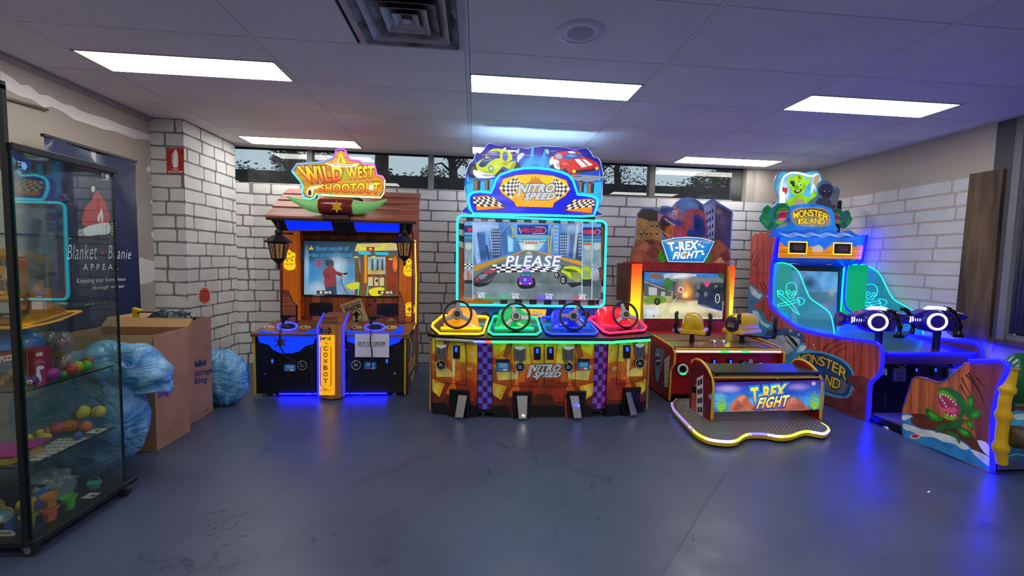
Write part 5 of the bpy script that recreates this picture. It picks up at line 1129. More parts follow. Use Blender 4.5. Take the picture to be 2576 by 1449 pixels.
# ================================================================ DINOSAUR SHOOTING MACHINE
tx = root('shooting_machine', (2.3, 4.2, 0), 'dinosaur shooting arcade machine with orange light columns and two yellow guns', 'arcade machine')
red_lam = mat('red_laminate', 'aa1a1a', .38, nz=((2, 2, 2), '981616', 2)); red_rock = mat('red_rock_print', '7c1a18', .42, nz=((6, 6, 6), '4e0e10', 2))
TY = 4.50
tp = PY(TY)
def tz_(x, y, pl=tp): return pl.at(x, y)
cxl, cxr, ctp = tz_(1590, 662).x, tz_(1843, 668).x, tz_(1700, 661).z
G().box((cxl+.03, TY+.01, .03), (cxr-.03, 4.86, ctp)).build('cabinet_body', red_lam, tx)
# screen surround with printed cracked rock
fr_ = [(1611, 662), (1836, 667), (1832, 860), (1618, 856)]
slab(tp, fr_, .02, 'screen_surround', red_lam, tx, 0, .004)
a = Art(tp, off=.005); a.poly(fr_, '86201e', 'cloud')
rr_ = random.Random(5)
def cracks(x0, y0, x1, y1, n, col):
    for i in range(n):
        cx, cy = rr_.uniform(x0, x1), rr_.uniform(y0, y1); r = rr_.uniform(9, 17); m_ = 6
        q = [(min(max(cx+r*rr_.uniform(.7, 1.2)*math.cos(2*PI*k/m_), x0), x1), min(max(cy+r*.8*rr_.uniform(.7, 1.2)*math.sin(2*PI*k/m_), y0), y1)) for k in range(m_)]
        a.line(q, 1.0, col, True)
cracks(1616, 664, 1832, 683, 9, '4c0c0e'); cracks(1620, 808, 1828, 856, 26, '3e0a0c'); cracks(1613, 690, 1618, 800, 4, '4c0c0e')
a.build('surround_print', tx)
# yellow posts and orange light columns on both sides
for (xa, xb, xc, xd), (ya, yb) in (((1590, 1603, 1606, 1614), (664, 846)), ((1848, 1838, 1836, 1830), (669, 852))):
    sgn = 1 if xa < xb else -1; dx = 7 if sgn > 0 else -6
    slab(PY(TY-.02), [(xc, ya), (xd, ya), (xd+dx*.8, yb), (xc+dx*.8, yb)], .05, 'yellow_post', yel_edge, tx, .003, .01)
    p0, p1 = PY(TY-.02).at(xa, ya), PY(TY-.02).at(xb+dx*.5, yb); xlo, xhi = min(p0.x, p1.x)+(0 if sgn > 0 else -.02), max(p0.x, p1.x)
    zt, zb = p0.z, p1.z
    g = G(); N_ = 40
    cols_ = ['ff3c10', 'ff5a14', 'ff8a18', 'ffb41c', 'ffe020', 'd8f020', '70e828', '38e030']
    hs = [(.0, 0), (.12, 1), (.3, 2), (.5, 3), (.68, 4), (.8, 5), (.9, 6), (1, 7)]
    for i in range(N_):
        v = (i+.5)/N_; k = min(int(v*7), 6); f = v*7-k; c0_, c1_ = S(cols_[k]), S(cols_[k+1]); g.col = tuple(c0_[q]*(1-f)+c1_[q]*f for q in range(4))
        g.box((xlo, TY-.035, zt+(zb-zt)*(i+1)/N_), (xhi, TY+.01, zt+(zb-zt)*i/N_))
    if 'print_LEDcol' not in MATS:
        m_ = pmat('L_flat').copy(); m_.node_tree.nodes['Principled BSDF'].inputs['Emission Strength'].default_value = 1.5; MATS['print_LEDcol'] = m_
    g.build('light_column', MATS['print_LEDcol'], tx, fix=False)
slab(PY(TY-.015), [(1575, 662), (1590, 662), (1590, 760), (1573, 760)], .30, 'bark_side', mat('bark_print', '6a3420', .5, nz=((30, 30, 4), '3a1a10', 6)), tx, .002)
# screen
slab(tp, [(1614, 682), (1824, 687), (1820, 806), (1616, 803)], .01, 'screen_bezel', plastic_bk, tx, 0, .008)
a = Art(tp, 'L', off=.0085)
def T(x, y): return (1560+x/3.8125, 480+y/3.8125)
def TPx(*c): return [T(c[i], c[i+1]) for i in range(0, len(c), 2)]
def tb_(c, *p, k='flat', n=3): a.poly(sm(TPx(*p), n), c, k)
EXPL = 1; scr = TPx(230, 780, 990, 795, 970, 1230, 215, 1225); a.poly(scr, '2c68b8')
a.poly(TPx(230, 780, 990, 795, 985, 900, 225, 880), '3478c8', 'cloud'); tb_('a8b8c8', 420, 800, 560, 790, 720, 800, 700, 850, 560, 870, 440, 850, k='cloud'); tb_('c8ccd0', 500, 820, 620, 800, 640, 840, 540, 860)
a.poly(TPx(222, 960, 500, 960, 990, 1060, 975, 1230, 216, 1225), 'a8a070', 'cloud'); a.poly(TPx(218, 1100, 480, 1070, 780, 1060, 980, 1130, 972, 1230, 216, 1225), 'c4bc94', 'cloud'); a.poly(TPx(220, 1090, 420, 1140, 300, 1225, 216, 1220), 'c0c8cc', 'cloud')
a.poly(TPx(500, 850, 640, 820, 900, 830, 990, 850, 985, 1060, 500, 1040), '4c4c44', 'cloud'); a.poly(TPx(490, 855, 640, 825, 985, 835, 990, 880, 500, 870), '6c7474'); a.poly(TPx(740, 900, 990, 880, 975, 1150, 740, 1090), '26302c', 'cloud')
for x, y in ((520, 960), (730, 900), (720, 975), (800, 970), (900, 905)): a.rect(*T(x, y), *T(x+34, y+42), '5c6c70')
a.poly(TPx(280, 800, 350, 790, 420, 830, 400, 850, 270, 835), '7c5838'); a.poly(TPx(230, 850, 420, 920, 490, 960, 490, 1010, 225, 1010), '54504c', 'cloud'); a.poly(TPx(270, 920, 350, 930, 350, 1000, 270, 1000), 'a8b0b4'); a.poly(TPx(390, 965, 430, 970, 425, 1010, 385, 1010), '9ca4a8'); a.line(TPx(230, 870, 480, 965), 1.6, 'b0b4b8')
for x in (280, 340, 400): a.line([T(x, 835), T(x, 900)], 1.6, '58442c')
tb_('3c7438', 410, 880, 450, 830, 490, 860, 500, 920, 470, 960, 430, 950, k='cloud'); tb_('6c8c28', 240, 1020, 320, 1000, 430, 1020, 440, 1060, 380, 1080, 260, 1080, 225, 1060, k='cloud'); a.poly(ell(*T(352, 1062), 8, 9), '1c2018'); a.poly(ell(*T(352, 1062), 4, 5), '4c5448')

for x, y, rx_, ry_, c in ((620, 960, 110, 130, 'c87820'), (610, 900, 60, 60, 'd89850'), (660, 1010, 60, 60, 'b86018'), (640, 970, 60, 70, 'f0b848'), (620, 1000, 40, 40, 'fff0a0'), (580, 900, 60, 90, '8c8478'), (600, 820, 100, 36, 'd8dce0'), (700, 870, 80, 50, '807868'), (600, 1130, 300, 60, 'e8e4b0'), (300, 1160, 100, 40, 'd8dce0'), (850, 1190, 150, 40, '908050')): a.soft(*T(x, y), rx_/3.81, ry_/3.81, c, .85)
a.poly(ell(*T(578, 948), 7, 7.5), 'e0d4d0'); a.poly(ell(*T(578, 948), 4.5, 5), 'b04840')
tb_('d04070', 825, 925, 800, 890, 805, 872, 820, 872, 828, 885, 840, 872, 855, 876, 855, 895); a.line(TPx(500, 1070, 545, 1010), 2, 'c8d0d8', w1=.6)
a.line(ell(*T(928, 1032), 5, 11), 1.5, 'e8e8e8', True); a.poly(TPx(860, 970, 940, 910, 1000, 960, 940, 985), '181c1c'); a.line(TPx(760, 1100, 970, 1150), 1.6, '5848c8'); a.line(TPx(300, 1190, 330, 1215), 1, '806040')
for x, y in ((318, 1200), (905, 1200), (945, 1208)): a.poly(ell(*T(x, y), 3, 3), 'a08450')
tb_('305028', 930, 790, 990, 795, 990, 850, 950, 830, k='cloud'); a.build('screen_image', tx)
# title board behind: dinosaur breaking through the street
HB = PY(4.60)
T_out = TPx(130, 560, 150, 400, 165, 215, 215, 155, 260, 155, 380, 175, 400, 145, 450, 145, 500, 155, 540, 110, 590, 70, 650, 62, 720, 75, 770, 110, 800, 130, 860, 85, 910, 82, 940, 110, 1060, 180, 1085, 215, 1075, 300, 1065, 470, 1055, 560, 1040, 700, 140, 690)
slab(HB, T_out, .03, 'title_board', mat('board_edge', '8a9ac8', .35), tx, .002, 0)
a = Art(HB, off=.002); cx, cy = T(600, 400)
a.poly(T_out, '6c84b8'); inner = [(cx+(x-cx)*.982, cy+(y-cy)*.98) for x, y in T_out]; a.poly(inner, '5a78b0', 'cloud')
a.poly(TPx(160, 250, 215, 170, 290, 175, 350, 230, 360, 480, 150, 520), 'a07438', 'cloud'); a.poly(TPx(165, 235, 215, 170, 300, 175, 370, 200, 370, 290, 280, 290, 175, 255), '2c1c18', 'cloud'); a.poly(TPx(280, 290, 400, 300, 400, 490, 300, 490), 'b08040', 'cloud'); a.poly(TPx(140, 470, 300, 470, 300, 520, 150, 520), '8c6438')
for i in range(4):
    for j in range(3): a.poly(TPx(190+i*50, 305+j*75, 212+i*50, 307+j*75, 212+i*50, 350+j*75, 190+i*50, 348+j*75), '4c2c18'); a.poly(TPx(194+i*50, 310+j*75, 208+i*50, 311+j*75, 208+i*50, 328+j*75, 194+i*50, 327+j*75), 'c8b084')
a.line(TPx(170, 520, 280, 290), 1, '2c2018')
a.poly(TPx(560, 130, 600, 90, 700, 85, 760, 130, 790, 190, 640, 200, 560, 200), '4c80b8'); a.poly(sm(TPx(690, 80, 760, 110, 805, 190, 815, 240, 780, 220, 740, 140), 3), '1c2c60')
a.poly(TPx(800, 150, 900, 95, 920, 130, 900, 470, 820, 470), '8c94b0', 'cloud'); a.poly(TPx(915, 125, 1065, 200, 1050, 560, 895, 560), '4c3c50', 'cloud'); a.poly(TPx(900, 95, 920, 95, 930, 130, 905, 150), '6c6c84')
for j in range(5): a.line(TPx(815, 210+j*70, 905, 165+j*78), 1, 'b4bccc')
for i in range(3):
    for j in range(5): a.poly(TPx(825+i*26, 205-i*14+j*72, 840+i*26, 198-i*14+j*72, 840+i*26, 232-i*13+j*73, 825+i*26, 238-i*13+j*73), '2c3044')
for x, y, rx_, ry_, c in ((680, 130, 120, 60, '80b0e0'), (980, 300, 80, 120, '7c6478'), (940, 200, 50, 50, 'a890a0'), (230, 330, 70, 60, 'c89850')): a.soft(*T(x, y), rx_/3.81, ry_/3.81, c, .7)
# dinosaur
tb_('a43c48', 640, 180, 740, 175, 800, 200, 815, 260, 820, 440, 560, 440, 560, 330, 600, 240, k='cloud'); tb_('1c3c84', 690, 250, 760, 230, 800, 290, 810, 420, 720, 440, 640, 440, 660, 330, k='cloud')
for k in range(7): a.line(sm(TPx(600+k*4, 230+k*24, 650+k*5, 215+k*24, 700+k*2, 240+k*22), 3, False), .9, 'd89090')
tb_('5c1c38', 370, 260, 450, 240, 560, 290, 600, 330, 560, 430, 440, 450, 400, 380, 365, 320); tb_('180c10', 385, 290, 450, 265, 520, 300, 560, 330, 530, 420, 460, 440, 415, 380)
tb_('b04858', 500, 340, 560, 290, 600, 330, 590, 430, 500, 450, k='cloud'); tb_('d8602c', 430, 400, 470, 340, 500, 330, 510, 400, 480, 450, 450, 450); tb_('8c2c28', 455, 400, 480, 360, 490, 420)
tb_('b87888', 358, 250, 365, 200, 410, 160, 470, 160, 540, 150, 580, 180, 600, 240, 600, 300, 540, 290, 470, 250, 400, 240, 375, 300, 360, 290, k='cloud'); tb_('3c4890', 365, 215, 400, 165, 480, 165, 520, 160, 490, 200, 520, 235, 440, 240, 400, 230, k='cloud'); tb_('3c50a0', 460, 255, 540, 290, 585, 320, 560, 335, 500, 300)
for i in range(7): x, y = 425+i*14, 262+i*9; a.poly(TPx(x, y, x+12, y+4, x+8, y+34), 'e8dcc4')
for i in range(5): x, y = 400+i*24, 400+i*12; a.poly(TPx(x, y, x+12, y+4, x+4, y-24), 'dcccb0')
a.poly(ell(*T(520, 208), 6.5, 6), 'e8e8e0'); a.poly(ell(*T(518, 210), 2.4, 2.4), '101010'); a.line(TPx(485, 195, 520, 180, 565, 150), 1.8, '501c30')
for x, y, rx_, ry_, c in ((500, 230, 70, 40, 'd8a0b0'), (660, 300, 60, 90, 'd05860'), (730, 330, 40, 80, '14286c'), (560, 300, 50, 40, '2c3c90'), (460, 380, 50, 60, 'f07838'), (420, 190, 50, 24, '2c3880'), (780, 230, 30, 40, 'd86870')): a.soft(*T(x, y), rx_/3.81, ry_/3.81, c, .7)
tb_('503848', 720, 430, 735, 395, 750, 420, 800, 440, 760, 450); a.build('board_print', tx)
# rocks and leaves in front
RB = PY(4.53)
rocks = sm(TPx(120, 560, 170, 500, 240, 465, 320, 465, 390, 490, 480, 640, 820, 640, 880, 500, 950, 470, 1010, 520, 1060, 600, 1050, 690, 1040, 700, 440, 700, 130, 690, 108, 640), 2)
slab(RB, rocks, .03, 'rock_cutout', mat('rock_edge', '6a3820', .5), tx, .002, 0); a = Art(RB, off=.001); a.poly(rocks, '8a4830', 'cloud')
for c, p in (('a86040', (150, 560, 220, 490, 300, 500, 250, 570)), ('6a3020', (240, 600, 320, 520, 400, 600, 330, 660)), ('9c5438', (130, 600, 200, 580, 220, 680, 140, 680)), ('5a281c', (230, 470, 320, 468, 340, 510, 280, 520)), ('9a5438', (880, 540, 960, 490, 1010, 560, 940, 620)), ('6a3424', (940, 620, 1030, 560, 1050, 660, 980, 690)), ('c08458', (900, 690, 960, 630, 1010, 690)), ('b87850', (600, 695, 660, 660, 740, 665, 760, 697)), ('583020', (470, 650, 560, 670, 580, 698, 440, 696)), ('7c4028', (300, 640, 400, 660, 420, 695, 260, 690))): a.poly(TPx(*p), c, 'cloud')
for cx_, cy_, s_ in ((400, 690, -1), (830, 690, 1)):
    for k in range(9):
        t = PI/2+s_*(-.2+k*.16)-s_*.25; l = 150-abs(k-4)*12; bx, by = cx_, cy_; ex, ey = bx+l*math.cos(t), by-l*math.sin(t)
        a.poly(TPx(bx-8, by, (bx+ex)/2-14, (by+ey)/2, ex, ey, (bx+ex)/2+14, (by+ey)/2+4, bx+8, by), ('3c8c24', '2c6c1c', '54a830')[k % 3])
a.build('rock_print', tx)
TBp = PY(4.50); tb0 = TPx(395, 480, 520, 450, 650, 440, 780, 450, 905, 485, 860, 580, 800, 688, 460, 682)
slab(TBp, tb0, .03, 'title_sign', mat('sign_edge_white', 'c8e0f0', .3), tx, .003, .0)
a = Art(TBp, 'L', off=.002); a.poly(tb0, 'c4e4f4'); cx, cy = T(650, 570); a.poly([(cx+(x-cx)*.965, cy+(y-cy)*.94) for x, y in tb0], '1474c8'); a.poly([(cx+(x-cx)*.8, cy+(y-cy)*.7) for x, y in tb0], '1c8cd8', 'cloud'); a.poly(TPx(420, 485, 650, 455, 880, 488, 860, 510, 650, 480, 440, 510), '8898a8')
a.text('T-REX', (T(455, 500), T(745, 480), T(735, 560), T(480, 575)), 'f8f4e8', .05, .1, out=('1050a0', .09)); a.text('FIGHT', (T(520, 590), T(765, 575), T(750, 640), T(505, 655)), 'f8f4e8', .05, .1, out=('1050a0', .09))
for x, y in ((760, 515), (790, 535), (785, 580), (795, 605)): a.poly(ell(*T(x, y), 4.4, 2.6, 10), 'f4f8ff'); a.line([T(x+10, y), T(x+35, y-30)], 1.6, '3c50b0')
a.poly(TPx(600, 600, 640, 590, 630, 640), 'b09050'); a.build('sign_print', tx)
# console
CY0, CZ = 3.66, .50
G().prism([(1.80, CY0, .05), (1.80, CY0, .50), (1.80, 4.45, .53), (1.80, 4.45, .05)], (1.02, 0, 0)).build('console_body', red_lam, tx)
def sidepanel(x, th, nm):
    g = G(); g.prism([(x, CY0-.01, .02), (x, CY0-.01, .30), (x, CY0-.075, .38), (x, CY0-.075, .475), (x, CY0-.03, .515), (x, 4.2, .555), (x, 4.35, .02)], (th, 0, 0)); return g.build(nm, red_lam, tx, bevel=.002)
sidepanel(1.785, .018, 'side_panel'); sidepanel(2.822, .018, 'side_panel')
for x in (1.783, 2.820): G().tube([(x+.010, CY0-.012, .02), (x+.010, CY0-.012, .30), (x+.010, CY0-.078, .38), (x+.010, CY0-.078, .475), (x+.010, CY0-.03, .518), (x+.010, 4.05, .552)], .0095, 6).build('yellow_edging', yel_edge, tx)
g = G(); g.prism([(1.79, 3.60, .498), (2.83, 3.60, .498), (2.90, 3.72, .502), (2.90, 4.20, .518), (1.79, 4.20, .518)], (0, 0, .02)); g.build('console_top', mat('top_print_base', '6a3428', .35), tx, bevel=.003)
tpz = PL((0, 3.6, .519), (0, -.033, 1)); a = Art(tpz, off=.001)
a.poly([(1664, 857), (1898, 860), (1940, 876), (1700, 872)], '6e3a34', 'cloud'); a.poly([(1665, 858), (1700, 858), (1720, 868), (1695, 870)], '4c6a30', 'cloud'); a.poly([(1840, 862), (1890, 862), (1925, 872), (1850, 871)], '58683c', 'cloud'); a.poly(ell(1757, 864, 16, 3.4), 'a87050', 'cloud'); a.poly([(1745, 862), (1768, 862), (1764, 868), (1748, 867)], 'c09878'); a.poly([(1825, 860), (1835, 860), (1836, 873), (1824, 873)], 'd8c820'); a.build('top_print', tx)
neon(tpz, [(1661, 856), (1900, 859), (1948, 876)], .005, 'top_edging', yel_edge, tx); G().tube([(1.80, 3.597, .506), (2.83, 3.597, .506)], .009, 8).build('front_edging', yel_edge, tx)
G().tube([(1.81, 3.60, .484), (2.81, 3.60, .484)], .011, 8).build('front_light_strip', led('tx_white', 'e8d8c8', .75), tx, smooth=True)
for x in (2.26, 2.46): G().tube([(x-.04, 3.592, .484), (x+.04, 3.592, .484)], .010, 8).build('green_light', led('tx_green', '30e070', 1.2), tx)
for x, y in ((1796, 863), (1820, 863)):
    p = tpz.at(x, y); o = G().lathe(p, (0, 0, 1), [(.030, 0), (.030, .012), (.024, .024), (.022, .016)], 20).build('start_button', chrome, tx, smooth=40); G().lathe(p, (0, 0, 1), [(.021, .014), (.017, .026), (0, .029)], 16, caps=False).build('button_cap', mat('button_white', 'd8d0d0', .3, emit='ffd8d0', es=.3), o, smooth=True)
fpz = PY(3.655)
for x, y, r in ((1716, 928, 16), (1911, 925, 15)):
    o = slab(fpz, ell(x, y, r, r*1.02, 28), .012, 'speaker', plastic_bk, tx, 0, .012); neon(fpz, ell(x, y, r*.72, r*.74, 30), .010, 'speaker_ring', mat('ring_pale', 'a8acb0', .3, emit='b0b4b8', es=.25), o, True, .014)
    neon(fpz, ell(x, y, r*.72, r*.74, 8, PI*.3, PI*.7), .0105, 'ring_light', led('ring_green', '30d878', 1.2), o, False, .016)
for x, y in ((1795, 914), (1836, 914)): coin_slot(tx, fpz, x, y, 7, 13, hue='1840ff', es=4)
for x, y in ((1770, 918), (1872, 918)): slab(fpz, [(x-13, y-11), (x+10, y-11), (x+10, y+9), (x-13, y+9)], .006, 'reader_plate', plastic_bk, tx, 0, .006); reader(tx, fpz, x, y, 9.5)
for x in (1742, 1888):
    a = Art(fpz, off=.004); a.rect(x-4, 904, x+4, 926, 'd8d8dc')
    for k in range(4): a.rect(x-2.4, 906+k*5, x+2.4, 909+k*5, '3858a8' if k in (1, 2) else '404048')
    a.build('label_sticker', tx)
G().box((1.82, 3.652, .05), (2.80, 3.66, .075)).build('kick_strip', plastic_bk, tx); 
a = Art(PX(1.784, -1), off=.002)
a.poly([(1641, 862), (1688, 880), (1677, 905), (1679, 990), (1678, 1005), (1646, 960), (1640, 900)], '5a1c18', 'cloud'); a.poly([(1650, 875), (1672, 880), (1668, 930), (1650, 950)], '8c4038', 'cloud')
a.poly(sm([(1650, 880), (1662, 878), (1668, 892), (1664, 920), (1656, 960), (1650, 950), (1648, 910)], 3), '54688c', 'cloud'); a.poly(sm([(1648, 900), (1660, 900), (1662, 914), (1652, 920)], 3), '16101c'); 
for i in range(4): a.poly([(1650+i*3, 905), (1653+i*3, 905), (1651+i*3, 912)], 'e8dcc8')
a.poly(ell(1655, 892, 2.2, 3), 'f0f0e0'); a.poly([(1672, 905), (1686, 893), (1684, 925), (1680, 975), (1672, 972)], 'a89c98')
for j in range(5): a.line([(1673, 915+j*13), (1684, 905+j*15)], 1, '3c2c30')
a.build('side_print', tx)
# lower glow window behind the guns
a = Art(PY(TY-.006), 'L', off=.006); a.poly([(1683, 842), (1693, 826), (1785, 824), (1784, 858), (1682, 857)], '8070d0', 'cloud'); a.poly([(1740, 845), (1765, 835), (1783, 828), (1783, 856), (1740, 857)], 'c07058', 'cloud'); a.build('glow_window', tx)
# guns on posts
gy = mat('gun_yellow', 'd8ae08', .25, coat=.5, nz=((4, 4, 4), 'd0a406', 2)); gcap = mat('gun_purple', '2c2050', .3)
def blaster(px_, ang, lab, bang=None, hx=0, hy=0):
    bang = ang if bang is None else bang
    base = tpz.at(px_, 862); o = subroot('mounted_gun', tx, lab)
    Rb = Matrix.Rotation(ang, 3, 'Z'); Rz = Matrix.Rotation(bang, 3, 'Z')
    def W_(x, y, z): return base+Rz@V(x, y, z)
    def H_(x, y, z): return base+Rb@V(x, y, z)+(Rb@V(hx, hy, 0) if z > .05 else V(0, 0, 0))
    G().cyl(base+V(0, 0, .0005), base+V(0, 0, .11), .022, 14).build('post', plastic_bk, o, smooth=30)
    g = G(); g.hexa([H_(-.15, -.02, .078), H_(.15, -.02, .078), H_(.15, .03, .078), H_(-.15, .03, .078)], [H_(-.15, -.02, .096), H_(.15, -.02, .096), H_(.15, .03, .096), H_(-.15, .03, .096)]); g.build('crossbar', plastic_bk, o, bevel=.003)
    g = G(); k = len(g.v); sec = [(-.125, .070, .125), (-.115, .088, .146), (-.08, .096, .160), (-.02, .098, .164), (.06, .094, .160), (.12, .088, .150), (.16, .080, .140)]; m_ = 20
    for y, hw, hh in sec:
        for j in range(m_):
            t = 2*PI*j/m_; x = math.cos(t); z = math.sin(t); x = math.copysign(abs(x)**.55, x); zz = z if z > 0 else z*.18
            g.v.append(W_(x*hw, y, .125+zz*hh))
    for i in range(len(sec)-1):
        for j in range(m_): g.face([k+i*m_+j, k+i*m_+(j+1) % m_, k+(i+1)*m_+(j+1) % m_, k+(i+1)*m_+j])
    g.face([k+j for j in range(m_-1, -1, -1)]); g.face([k+(len(sec)-1)*m_+j for j in range(m_)]); g.build('body', gy, o, smooth=45)
    g = G(); g.hexa([W_(-.108, -.135, .098), W_(.108, -.135, .098), W_(.100, .165, .098), W_(-.100, .165, .098)], [W_(-.104, -.13, .140), W_(.104, -.13, .140), W_(.096, .16, .140), W_(-.096, .16, .140)]); g.build('body_skirt', gy, o, bevel=.008)
    c = W_(0, .1602, .185); g = G(); g.lathe(c, Rz@V(0, 1, 0), [(.074, 0), (.072, .006), (.06, .010)], 22); mz = g.build('muzzle', gcap, o, smooth=40)
    d = (Rz@V(0, 1, 0)); sx_, _ = basis(d); up = V(0, 0, 1); g = G()
    for q in range(4):
        p = c+d*.0115+sx_*(-.03+.018*q)+up*.0; g.poly([p+up*(.035-abs(q-1.5)*.008), p+sx_*.006-up*.02, p-sx_*.004-up*.03])
    g.build('claw_mark', mat('claw_yellow', 'd8c060', .5), mz, fix=False)
    for s_ in (-1, 1):
        P = sm([H_(s_*.138, -.02, .09), H_(s_*.150, -.03, .15), H_(s_*.140, -.055, .20), H_(s_*.148, -.05, .25), H_(s_*.140, -.02, .285)], 4, False)
        G().tube(P, [.016+.003*math.sin(i*1.5) for i in range(len(P))], 10).build('handle', rubber, o, smooth=True)
        G().tube([H_(s_*.135, -.07, .25), H_(s_*.130, -.08, .235)], .007, 6).build('trigger', plastic_bk, o)
    return o
blaster(1740, -.46, 'yellow two handled gun with rounded back facing the viewer')
blaster(1866, -.55, 'yellow two handled gun swung sideways showing its purple muzzle', 1.95, .105, -.10)
# ---- bench and foot platform, one piece of furniture
bn = root('bench', (2.25, 3.1, 0), 'red and yellow two seat bench with glowing platform in front of the dinosaur machine', 'bench')
plat = [(1690, 1012), (1693, 1026), (1712, 1048), (1745, 1082), (1765, 1096), (1790, 1105), (1830, 1109), (1853, 1106), (1865, 1098), (1880, 1091), (1905, 1089), (1930, 1091), (1960, 1096), (1990, 1094), (2010, 1087), (2030, 1083), (2055, 1087), (2072, 1089), (2083, 1083), (2082, 1074), (2066, 1063)]
pz = PZ(.055); front = sm([pz.at(*p) for p in plat], 3, False)
outl_ = front+[V(2.80, 3.30, .055), V(2.80, 3.60, .055), V(1.83, 3.60, .055)]
G().prism([Vector(p) for p in outl_], (0, 0, -.04)).build('platform', yel_edge, bn)
tread = mat('checker_plate', '7c7a7c', .38, .55, bump=(60, .003)); c_ = V(2.25, 3.15, .055)
G().prism([c_+(p-c_)*.975+V(0, 0, .004) for p in outl_], (0, 0, -.003)).build('tread_plate', tread, bn)
# raised diamond treads on the plate
import bisect
g = G(); 
def inside(x, y, poly):
    r = False; n = len(poly)
    for i in range(n):
        a_, b_ = poly[i], poly[(i+1) % n]
        if (a_.y > y) != (b_.y > y) and x < (b_.x-a_.x)*(y-a_.y)/(b_.y-a_.y)+a_.x: r = not r
    return r
inn_ = [c_+(p-c_)*.95 for p in outl_]
for i in range(72):
    for j in range(66):
        x, y = 1.64+i*.0165, 2.70+j*.0145
        if not inside(x, y, inn_): continue
        t = PI/4 if (i+j) % 2 else -PI/4; dx, dy = .0055*math.cos(t), .0055*math.sin(t); ex, ey = -dy*.25, dx*.25
        k = len(g.v); g.v += [V(x-dx, y-dy, .0592), V(x+ex, y+ey, .0610), V(x+dx, y+dy, .0592), V(x-ex, y-ey, .0592)]; g.face([k, k+3, k+2, k+1])
g.build('diamond_tread', mat('tread_steel', '9a989a', .3, .8), bn, kind='stuff', fix=False)
cw_ = led('pl_white', 'c8c0ff', 1.7); cy_ = led('pl_yellow', 'd8e848', 1.15); cvi = led('pl_violet', '7a6cff', 1.8)
fr2 = [p+V(0, -.002, -.006) for p in front]; n_ = len(fr2)
for i0, i1, m_, nm in ((0, 9, cvi, 0), (8, 14, cy_, 0), (13, 20, cw_, 0), (19, 28, cy_, 0), (27, 34, cvi, 0), (33, 37, cw_, 0), (36, 42, cy_, 0), (41, 47, cy_, 0), (46, 54, cw_, 0), (53, n_-1, cy_, 0)):
    G().tube(fr2[i0:i1+1], .0095, 6).build('platform_light_strip', m_, bn, smooth=True)
for x, y in ((1.85, 3.35), (2.7, 3.35), (2.0, 2.85), (2.55, 2.88)): G().cyl((x, y, 0), (x, y, .016), .02, 10).build('glide_foot', rubber, bn)
# end panels
def endp(x, th, nm):
    prof = [(3.37, .06), (3.40, .30), (3.385, .42), (3.33, .475), (3.25, .485), (3.16, .46), (3.09, .41), (3.055, .35), (3.05, .20), (3.045, .06)]
    g = G(); g.prism([(x, y, z) for y, z in prof], (th, 0, 0)); o = g.build(nm, mat('bench_red', 'a01818', .35), bn)
    e = sm([(x+th/2, y, z) for y, z in prof[2:]], 3, False); G().tube(e, .0115, 8).build('yellow_edging', yel_edge, bn, smooth=True); return o
endp(1.835, .022, 'end_panel'); endp(2.735, .022, 'end_panel')
a = Art(PX(1.834, -1), off=.001)
sp2 = [(1736, 1052), (1733, 960), (1737, 920), (1744, 910), (1760, 910), (1778, 925), (1792, 950), (1794, 975), (1790, 1020), (1777, 1078)]
cx, cy = 1762, 990; a.poly([(cx+(x-cx)*.93, cy+(y-cy)*.97) for x, y in sp2], '5a1822', 'cloud'); a.poly([(1740, 975), (1755, 965), (1755, 1050), (1740, 1040)], 'a04c28', 'cloud'); a.poly([(1741, 972), (1754, 972), (1754, 990), (1741, 988)], '1c1018')
a.poly([(1753, 952), (1769, 943), (1769, 1000), (1768, 1058), (1752, 1040)], 'b8b0b0')
for j in range(4): 
    a.poly([(1755, 958+j*22), (1767, 952+j*24), (1767, 966+j*24), (1755, 971+j*22)], '282028'); a.line([(1761, 955+j*22), (1761, 968+j*23)], 1, 'b0a8a8')
for j in range(6): a.line([(1742, 995+j*9), (1754, 993+j*10)], .7, '5c2414')
a.build('end_print', bn)
G().box((1.857, 3.055, .425), (2.735, 3.34, .442)).build('seat', mat('seat_black', '1a1a20', .3), bn, bevel=.004)
G().box((1.857, 3.05, .395), (2.735, 3.068, .407)).build('back_rail', yel_edge, bn); G().box((1.87, 3.06, .407), (1.885, 3.075, .428)).build('rail_post', plastic_bk, bn); G().box((2.70, 3.06, .407), (2.72, 3.075, .428)).build('rail_post', plastic_bk, bn); G().box((1.86, 3.07, .40), (2.735, 3.33, .42)).build('seat_underside', mat('grey_trim', '5c5c66', .4), bn)
bq = PY(3.052); BB = [(1795, 962), (2077, 956), (2070, 1030), (1787, 1037)]
slab(PY(3.05), BB, .04, 'back_panel', plastic_bk, bn, 0, -.002)
a = Art(PY(3.05), 'L', off=.0)
def B_(x, y): return (1600+x/4.139, 780+y/4.139)
def BPx(*c): return [B_(c[i], c[i+1]) for i in range(0, len(c), 2)]
a.grad([BB[0], BB[1], BB[2], BB[3]], ['38207c', '2848a8', '2c6cc0', '3c8cc8', '4c7890'], 'cloud')
def bb_(c, *p, k='flat', n=3): a.poly(sm(BPx(*p), n), c, k)
for x, y, rx_, ry_, c in ((960, 820, 160, 50, 'c8a8e0'), (1690, 800, 140, 45, 'a888d0'), (1850, 765, 30, 26, 'ffc8d8'), (1560, 860, 240, 50, '1c3cb0'), (1250, 960, 160, 60, '58b0e0'), (860, 900, 120, 50, '58b0e0'), (1200, 770, 200, 30, '301878'), (1800, 930, 140, 50, '3c90d0')): a.soft(*B_(x, y), rx_/4.14, ry_/4.14, c, .8)
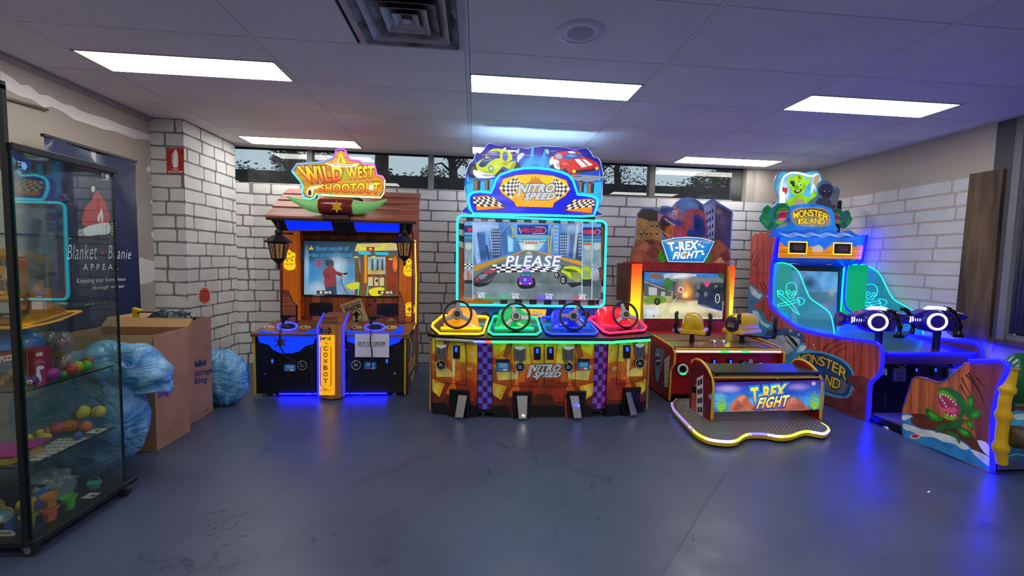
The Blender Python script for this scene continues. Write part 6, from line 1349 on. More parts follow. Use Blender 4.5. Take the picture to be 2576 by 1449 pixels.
bb_('b06048', 970, 1040, 1050, 910, 1110, 885, 1160, 900, 1190, 960, 1260, 980, 1560, 920, 1640, 900, 1700, 930, 1740, 970, 1790, 1040, 1500, 1045, 1200, 1045, k='cloud'); 
for c, p in (('c87c5c', (1050, 930, 1110, 890, 1150, 905, 1100, 960)), ('8c4838', (1000, 1040, 1060, 960, 1120, 1000, 1080, 1045)), ('c07858', (1600, 920, 1660, 905, 1680, 960, 1610, 970)), ('8a4434', (1190, 1040, 1240, 990, 1300, 1040)), ('c88460', (1400, 1000, 1460, 990, 1500, 1040, 1380, 1042)), ('944c3c', (1680, 980, 1740, 975, 1770, 1036, 1690, 1036))): a.poly(BPx(*p), c, 'cloud')
for cx_, top in ((885, 850), (1845, 830)):
    for k in range(9):
        t = PI/2+(k-4)*.24; l = 200-abs(k-4)*22; bx, by = cx_, 1062 if cx_ < 1000 else 1036; ex, ey = bx+l*math.cos(t)*.62, by-l*math.sin(t)
        ex = max(ex, 795) if cx_ < 1000 else min(ex, 1955)
        for q in range(9):
            f = .2+q*.09; mx_, my_ = bx+(ex-bx)*f, by+(ey-by)*f; ll = 22*(1.1-f)+5
            for sd in (-1, 1):
                x2 = min(max(mx_+sd*ll, 792), 1958); a.poly(BPx(mx_, my_+5, mx_, my_-4, x2, my_-ll*.7), ('84c818', '5ca010', 'a8e020')[(k+q) % 3])
        a.line([B_(bx, by), B_(ex, ey)], 1.2, '5c9c14')
a.text('T-REX', (B_(1180, 810), B_(1540, 770), B_(1520, 880), B_(1200, 950)), 'f8e428', .04, .1, out=('2080d8', .15), col2='f08c18'); a.text('FIGHT', (B_(1270, 910), B_(1580, 880), B_(1560, 990), B_(1240, 1015)), 'f8f060', .04, .1, out=('2040a0', .15), col2='f0a020')
a.build('back_panel_print', bn)
# ================================================================ ISLAND SHOOTING MACHINE
mi = root('shooting_machine', (3.7, 3.9, 0), 'blue lit island shooting arcade machine with plank sides and two purple cannons', 'arcade machine')
LX, RX = 3.25, 4.15
blue_led = led('deep_blue', '0202ff', 26.0); violet_body = mat('violet_black', '0e0c24', .35); grn_led = led('sea_green', '10e0a0', 2.2); cyn_led = led('sea_cyan', '18c8e8', 1.6)
spl = PX(LX, -1)
side = [(1889, 592), (1896, 596), (1899, 586), (1905, 592), (1912, 584), (1924, 586), (1935, 580), (1957, 588), (1951, 625), (1944, 664), (1940, 700), (1939, 765), (1960, 788), (2008, 824), (2060, 838), (2120, 848), (2195, 858), (2212, 866), (2220, 880), (2221, 915), (2214, 945), (2196, 958), (2191, 975), (2186, 1062), (2130, 1040), (2060, 1008), (1960, 965), (1880, 930), (1884, 800), (1886, 700)]
def sideouter(x, nm):
    g = G(); g.prism([Vector((x, p.y, max(p.z, .04))) for p in [spl.at(*q) for q in side]], (.018 if x < 4 else -.018, 0, 0)); return g.build(nm, wood_red, mi)
sideouter(LX, 'side_panel'); sideouter(RX, 'side_panel')
a = Art(spl, off=.001); cxm = 2000
a.poly(side, 'a84c38', 'wood'); a.many([[(x-.8, y0), (x+.4, y0), (x+.4, y1), (x-.8, y1)] for x, y0, y1 in ((1906, 594, 740), (1921, 590, 780), (1938, 582, 800), (1930, 780, 820), (1955, 790, 850), (1985, 812, 850), (2010, 830, 880), (2035, 836, 870), (2062, 842, 880), (2085, 845, 890), (2105, 850, 905), (2128, 852, 930), (2148, 855, 940), (2168, 858, 945), (2190, 862, 950), (2206, 868, 945))], '4c1a14')
a.line([(1884, 688), (1942, 688)], 1.2, '4c1a14')
for p in (((1890, 655), (1896, 640), (1905, 625)), ((1894, 668), (1903, 648), (1914, 628)), ((1900, 672), (1908, 655), (1918, 636)), ((1912, 710), (1920, 730), (1930, 748)), ((1920, 708), (1926, 724), (1934, 742)), ((2070, 880), (2085, 866), (2105, 858)), ((2082, 890), (2100, 872), (2130, 862)), ((2094, 900), (2112, 882), (2136, 872)), ((2098, 858), (2110, 853), (2124, 850))): a.line(sm(p, 3, False), 2.6, '2c0c0c', w1=.6)
# waves and shark
a.poly(sm([(1884, 720), (1890, 716), (1900, 722), (1908, 730), (1920, 738), (1922, 750), (1912, 756), (1906, 766), (1900, 762), (1895, 775), (1884, 800)], 3), '3c80b0', 'cloud'); a.poly(sm([(1886, 720), (1896, 724), (1908, 738), (1918, 742), (1908, 752), (1896, 744), (1890, 736)], 3), 'b8c8d0', 'cloud')
a.poly(sm([(1884, 786), (1896, 776), (1912, 780), (1922, 792), (1930, 806), (1944, 812), (1950, 822), (1940, 832), (1930, 828), (1934, 850), (1884, 860)], 3), '2c84b4', 'cloud'); a.poly(sm([(1892, 782), (1906, 784), (1914, 796), (1922, 812), (1938, 818), (1930, 824), (1912, 812), (1900, 798)], 3), 'a4ccd8', 'cloud')
for x, y in ((1930, 745), (1935, 739), (1945, 800), (1950, 796), (1954, 806), (2047, 868), (2050, 876)): a.poly(ell(x, y, 1.8, 2, 6), 'c8d4d8')
a.poly(sm([(1928, 838), (1950, 828), (1980, 826), (2005, 832), (2020, 842), (2024, 858), (2018, 866), (1998, 868), (1980, 890), (1960, 905), (1926, 900), (1905, 880)], 3), '34486c', 'cloud')
a.poly(sm([(1924, 862), (1950, 846), (1985, 844), (2010, 852), (2014, 862), (2004, 882), (1990, 895), (1965, 905), (1940, 905), (1926, 890)], 3), '9aa0b0', 'cloud')
a.poly(sm([(1975, 844), (1982, 842), (1996, 852), (2008, 868), (2014, 882), (2006, 884), (1992, 872), (1980, 858)], 3), '1c1418')
for i in range(8): x, y = 1978+i*4.2, 845+i*4.8; a.poly([(x, y), (x+4, y+1.4), (x, y+6.5)], 'e8e4dc'); a.poly([(x-1, y+9), (x+3.4, y+8), (x+3.6, y+3)], 'e0dcd4')
a.poly(ell(1990, 832, 3.4, 3.2), 'c8ccd0'); a.poly(ell(1991, 832, 1.6, 1.6), '18181c'); a.poly(ell(2010, 842, 2.6, 3), 'c8ccd0'); a.poly(ell(2010, 842, 1.3, 1.4), '18181c')
a.poly(sm([(1960, 900), (1985, 890), (2000, 876), (2020, 862), (2030, 870), (2024, 880), (2045, 878), (2040, 890), (2010, 900), (2000, 920), (1960, 922)], 3), '3c8cb8', 'cloud'); a.poly(sm([(2005, 880), (2020, 868), (2030, 874), (2020, 884), (2036, 884), (2012, 894)], 2), 'b4d4e0', 'cloud')
# side logo
a.poly(sm([(2000, 912), (2006, 888), (2028, 884), (2062, 884), (2100, 894), (2132, 912), (2148, 935), (2150, 960), (2158, 964), (2152, 978), (2146, 980), (2138, 998), (2116, 1002), (2090, 996), (2060, 986), (2030, 975)], 3), '4c9cc4'); a.poly(sm([(2006, 912), (2010, 892), (2030, 888), (2062, 888), (2098, 898), (2128, 916), (2143, 938), (2145, 960), (2134, 992), (2114, 996), (2060, 980), (2025, 968)], 3), '1c4a84', 'cloud'); a.poly(sm([(2010, 950), (2060, 958), (2100, 950), (2128, 962), (2130, 982), (2110, 990), (2060, 975)], 3), '5c6470', 'cloud')
mq = [((2008, 893), (2026, 892), (2025, 910), (2008, 910)), ((2026, 890), (2044, 891), (2042, 914), (2026, 912)), ((2045, 893), (2062, 896), (2059, 918), (2043, 915)), ((2063, 896), (2078, 900), (2075, 922), (2060, 919)), ((2080, 902), (2096, 908), (2091, 930), (2076, 924)), ((2098, 909), (2112, 917), (2107, 940), (2093, 932)), ((2114, 918), (2134, 934), (2130, 958), (2110, 943))]
for ch, q in zip('MONSTER', mq): a.text(ch, q, 'c8a840', .02, out=('141c28', .08))
for ch, q in zip('ISLAND', [((2010, 925), (2018, 927), (2016, 948), (2008, 946)), ((2022, 928), (2036, 931), (2033, 954), (2020, 950)), ((2039, 932), (2052, 935), (2048, 958), (2036, 954)), ((2056, 936), (2072, 940), (2068, 964), (2052, 959)), ((2080, 943), (2096, 948), (2091, 972), (2076, 966)), ((2099, 949), (2118, 956), (2112, 980), (2094, 974))]): a.text(ch, q, 'd8b830', .02, out=('141c28', .08))
a.poly(sm([(2130, 950), (2165, 945), (2196, 958), (2191, 975), (2186, 1060), (2150, 1044), (2100, 1024), (2060, 1005), (2080, 998), (2120, 1004), (2140, 998), (2152, 980)], 2), '6a3430', 'cloud')
for i in range(7): a.line(sm([(2110+i*10, 1010+i*4), (2135+i*6, 990+i*6), (2165, 985+i*6), (2184, 995+i*5)], 2, False), .9, '4a221e')
a.build('side_print', mi)
# blue neon along the side's front edge
e = [(1957, 590), (1951, 625), (1944, 664), (1940, 700), (1939, 765), (1962, 790), (2008, 825), (2060, 839), (2120, 849), (2195, 859), (2212, 867), (2220, 881), (2221, 914), (2213, 944), (2196, 958), (2190, 975), (2184, 1060)]
neon(spl, sm(e, 3, False), .0125, 'edge_light_strip', blue_led, mi, False, .004)
g = G(); g.tube([Vector((RX-.02, p.y-.004, max(p.z, .04))) for p in sm([spl.at(*q) for q in e], 3, False)], .0125, 8); g.build('edge_light_strip', blue_led, mi, smooth=True)
# console body
G().box((LX+.02, 3.15, .05), (RX-.02, 4.6, .56)).build('console_body', violet_body, mi, bevel=.003)
G().prism([(LX+.019, 3.08, .50), (LX+.019, 3.08, .60), (LX+.019, 4.36, .70), (LX+.019, 4.36, .56)], (RX-LX-.038, 0, 0)).build('console_deck', mat('deck_blue_print', '2a2a6c', .25, nz=((3, 12, 12), '5c2a50', 5)), mi, bevel=.003)
G().tube([(LX+.06, 3.070, .592), (RX-.07, 3.070, .592)], .011, 8).build('front_light_strip', blue_led, mi, smooth=True)
fz = PY(3.148)
def mi_mech(x0, y0, x1, y1):
    o = slab(fz, [(x0, y0), (x1, y0), (x1-2, y1), (x0+1, y1)], .025, 'coin_mech', steel, mi, .003, .025); a = Art(fz, off=.026); a.line([(x0+8, y0+8), (x0+9, y0+22), (x0+14, y0+26), (x0+18, y0+26)], 1.3, '14141c'); a.build('mech_face', o)
mi_mech(2243, 925, 2272, 958); mi_mech(2378, 925, 2404, 950)
for x in (2264, 2400): reader(mi, fz, x, 911, 12)
for x in (2301, 2349): coin_slot(mi, fz, x, 934, 5, 11, hue='0848ff', es=4)
card_sticker(mi, fz, 2216, 918, 2232, 944)
slab(fz, [(2322, 949), (2334, 949), (2334, 956), (2322, 956)], .006, 'label_sticker', mat('label_pale', 'b8b8c8', .5), mi, 0, .006); slab(fz, [(2225, 992), (2228, 992), (2227, 1020), (2224, 1020)], .004, 'hinge', MATS['hinge_grey'], mi, 0, .004)
# screen well: back, green lit inner sides, screen
G().box((LX+.02, 4.42, .56), (RX-.02, 4.70, 1.62)).build('cabinet_back', violet_body, mi)
sq = PY(4.40); x0, x1 = 3.36, 4.085
G().box((x0-.03, 4.402, .60), (x1+.03, 4.42, 1.26)).build('screen_frame', mat('dark_red_wood', '2a1414', .4), mi)
a = Art(sq, 'L', off=.001)
a.poly([(1965, 680), (2108, 684), (2103, 815), (1978, 800)], '3c6c98', 'cloud'); a.poly([(1965, 680), (2108, 684), (2106, 735), (1967, 735)], '5890c8', 'cloud')
for cx, cy, rx, ry, c in ((2035, 712, 22, 18, '1c3450'), (1995, 728, 24, 16, '24445c'), (2060, 745, 26, 18, '48687c'), (2050, 775, 40, 14, '7c9098'), (2090, 760, 12, 24, '5c6c74'), (2092, 735, 9, 12, '8c9ca0'), (2020, 792, 34, 10, '3c6c8c'), (2085, 800, 18, 9, '6c7c88')): a.soft(cx, cy, rx*1.25, ry*1.25, c)
a.build('screen_image', mi)
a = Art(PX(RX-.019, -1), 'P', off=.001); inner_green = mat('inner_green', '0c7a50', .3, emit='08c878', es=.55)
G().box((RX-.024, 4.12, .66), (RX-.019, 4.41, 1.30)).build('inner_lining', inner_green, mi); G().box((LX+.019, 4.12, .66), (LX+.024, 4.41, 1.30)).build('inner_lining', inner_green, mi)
G().tube([(RX-.045, 4.385, .64), (RX-.045, 4.385, 1.27)], .007, 8).build('green_light_strip', grn_led, mi)
# acrylic wings with engraved skulls
acr = glass('acrylic_teal', '8ce4ec', .22, .05, 1.5, ('10a8b8', .10))
wing = sm([(1953, 662), (1970, 661), (1990, 668), (2008, 684), (2020, 712), (2036, 748), (2062, 768), (2085, 786), (2094, 812), (2098, 840)], 3, False)
wl_ = [tuple(p) for p in wing]+[(2060, 836), (2008, 822), (1962, 787), (1942, 764), (1944, 700)]
def wingp(x, nm):
    P = [spl.at(*p) for p in wl_]
    g = G(); g.prism([Vector((x, p.y, p.z)) for p in P], (.006, 0, 0)); o = g.build(nm, acr, mi)
    P = [spl.at(p.x, p.y) for p in wing]; n = len(P)
    G().tube([Vector((x+.003, p.y, p.z)) for p in P[:n*2//3+1]], .0055, 6).build('wing_edge_light', grn_led, o, smooth=True); G().tube([Vector((x+.003, p.y, p.z)) for p in P[n*2//3:]], .0055, 6).build('wing_edge_light', cyn_led, o, smooth=True)
    # engraved skull over crossed swords as glowing lines
    def L(pts, closed=False, r=.0028):
        q = [spl.at(*p) for p in pts]; g.tube([Vector((x-.002, p.y, p.z)) for p in q], r, 5, closed)
    g = G()
    L(sm([(1978, 722), (1981, 714), (1990, 711), (1999, 713), (2004, 722), (2004, 732), (2002, 741), (1997, 744), (1996, 751), (1989, 750), (1984, 750), (1983, 744), (1978, 738)], 2), True)
    L(ell(1985, 735, 4, 4.6, 10), True); L(ell(1997, 737, 3.6, 4.4, 10), True); L([(1989, 745), (1991, 741), (1993, 745)], True)
    L([(1958, 730), (1964, 740), (1990, 762), (2012, 792), (1998, 784), (1978, 762), (1957, 744), (1955, 732)], True); L(sm([(1956, 735), (1964, 742), (1972, 739), (1966, 731)], 2), True)
    L([(1956, 766), (1985, 758), (2008, 754), (2010, 760), (1985, 766), (1958, 771)], True); L(sm([(2006, 750), (2014, 749), (2024, 755), (2020, 764), (2010, 768), (2012, 758)], 2), True)
    g.build('engraved_skull', led('engrave', '28e8d8', 1.5), o, smooth=True)
    return o
wingp(LX+.001, 'acrylic_wing'); wingp(RX-.012, 'acrylic_wing')
# blue light inside the right wing
# header box with two framed windows
G().prism([(LX+.018, 4.22, 1.36), (LX+.018, 4.19, 1.615), (LX+.018, 4.60, 1.63), (LX+.018, 4.60, 1.30), (LX+.018, 4.40, 1.28)], (RX-LX-.036, 0, 0)).build('header_box', mat('header_blue', '0c4ac0', .3, emit='0838c0', es=.2), mi)
hp = PL((0, 4.19, 1.615), (0, -.255, -.03))
HD = [(1962, 590), (2178, 594), (2168, 653), (1956, 648)]
a = Art(hp, 'L', off=.002); a.poly(HD, '1464d8', 'cloud')
a.poly([(1960, 610), (1968, 612), (1975, 620), (1985, 616), (2030, 616), (2034, 622), (2042, 618), (2050, 628), (2058, 620), (2066, 632), (2075, 628), (2090, 617), (2140, 616), (2150, 622), (2160, 616), (2175, 619), (2170, 652), (1956, 648)], 'd88410', 'hwood')
for y in (634, 641): a.line([(1958, y), (2170, y+3)], .8, '8a4c08')
a.poly(sm([(2044, 622), (2052, 618), (2060, 616), (2068, 622), (2070, 628), (2044, 628)], 2), 'b8a8a8'); a.rect(2044, 628, 2070, 635, 'c8a890'); a.poly(ell(2017, 642, 4, 4), '4c80c8'); a.build('header_print', mi)
for x0, x1, y0, y1 in ((1983, 2028, 608, 638), (2095, 2140, 611, 640)):
    o = slab(hp, [(x0, y0), (x1, y0+1), (x1-2, y1), (x0-1, y1-1)], .012, 'speaker_window', mat('speaker_brown', '2a1410', .4), mi, 0, .012)
    neon(hp, [(x0, y0), (x1, y0+1), (x1-2, y1), (x0-1, y1-1)], .0065, 'window_light', led('amber', 'ffb818', 2.6), o, True, .012); slab(hp, rrect(x0+9, y0+8, x1-10, y1-8, 5), .003, 'speaker_cone', mat('cone_grey', '5a4a48', .5), o, .001, .016)
un = PL((0, 4.30, 1.325), (0, -.10, -.30))
for q in ([(1990, 661), (2014, 663), (2010, 668), (1986, 666)], [(2080, 664), (2124, 667), (2118, 672), (2072, 669)]): neon(un, q, .004, 'underside_light', led('coral', 'ff7850', 1.6), mi, True, .004)
# neon up the right side of the header
G().tube([(RX-.012, 4.17, 1.62), (RX-.012, 4.20, 1.34), (RX-.012, 4.30, 1.24), (RX-.012, 4.33, .90)], .012, 8).build('edge_light_strip', blue_led, mi, smooth=True)
# ---- topper boards
def M(x, y): return (1860+x/3.0184, 400+y/3.0184)
def MPx(*c): return [M(c[i], c[i+1]) for i in range(0, len(c), 2)]
wvp = PY(4.17)
wv = sm(MPx(235, 570, 280, 535, 340, 545, 400, 560, 440, 535, 500, 545, 540, 530, 620, 555, 700, 540, 760, 560, 830, 540, 870, 560, 900, 575, 900, 598, 300, 590, 235, 590), 2)
slab(wvp, wv, .02, 'wave_board', mat('wave_edge', '2c58c8', .3), mi, 0, 0); a = Art(wvp, 'L', off=.001); a.poly(wv, '1c54c8', 'cloud')
for k in range(4): a.line(sm(MPx(*sum(([300+i*60+k*10, 568+(k*6)+(8 if i % 2 else -8)] for i in range(10)), [])), 3, False), 1.1, '90b8f0')
a.build('wave_print', mi)
tb1 = PY(4.24)
main = sm(MPx(265, 540, 380, 500, 370, 420, 370, 370, 420, 350, 520, 340, 620, 350, 690, 375, 720, 420, 730, 500, 740, 550, 560, 560), 3)
slab(tb1, main, .03, 'name_board', mat('board_blue', '1060b8', .3), mi, 0, 0); a = Art(tb1, 'L', off=.001); a.poly(main, '1470d0', 'cloud'); a.poly(sm(MPx(395, 440, 410, 380, 520, 365, 640, 375, 680, 420, 690, 490, 640, 515, 480, 510, 410, 490), 3), '8c7c78', 'cloud'); a.poly(sm(MPx(420, 400, 520, 375, 640, 385, 670, 430, 520, 430, 420, 440), 3), '6a4428', 'cloud')
for ch, q in zip('MONSTER', [((408, 405), (448, 400), (446, 448), (410, 450)), ((450, 392), (490, 388), (492, 440), (454, 444)), ((494, 386), (530, 385), (530, 434), (496, 438)), ((533, 384), (565, 387), (562, 436), (534, 434)), ((568, 388), (600, 395), (595, 442), (565, 437)), ((603, 397), (634, 406), (628, 452), (598, 444)), ((638, 410), (680, 424), (674, 468), (632, 454))]):
    a.text(ch, [M(*p) for p in q], 'f0d420', .02, out=('4a2c08', .07))
for ch, q in zip('ISLAND', [((448, 455), (462, 454), (462, 492), (448, 493)), ((466, 450), (496, 450), (496, 490), (468, 492)), ((499, 450), (528, 450), (528, 490), (500, 490)), ((531, 448), (568, 450), (568, 490), (533, 490)), ((571, 450), (606, 453), (603, 492), (571, 492)), ((610, 455), (650, 460), (645, 498), (608, 494))]):
    a.text(ch, [M(*p) for p in q], 'f0d420', .02, out=('4a2c08', .07))
a.build('name_print', mi)
tb2 = PY(4.34)
gob = sm(MPx(250, 360, 285, 330, 300, 290, 270, 240, 270, 160, 290, 110, 320, 88, 360, 92, 400, 96, 450, 92, 490, 110, 520, 95, 560, 84, 610, 92, 632, 130, 625, 180, 600, 240, 610, 300, 640, 380, 400, 400, 280, 400), 3)
slab(tb2, gob, .012, 'goblin_board', glass('acrylic_pale', 'c8e8fc', .45, .05), mi, 0, 0)
a = Art(tb2, 'L', off=.001); cx, cy = M(450, 240)
a.poly([(cx+(p.x-cx)*.93, cy+(p.y-cy)*.93) for p in gob], '4ca8d8', 'cloud')
for x, y, rx_, ry_, c in ((340, 250, 50, 120, 'e8f8ff'), (580, 180, 50, 80, 'e0f4ff'), (450, 130, 120, 40, '90d8f8')): a.soft(*M(x, y), rx_/3, ry_/3, c, .9)
a.line(sm(MPx(318, 370, 312, 260, 322, 180, 345, 130, 400, 104, 470, 112, 540, 130, 600, 120, 560, 200, 545, 260), 3, False), 5, 'f0f8ff')
def mb(c, *p, k='flat', n=3): a.poly(sm(MPx(*p), n), c, k)
mb('8cc818', 340, 380, 350, 330, 400, 290, 480, 280, 540, 290, 550, 260, 585, 250, 570, 330, 520, 360, k='cloud'); mb('a8e020', 365, 130, 390, 170, 380, 200, 365, 180); mb('a8e020', 540, 130, 500, 180, 505, 210, 530, 180); mb('90d018', 380, 180, 390, 135, 430, 118, 480, 125, 505, 160, 505, 210, 490, 250, 460, 280, 420, 280, 390, 240, k='cloud')
mb('384818', 410, 240, 440, 235, 475, 228, 465, 250, 430, 262); mb('f0e8d8', 430, 242, 460, 236, 456, 244, 434, 248); a.poly(ell(*M(410, 200), 4, 3.4), '204010'); a.poly(ell(*M(462, 195), 4.6, 4.4), 'd0d8d0'); a.poly(ell(*M(464, 197), 2, 2), '181818'); mb('182c50', 450, 130, 470, 150, 455, 170, 475, 182, 440, 170); mb('182c50', 385, 170, 420, 165, 415, 195, 390, 190); mb('6c9c10', 420, 205, 440, 200, 445, 225, 420, 228)
for x, y, rx_, ry_, c in ((440, 160, 40, 30, 'c8f040'), (490, 210, 24, 40, '5c8c08'), (440, 330, 60, 30, '5c8c10')): a.soft(*M(x, y), rx_/3, ry_/3, c, .7)
mb('c03040', 325, 230, 335, 212, 348, 222, 362, 215, 362, 250, 340, 272); mb('b89878', 560, 180, 575, 130, 605, 120, 600, 180, 580, 210); mb('a09070', 410, 330, 440, 300, 480, 310, 500, 350, 420, 360); mb('e8f4f8', 300, 340, 320, 260, 345, 260, 340, 360)
a.build('goblin_print', mi)
tb3 = PY(4.28)
sk = sm(MPx(520, 340, 560, 300, 600, 270, 590, 210, 610, 175, 650, 160, 690, 175, 715, 210, 750, 215, 765, 250, 750, 310, 735, 380, 700, 380, 620, 350), 3)
slab(tb3, sk, .012, 'skeleton_board', glass('acrylic_sky', 'a0d0f0', .5, .05), mi, 0, 0); a = Art(tb3, 'P', off=.001)
mb('3c3c50', 600, 230, 620, 200, 660, 188, 700, 200, 712, 240, 700, 275, 680, 300, 640, 300, 620, 275, 605, 260, k='cloud'); mb('24243a', 625, 250, 655, 240, 660, 262, 640, 268, 628, 262); mb('24243a', 672, 245, 695, 240, 695, 262, 676, 262); a.poly(ell(*M(646, 245), 2.6, 1.8), 'b0b0c0'); a.poly(ell(*M(684, 245), 2.2, 1.6), 'a0a0b4'); mb('181828', 664, 268, 672, 268, 670, 280, 662, 280)
mb('4c4c5c', 580, 340, 600, 300, 650, 300, 690, 310, 700, 370, 640, 360, k='cloud'); mb('6c7880', 715, 240, 750, 230, 758, 260, 735, 370, 700, 370, k='cloud'); mb('5c4030', 700, 350, 730, 350, 728, 378, 700, 375)
for k in range(4): a.line(MPx(600, 310+k*14, 690, 318+k*14), 1, '24243a')
a.build('skeleton_print', mi)
def flytrap(pl, ox, oy, s_, flip, lab):
    def F(x, y): return M(ox+(x*(-1 if flip else 1))*s_, oy+y*s_)
    def Fp(*c): return [F(c[i], c[i+1]) for i in range(0, len(c), 2)]
    out = sm(Fp(-100, -60, -70, -80, -40, -60, 0, -90, 60, -95, 90, -70, 100, -20, 80, 30, 60, 60, 20, 70, -20, 110, -60, 110, -100, 70, -130, 20, -110, -20), 2)
    o = slab(pl, out, .014, 'flytrap_board', mat('flytrap_edge', '2c90a0', .35), mi, 0, 0); a = Art(pl, off=.001)
    def q(c, *p, n=3): a.poly(sm(Fp(*p), n), c, 'cloud')
    q('1c6c30', -20, -20, 0, -70, 50, -85, 85, -60, 80, -40, 30, -50, 0, -20, -10, 30, -25, 20); q('34a028', -10, -10, 10, -50, 50, -62, 80, -50, 84, -38, 30, -44, 5, -10); q('a02848', 5, 10, 20, -35, 60, -48, 86, -40, 70, 10, 40, 36, 10, 40); q('e06888', 5, 25, 30, 15, 60, 14, 80, -10, 60, 34, 20, 44); q('64b828', -15, 30, 20, 48, 60, 40, 40, 62, 0, 60)
    q('1c7c34', -110, -20, -90, -60, -60, -70, -50, -40, -80, -10); q('24883c', -40, 20, -70, 0, -110, 10, -80, 40); q('1c6c34', -30, 40, -60, 60, -60, 105, -40, 90, -20, 60); q('2c9c40', -120, 20, -90, 30, -60, 60, -90, 70)
    for t in range(7): x, y = 10+t*11, -32-t*1.5+abs(t-3)*2; a.poly(Fp(x, y, x+7, y-2, x+4, y+12), 'f0ece0')
    for t in range(5): x, y = 12+t*12, 42-t*3; a.poly(Fp(x, y, x+7, y-1, x+3, y-11), 'f0ece0')
    a.build('flytrap_print', o); return o
flytrap(PY(4.20), 285, 430, 1.0, False, ''); flytrap(PY(4.32), 765, 445, .72, True, '')
G().box((3.45, 4.36, 1.60), (4.0, 4.40, 2.0)).build('topper_spine', violet_body, mi)
# ---- purple cannons on the deck
pv = mat('cannon_purple', '2a1ca0', .22, coat=.6, metal=.2)
def cannon(px_, py_, lab, u2=-.23):
    pl = PY(3.20); c = pl.at(px_, py_); zd = .595+(c.y-3.08)*.078+.001; o = subroot('mounted_cannon', mi, lab)
    d = V(-.72, .69, 0).normalized(); s_ = V(d.y, -d.x, 0)   # barrel points at the screen; s_ is the gunner's right
    fr = (CAM_V-c).normalized(); fr.z = 0; fr.normalize()
    sd = V(fr.y, -fr.x, 0)
    x, y = V(-1, 0, 0), V(0, 0, 1)
    ax = V(-.96, .28, 0).normalized(); nn = V(-ax.y, ax.x, 0); nn = nn if nn.dot(fr) > 0 else -nn
    def W_(u, v, t): return c+ax*u+nn*v+V(0, 0, t)        # u forward to the muzzle, v toward the viewer side, t up
    g = G(); g.lathe(W_(0, -.085, 0), nn, [(.075, 0), (.095, .02), (.095, .14), (.082, .162)], 26); g.build('drum', pv, o, smooth=40)
    g = G(); g.lathe(W_(0, .078, 0), nn, [(.066, 0), (.066, .006), (.058, .006)], 28); g.build('drum_plate', pv, o, smooth=30)
    R_, (bx, by) = .062, (ax, V(0, 0, 1)); G().tube([W_(0, .082, 0)+bx*R_*math.cos(t)+by*R_*math.sin(t) for t in [2*PI*i/36 for i in range(36)]], .010, 8, True).build('ring_light', led('ring_white', 'fff0d0', 1.5), o, smooth=True)
    prof = [(.10, -.05), (.16, -.035), (.14, .05), (.06, .088), (-.02, .10), (-.10, .085), (-.19, .07), (-.25, .045), (-.22, .02), (-.15, .0), (-.15, -.075), (.0, -.085)]
    g = G(); g.prism([W_(u, -.065, t) for u, t in prof], nn*.11); g.build('body', pv, o, bevel=.008)
    g = G(); g.prism([W_(u, -.045, t) for u, t in ((.03, .095), (-.01, .118), (-.08, .118), (-.13, .088), (-.02, .098))], nn*.075); g.build('top_light', led('top_white', 'f0f0ff', 1.4), o)
    g = G(); g.hexa([W_(-.15, -.04, .080), W_(-.21, -.04, .066), W_(-.21, .03, .066), W_(-.15, .03, .080)], [W_(-.15, -.04, .086), W_(-.21, -.04, .072), W_(-.21, .03, .072), W_(-.15, .03, .086)]); g.build('sight', mat('sight_grey', 'b0b0b8', .4, emit='c0c0d0', es=.3), o)
    g = G(); g.lathe(W_(.08, .0, .005), ax, [(.042, 0), (.040, .10), (.046, .12), (.062, .15), (.064, .165), (.045, .168)], 20); g.build('barrel', pv, o, smooth=40)
    for k in range(5):
        cc = W_(.100+k*.016, .0, .005); g = G(); g.tube([cc+nn*(.043*math.cos(t))+V(0, 0, .043*math.sin(t)) for t in [-.6+i*.2 for i in range(7)]], .0042, 6); g.build('vent_light', led('vent_white', 'e8e8ff', 1.8), o, smooth=True)
    for v, uo in ((.115, -.085), (-.13, u2)):
        P = [W_(uo-.04, v, -.11), W_(uo-.05, v, -.05), W_(uo-.04, v, .0), W_(uo-.02, v, .05), W_(uo+.01, v, .09), W_(uo+.045, v, .098)]
        P = sm(P, 4, False); n = len(P); G().tube(P, [.016+.003*math.sin(i*1.3) for i in range(n)], 10).build('handle', mat('handle_gloss', '0c0c10', .18), o, smooth=True)
        G().tube([W_(uo-.01, v, .03), W_(uo+.02, v, .035)], .007, 6).build('trigger', plastic_bk, o)
    g = G(); g.hexa([W_(u2-.06, -.15, -.115), W_(u2, -.15, -.115), W_(-.08, .13, -.115), W_(-.16, .13, -.115)], [W_(u2-.06, -.15, -.09), W_(u2, -.15, -.09), W_(-.08, .13, -.09), W_(-.16, .13, -.09)]); g.build('crossbar', violet_body, o, bevel=.004)
    b = W_(-.06, 0, 0); G().cyl((b.x, b.y, zd), (b.x, b.y, c.z-.07), .026, 14).build('post', plastic_bk, o, smooth=30)
    return o
CAM_V = V(0, 0, CAM_H)
cannon(2193, 807, 'purple arcade cannon with a white light ring, nearer the plank side of the island machine', -.33)
cannon(2339, 806, 'purple arcade cannon with a white light ring, nearer the dark side window')
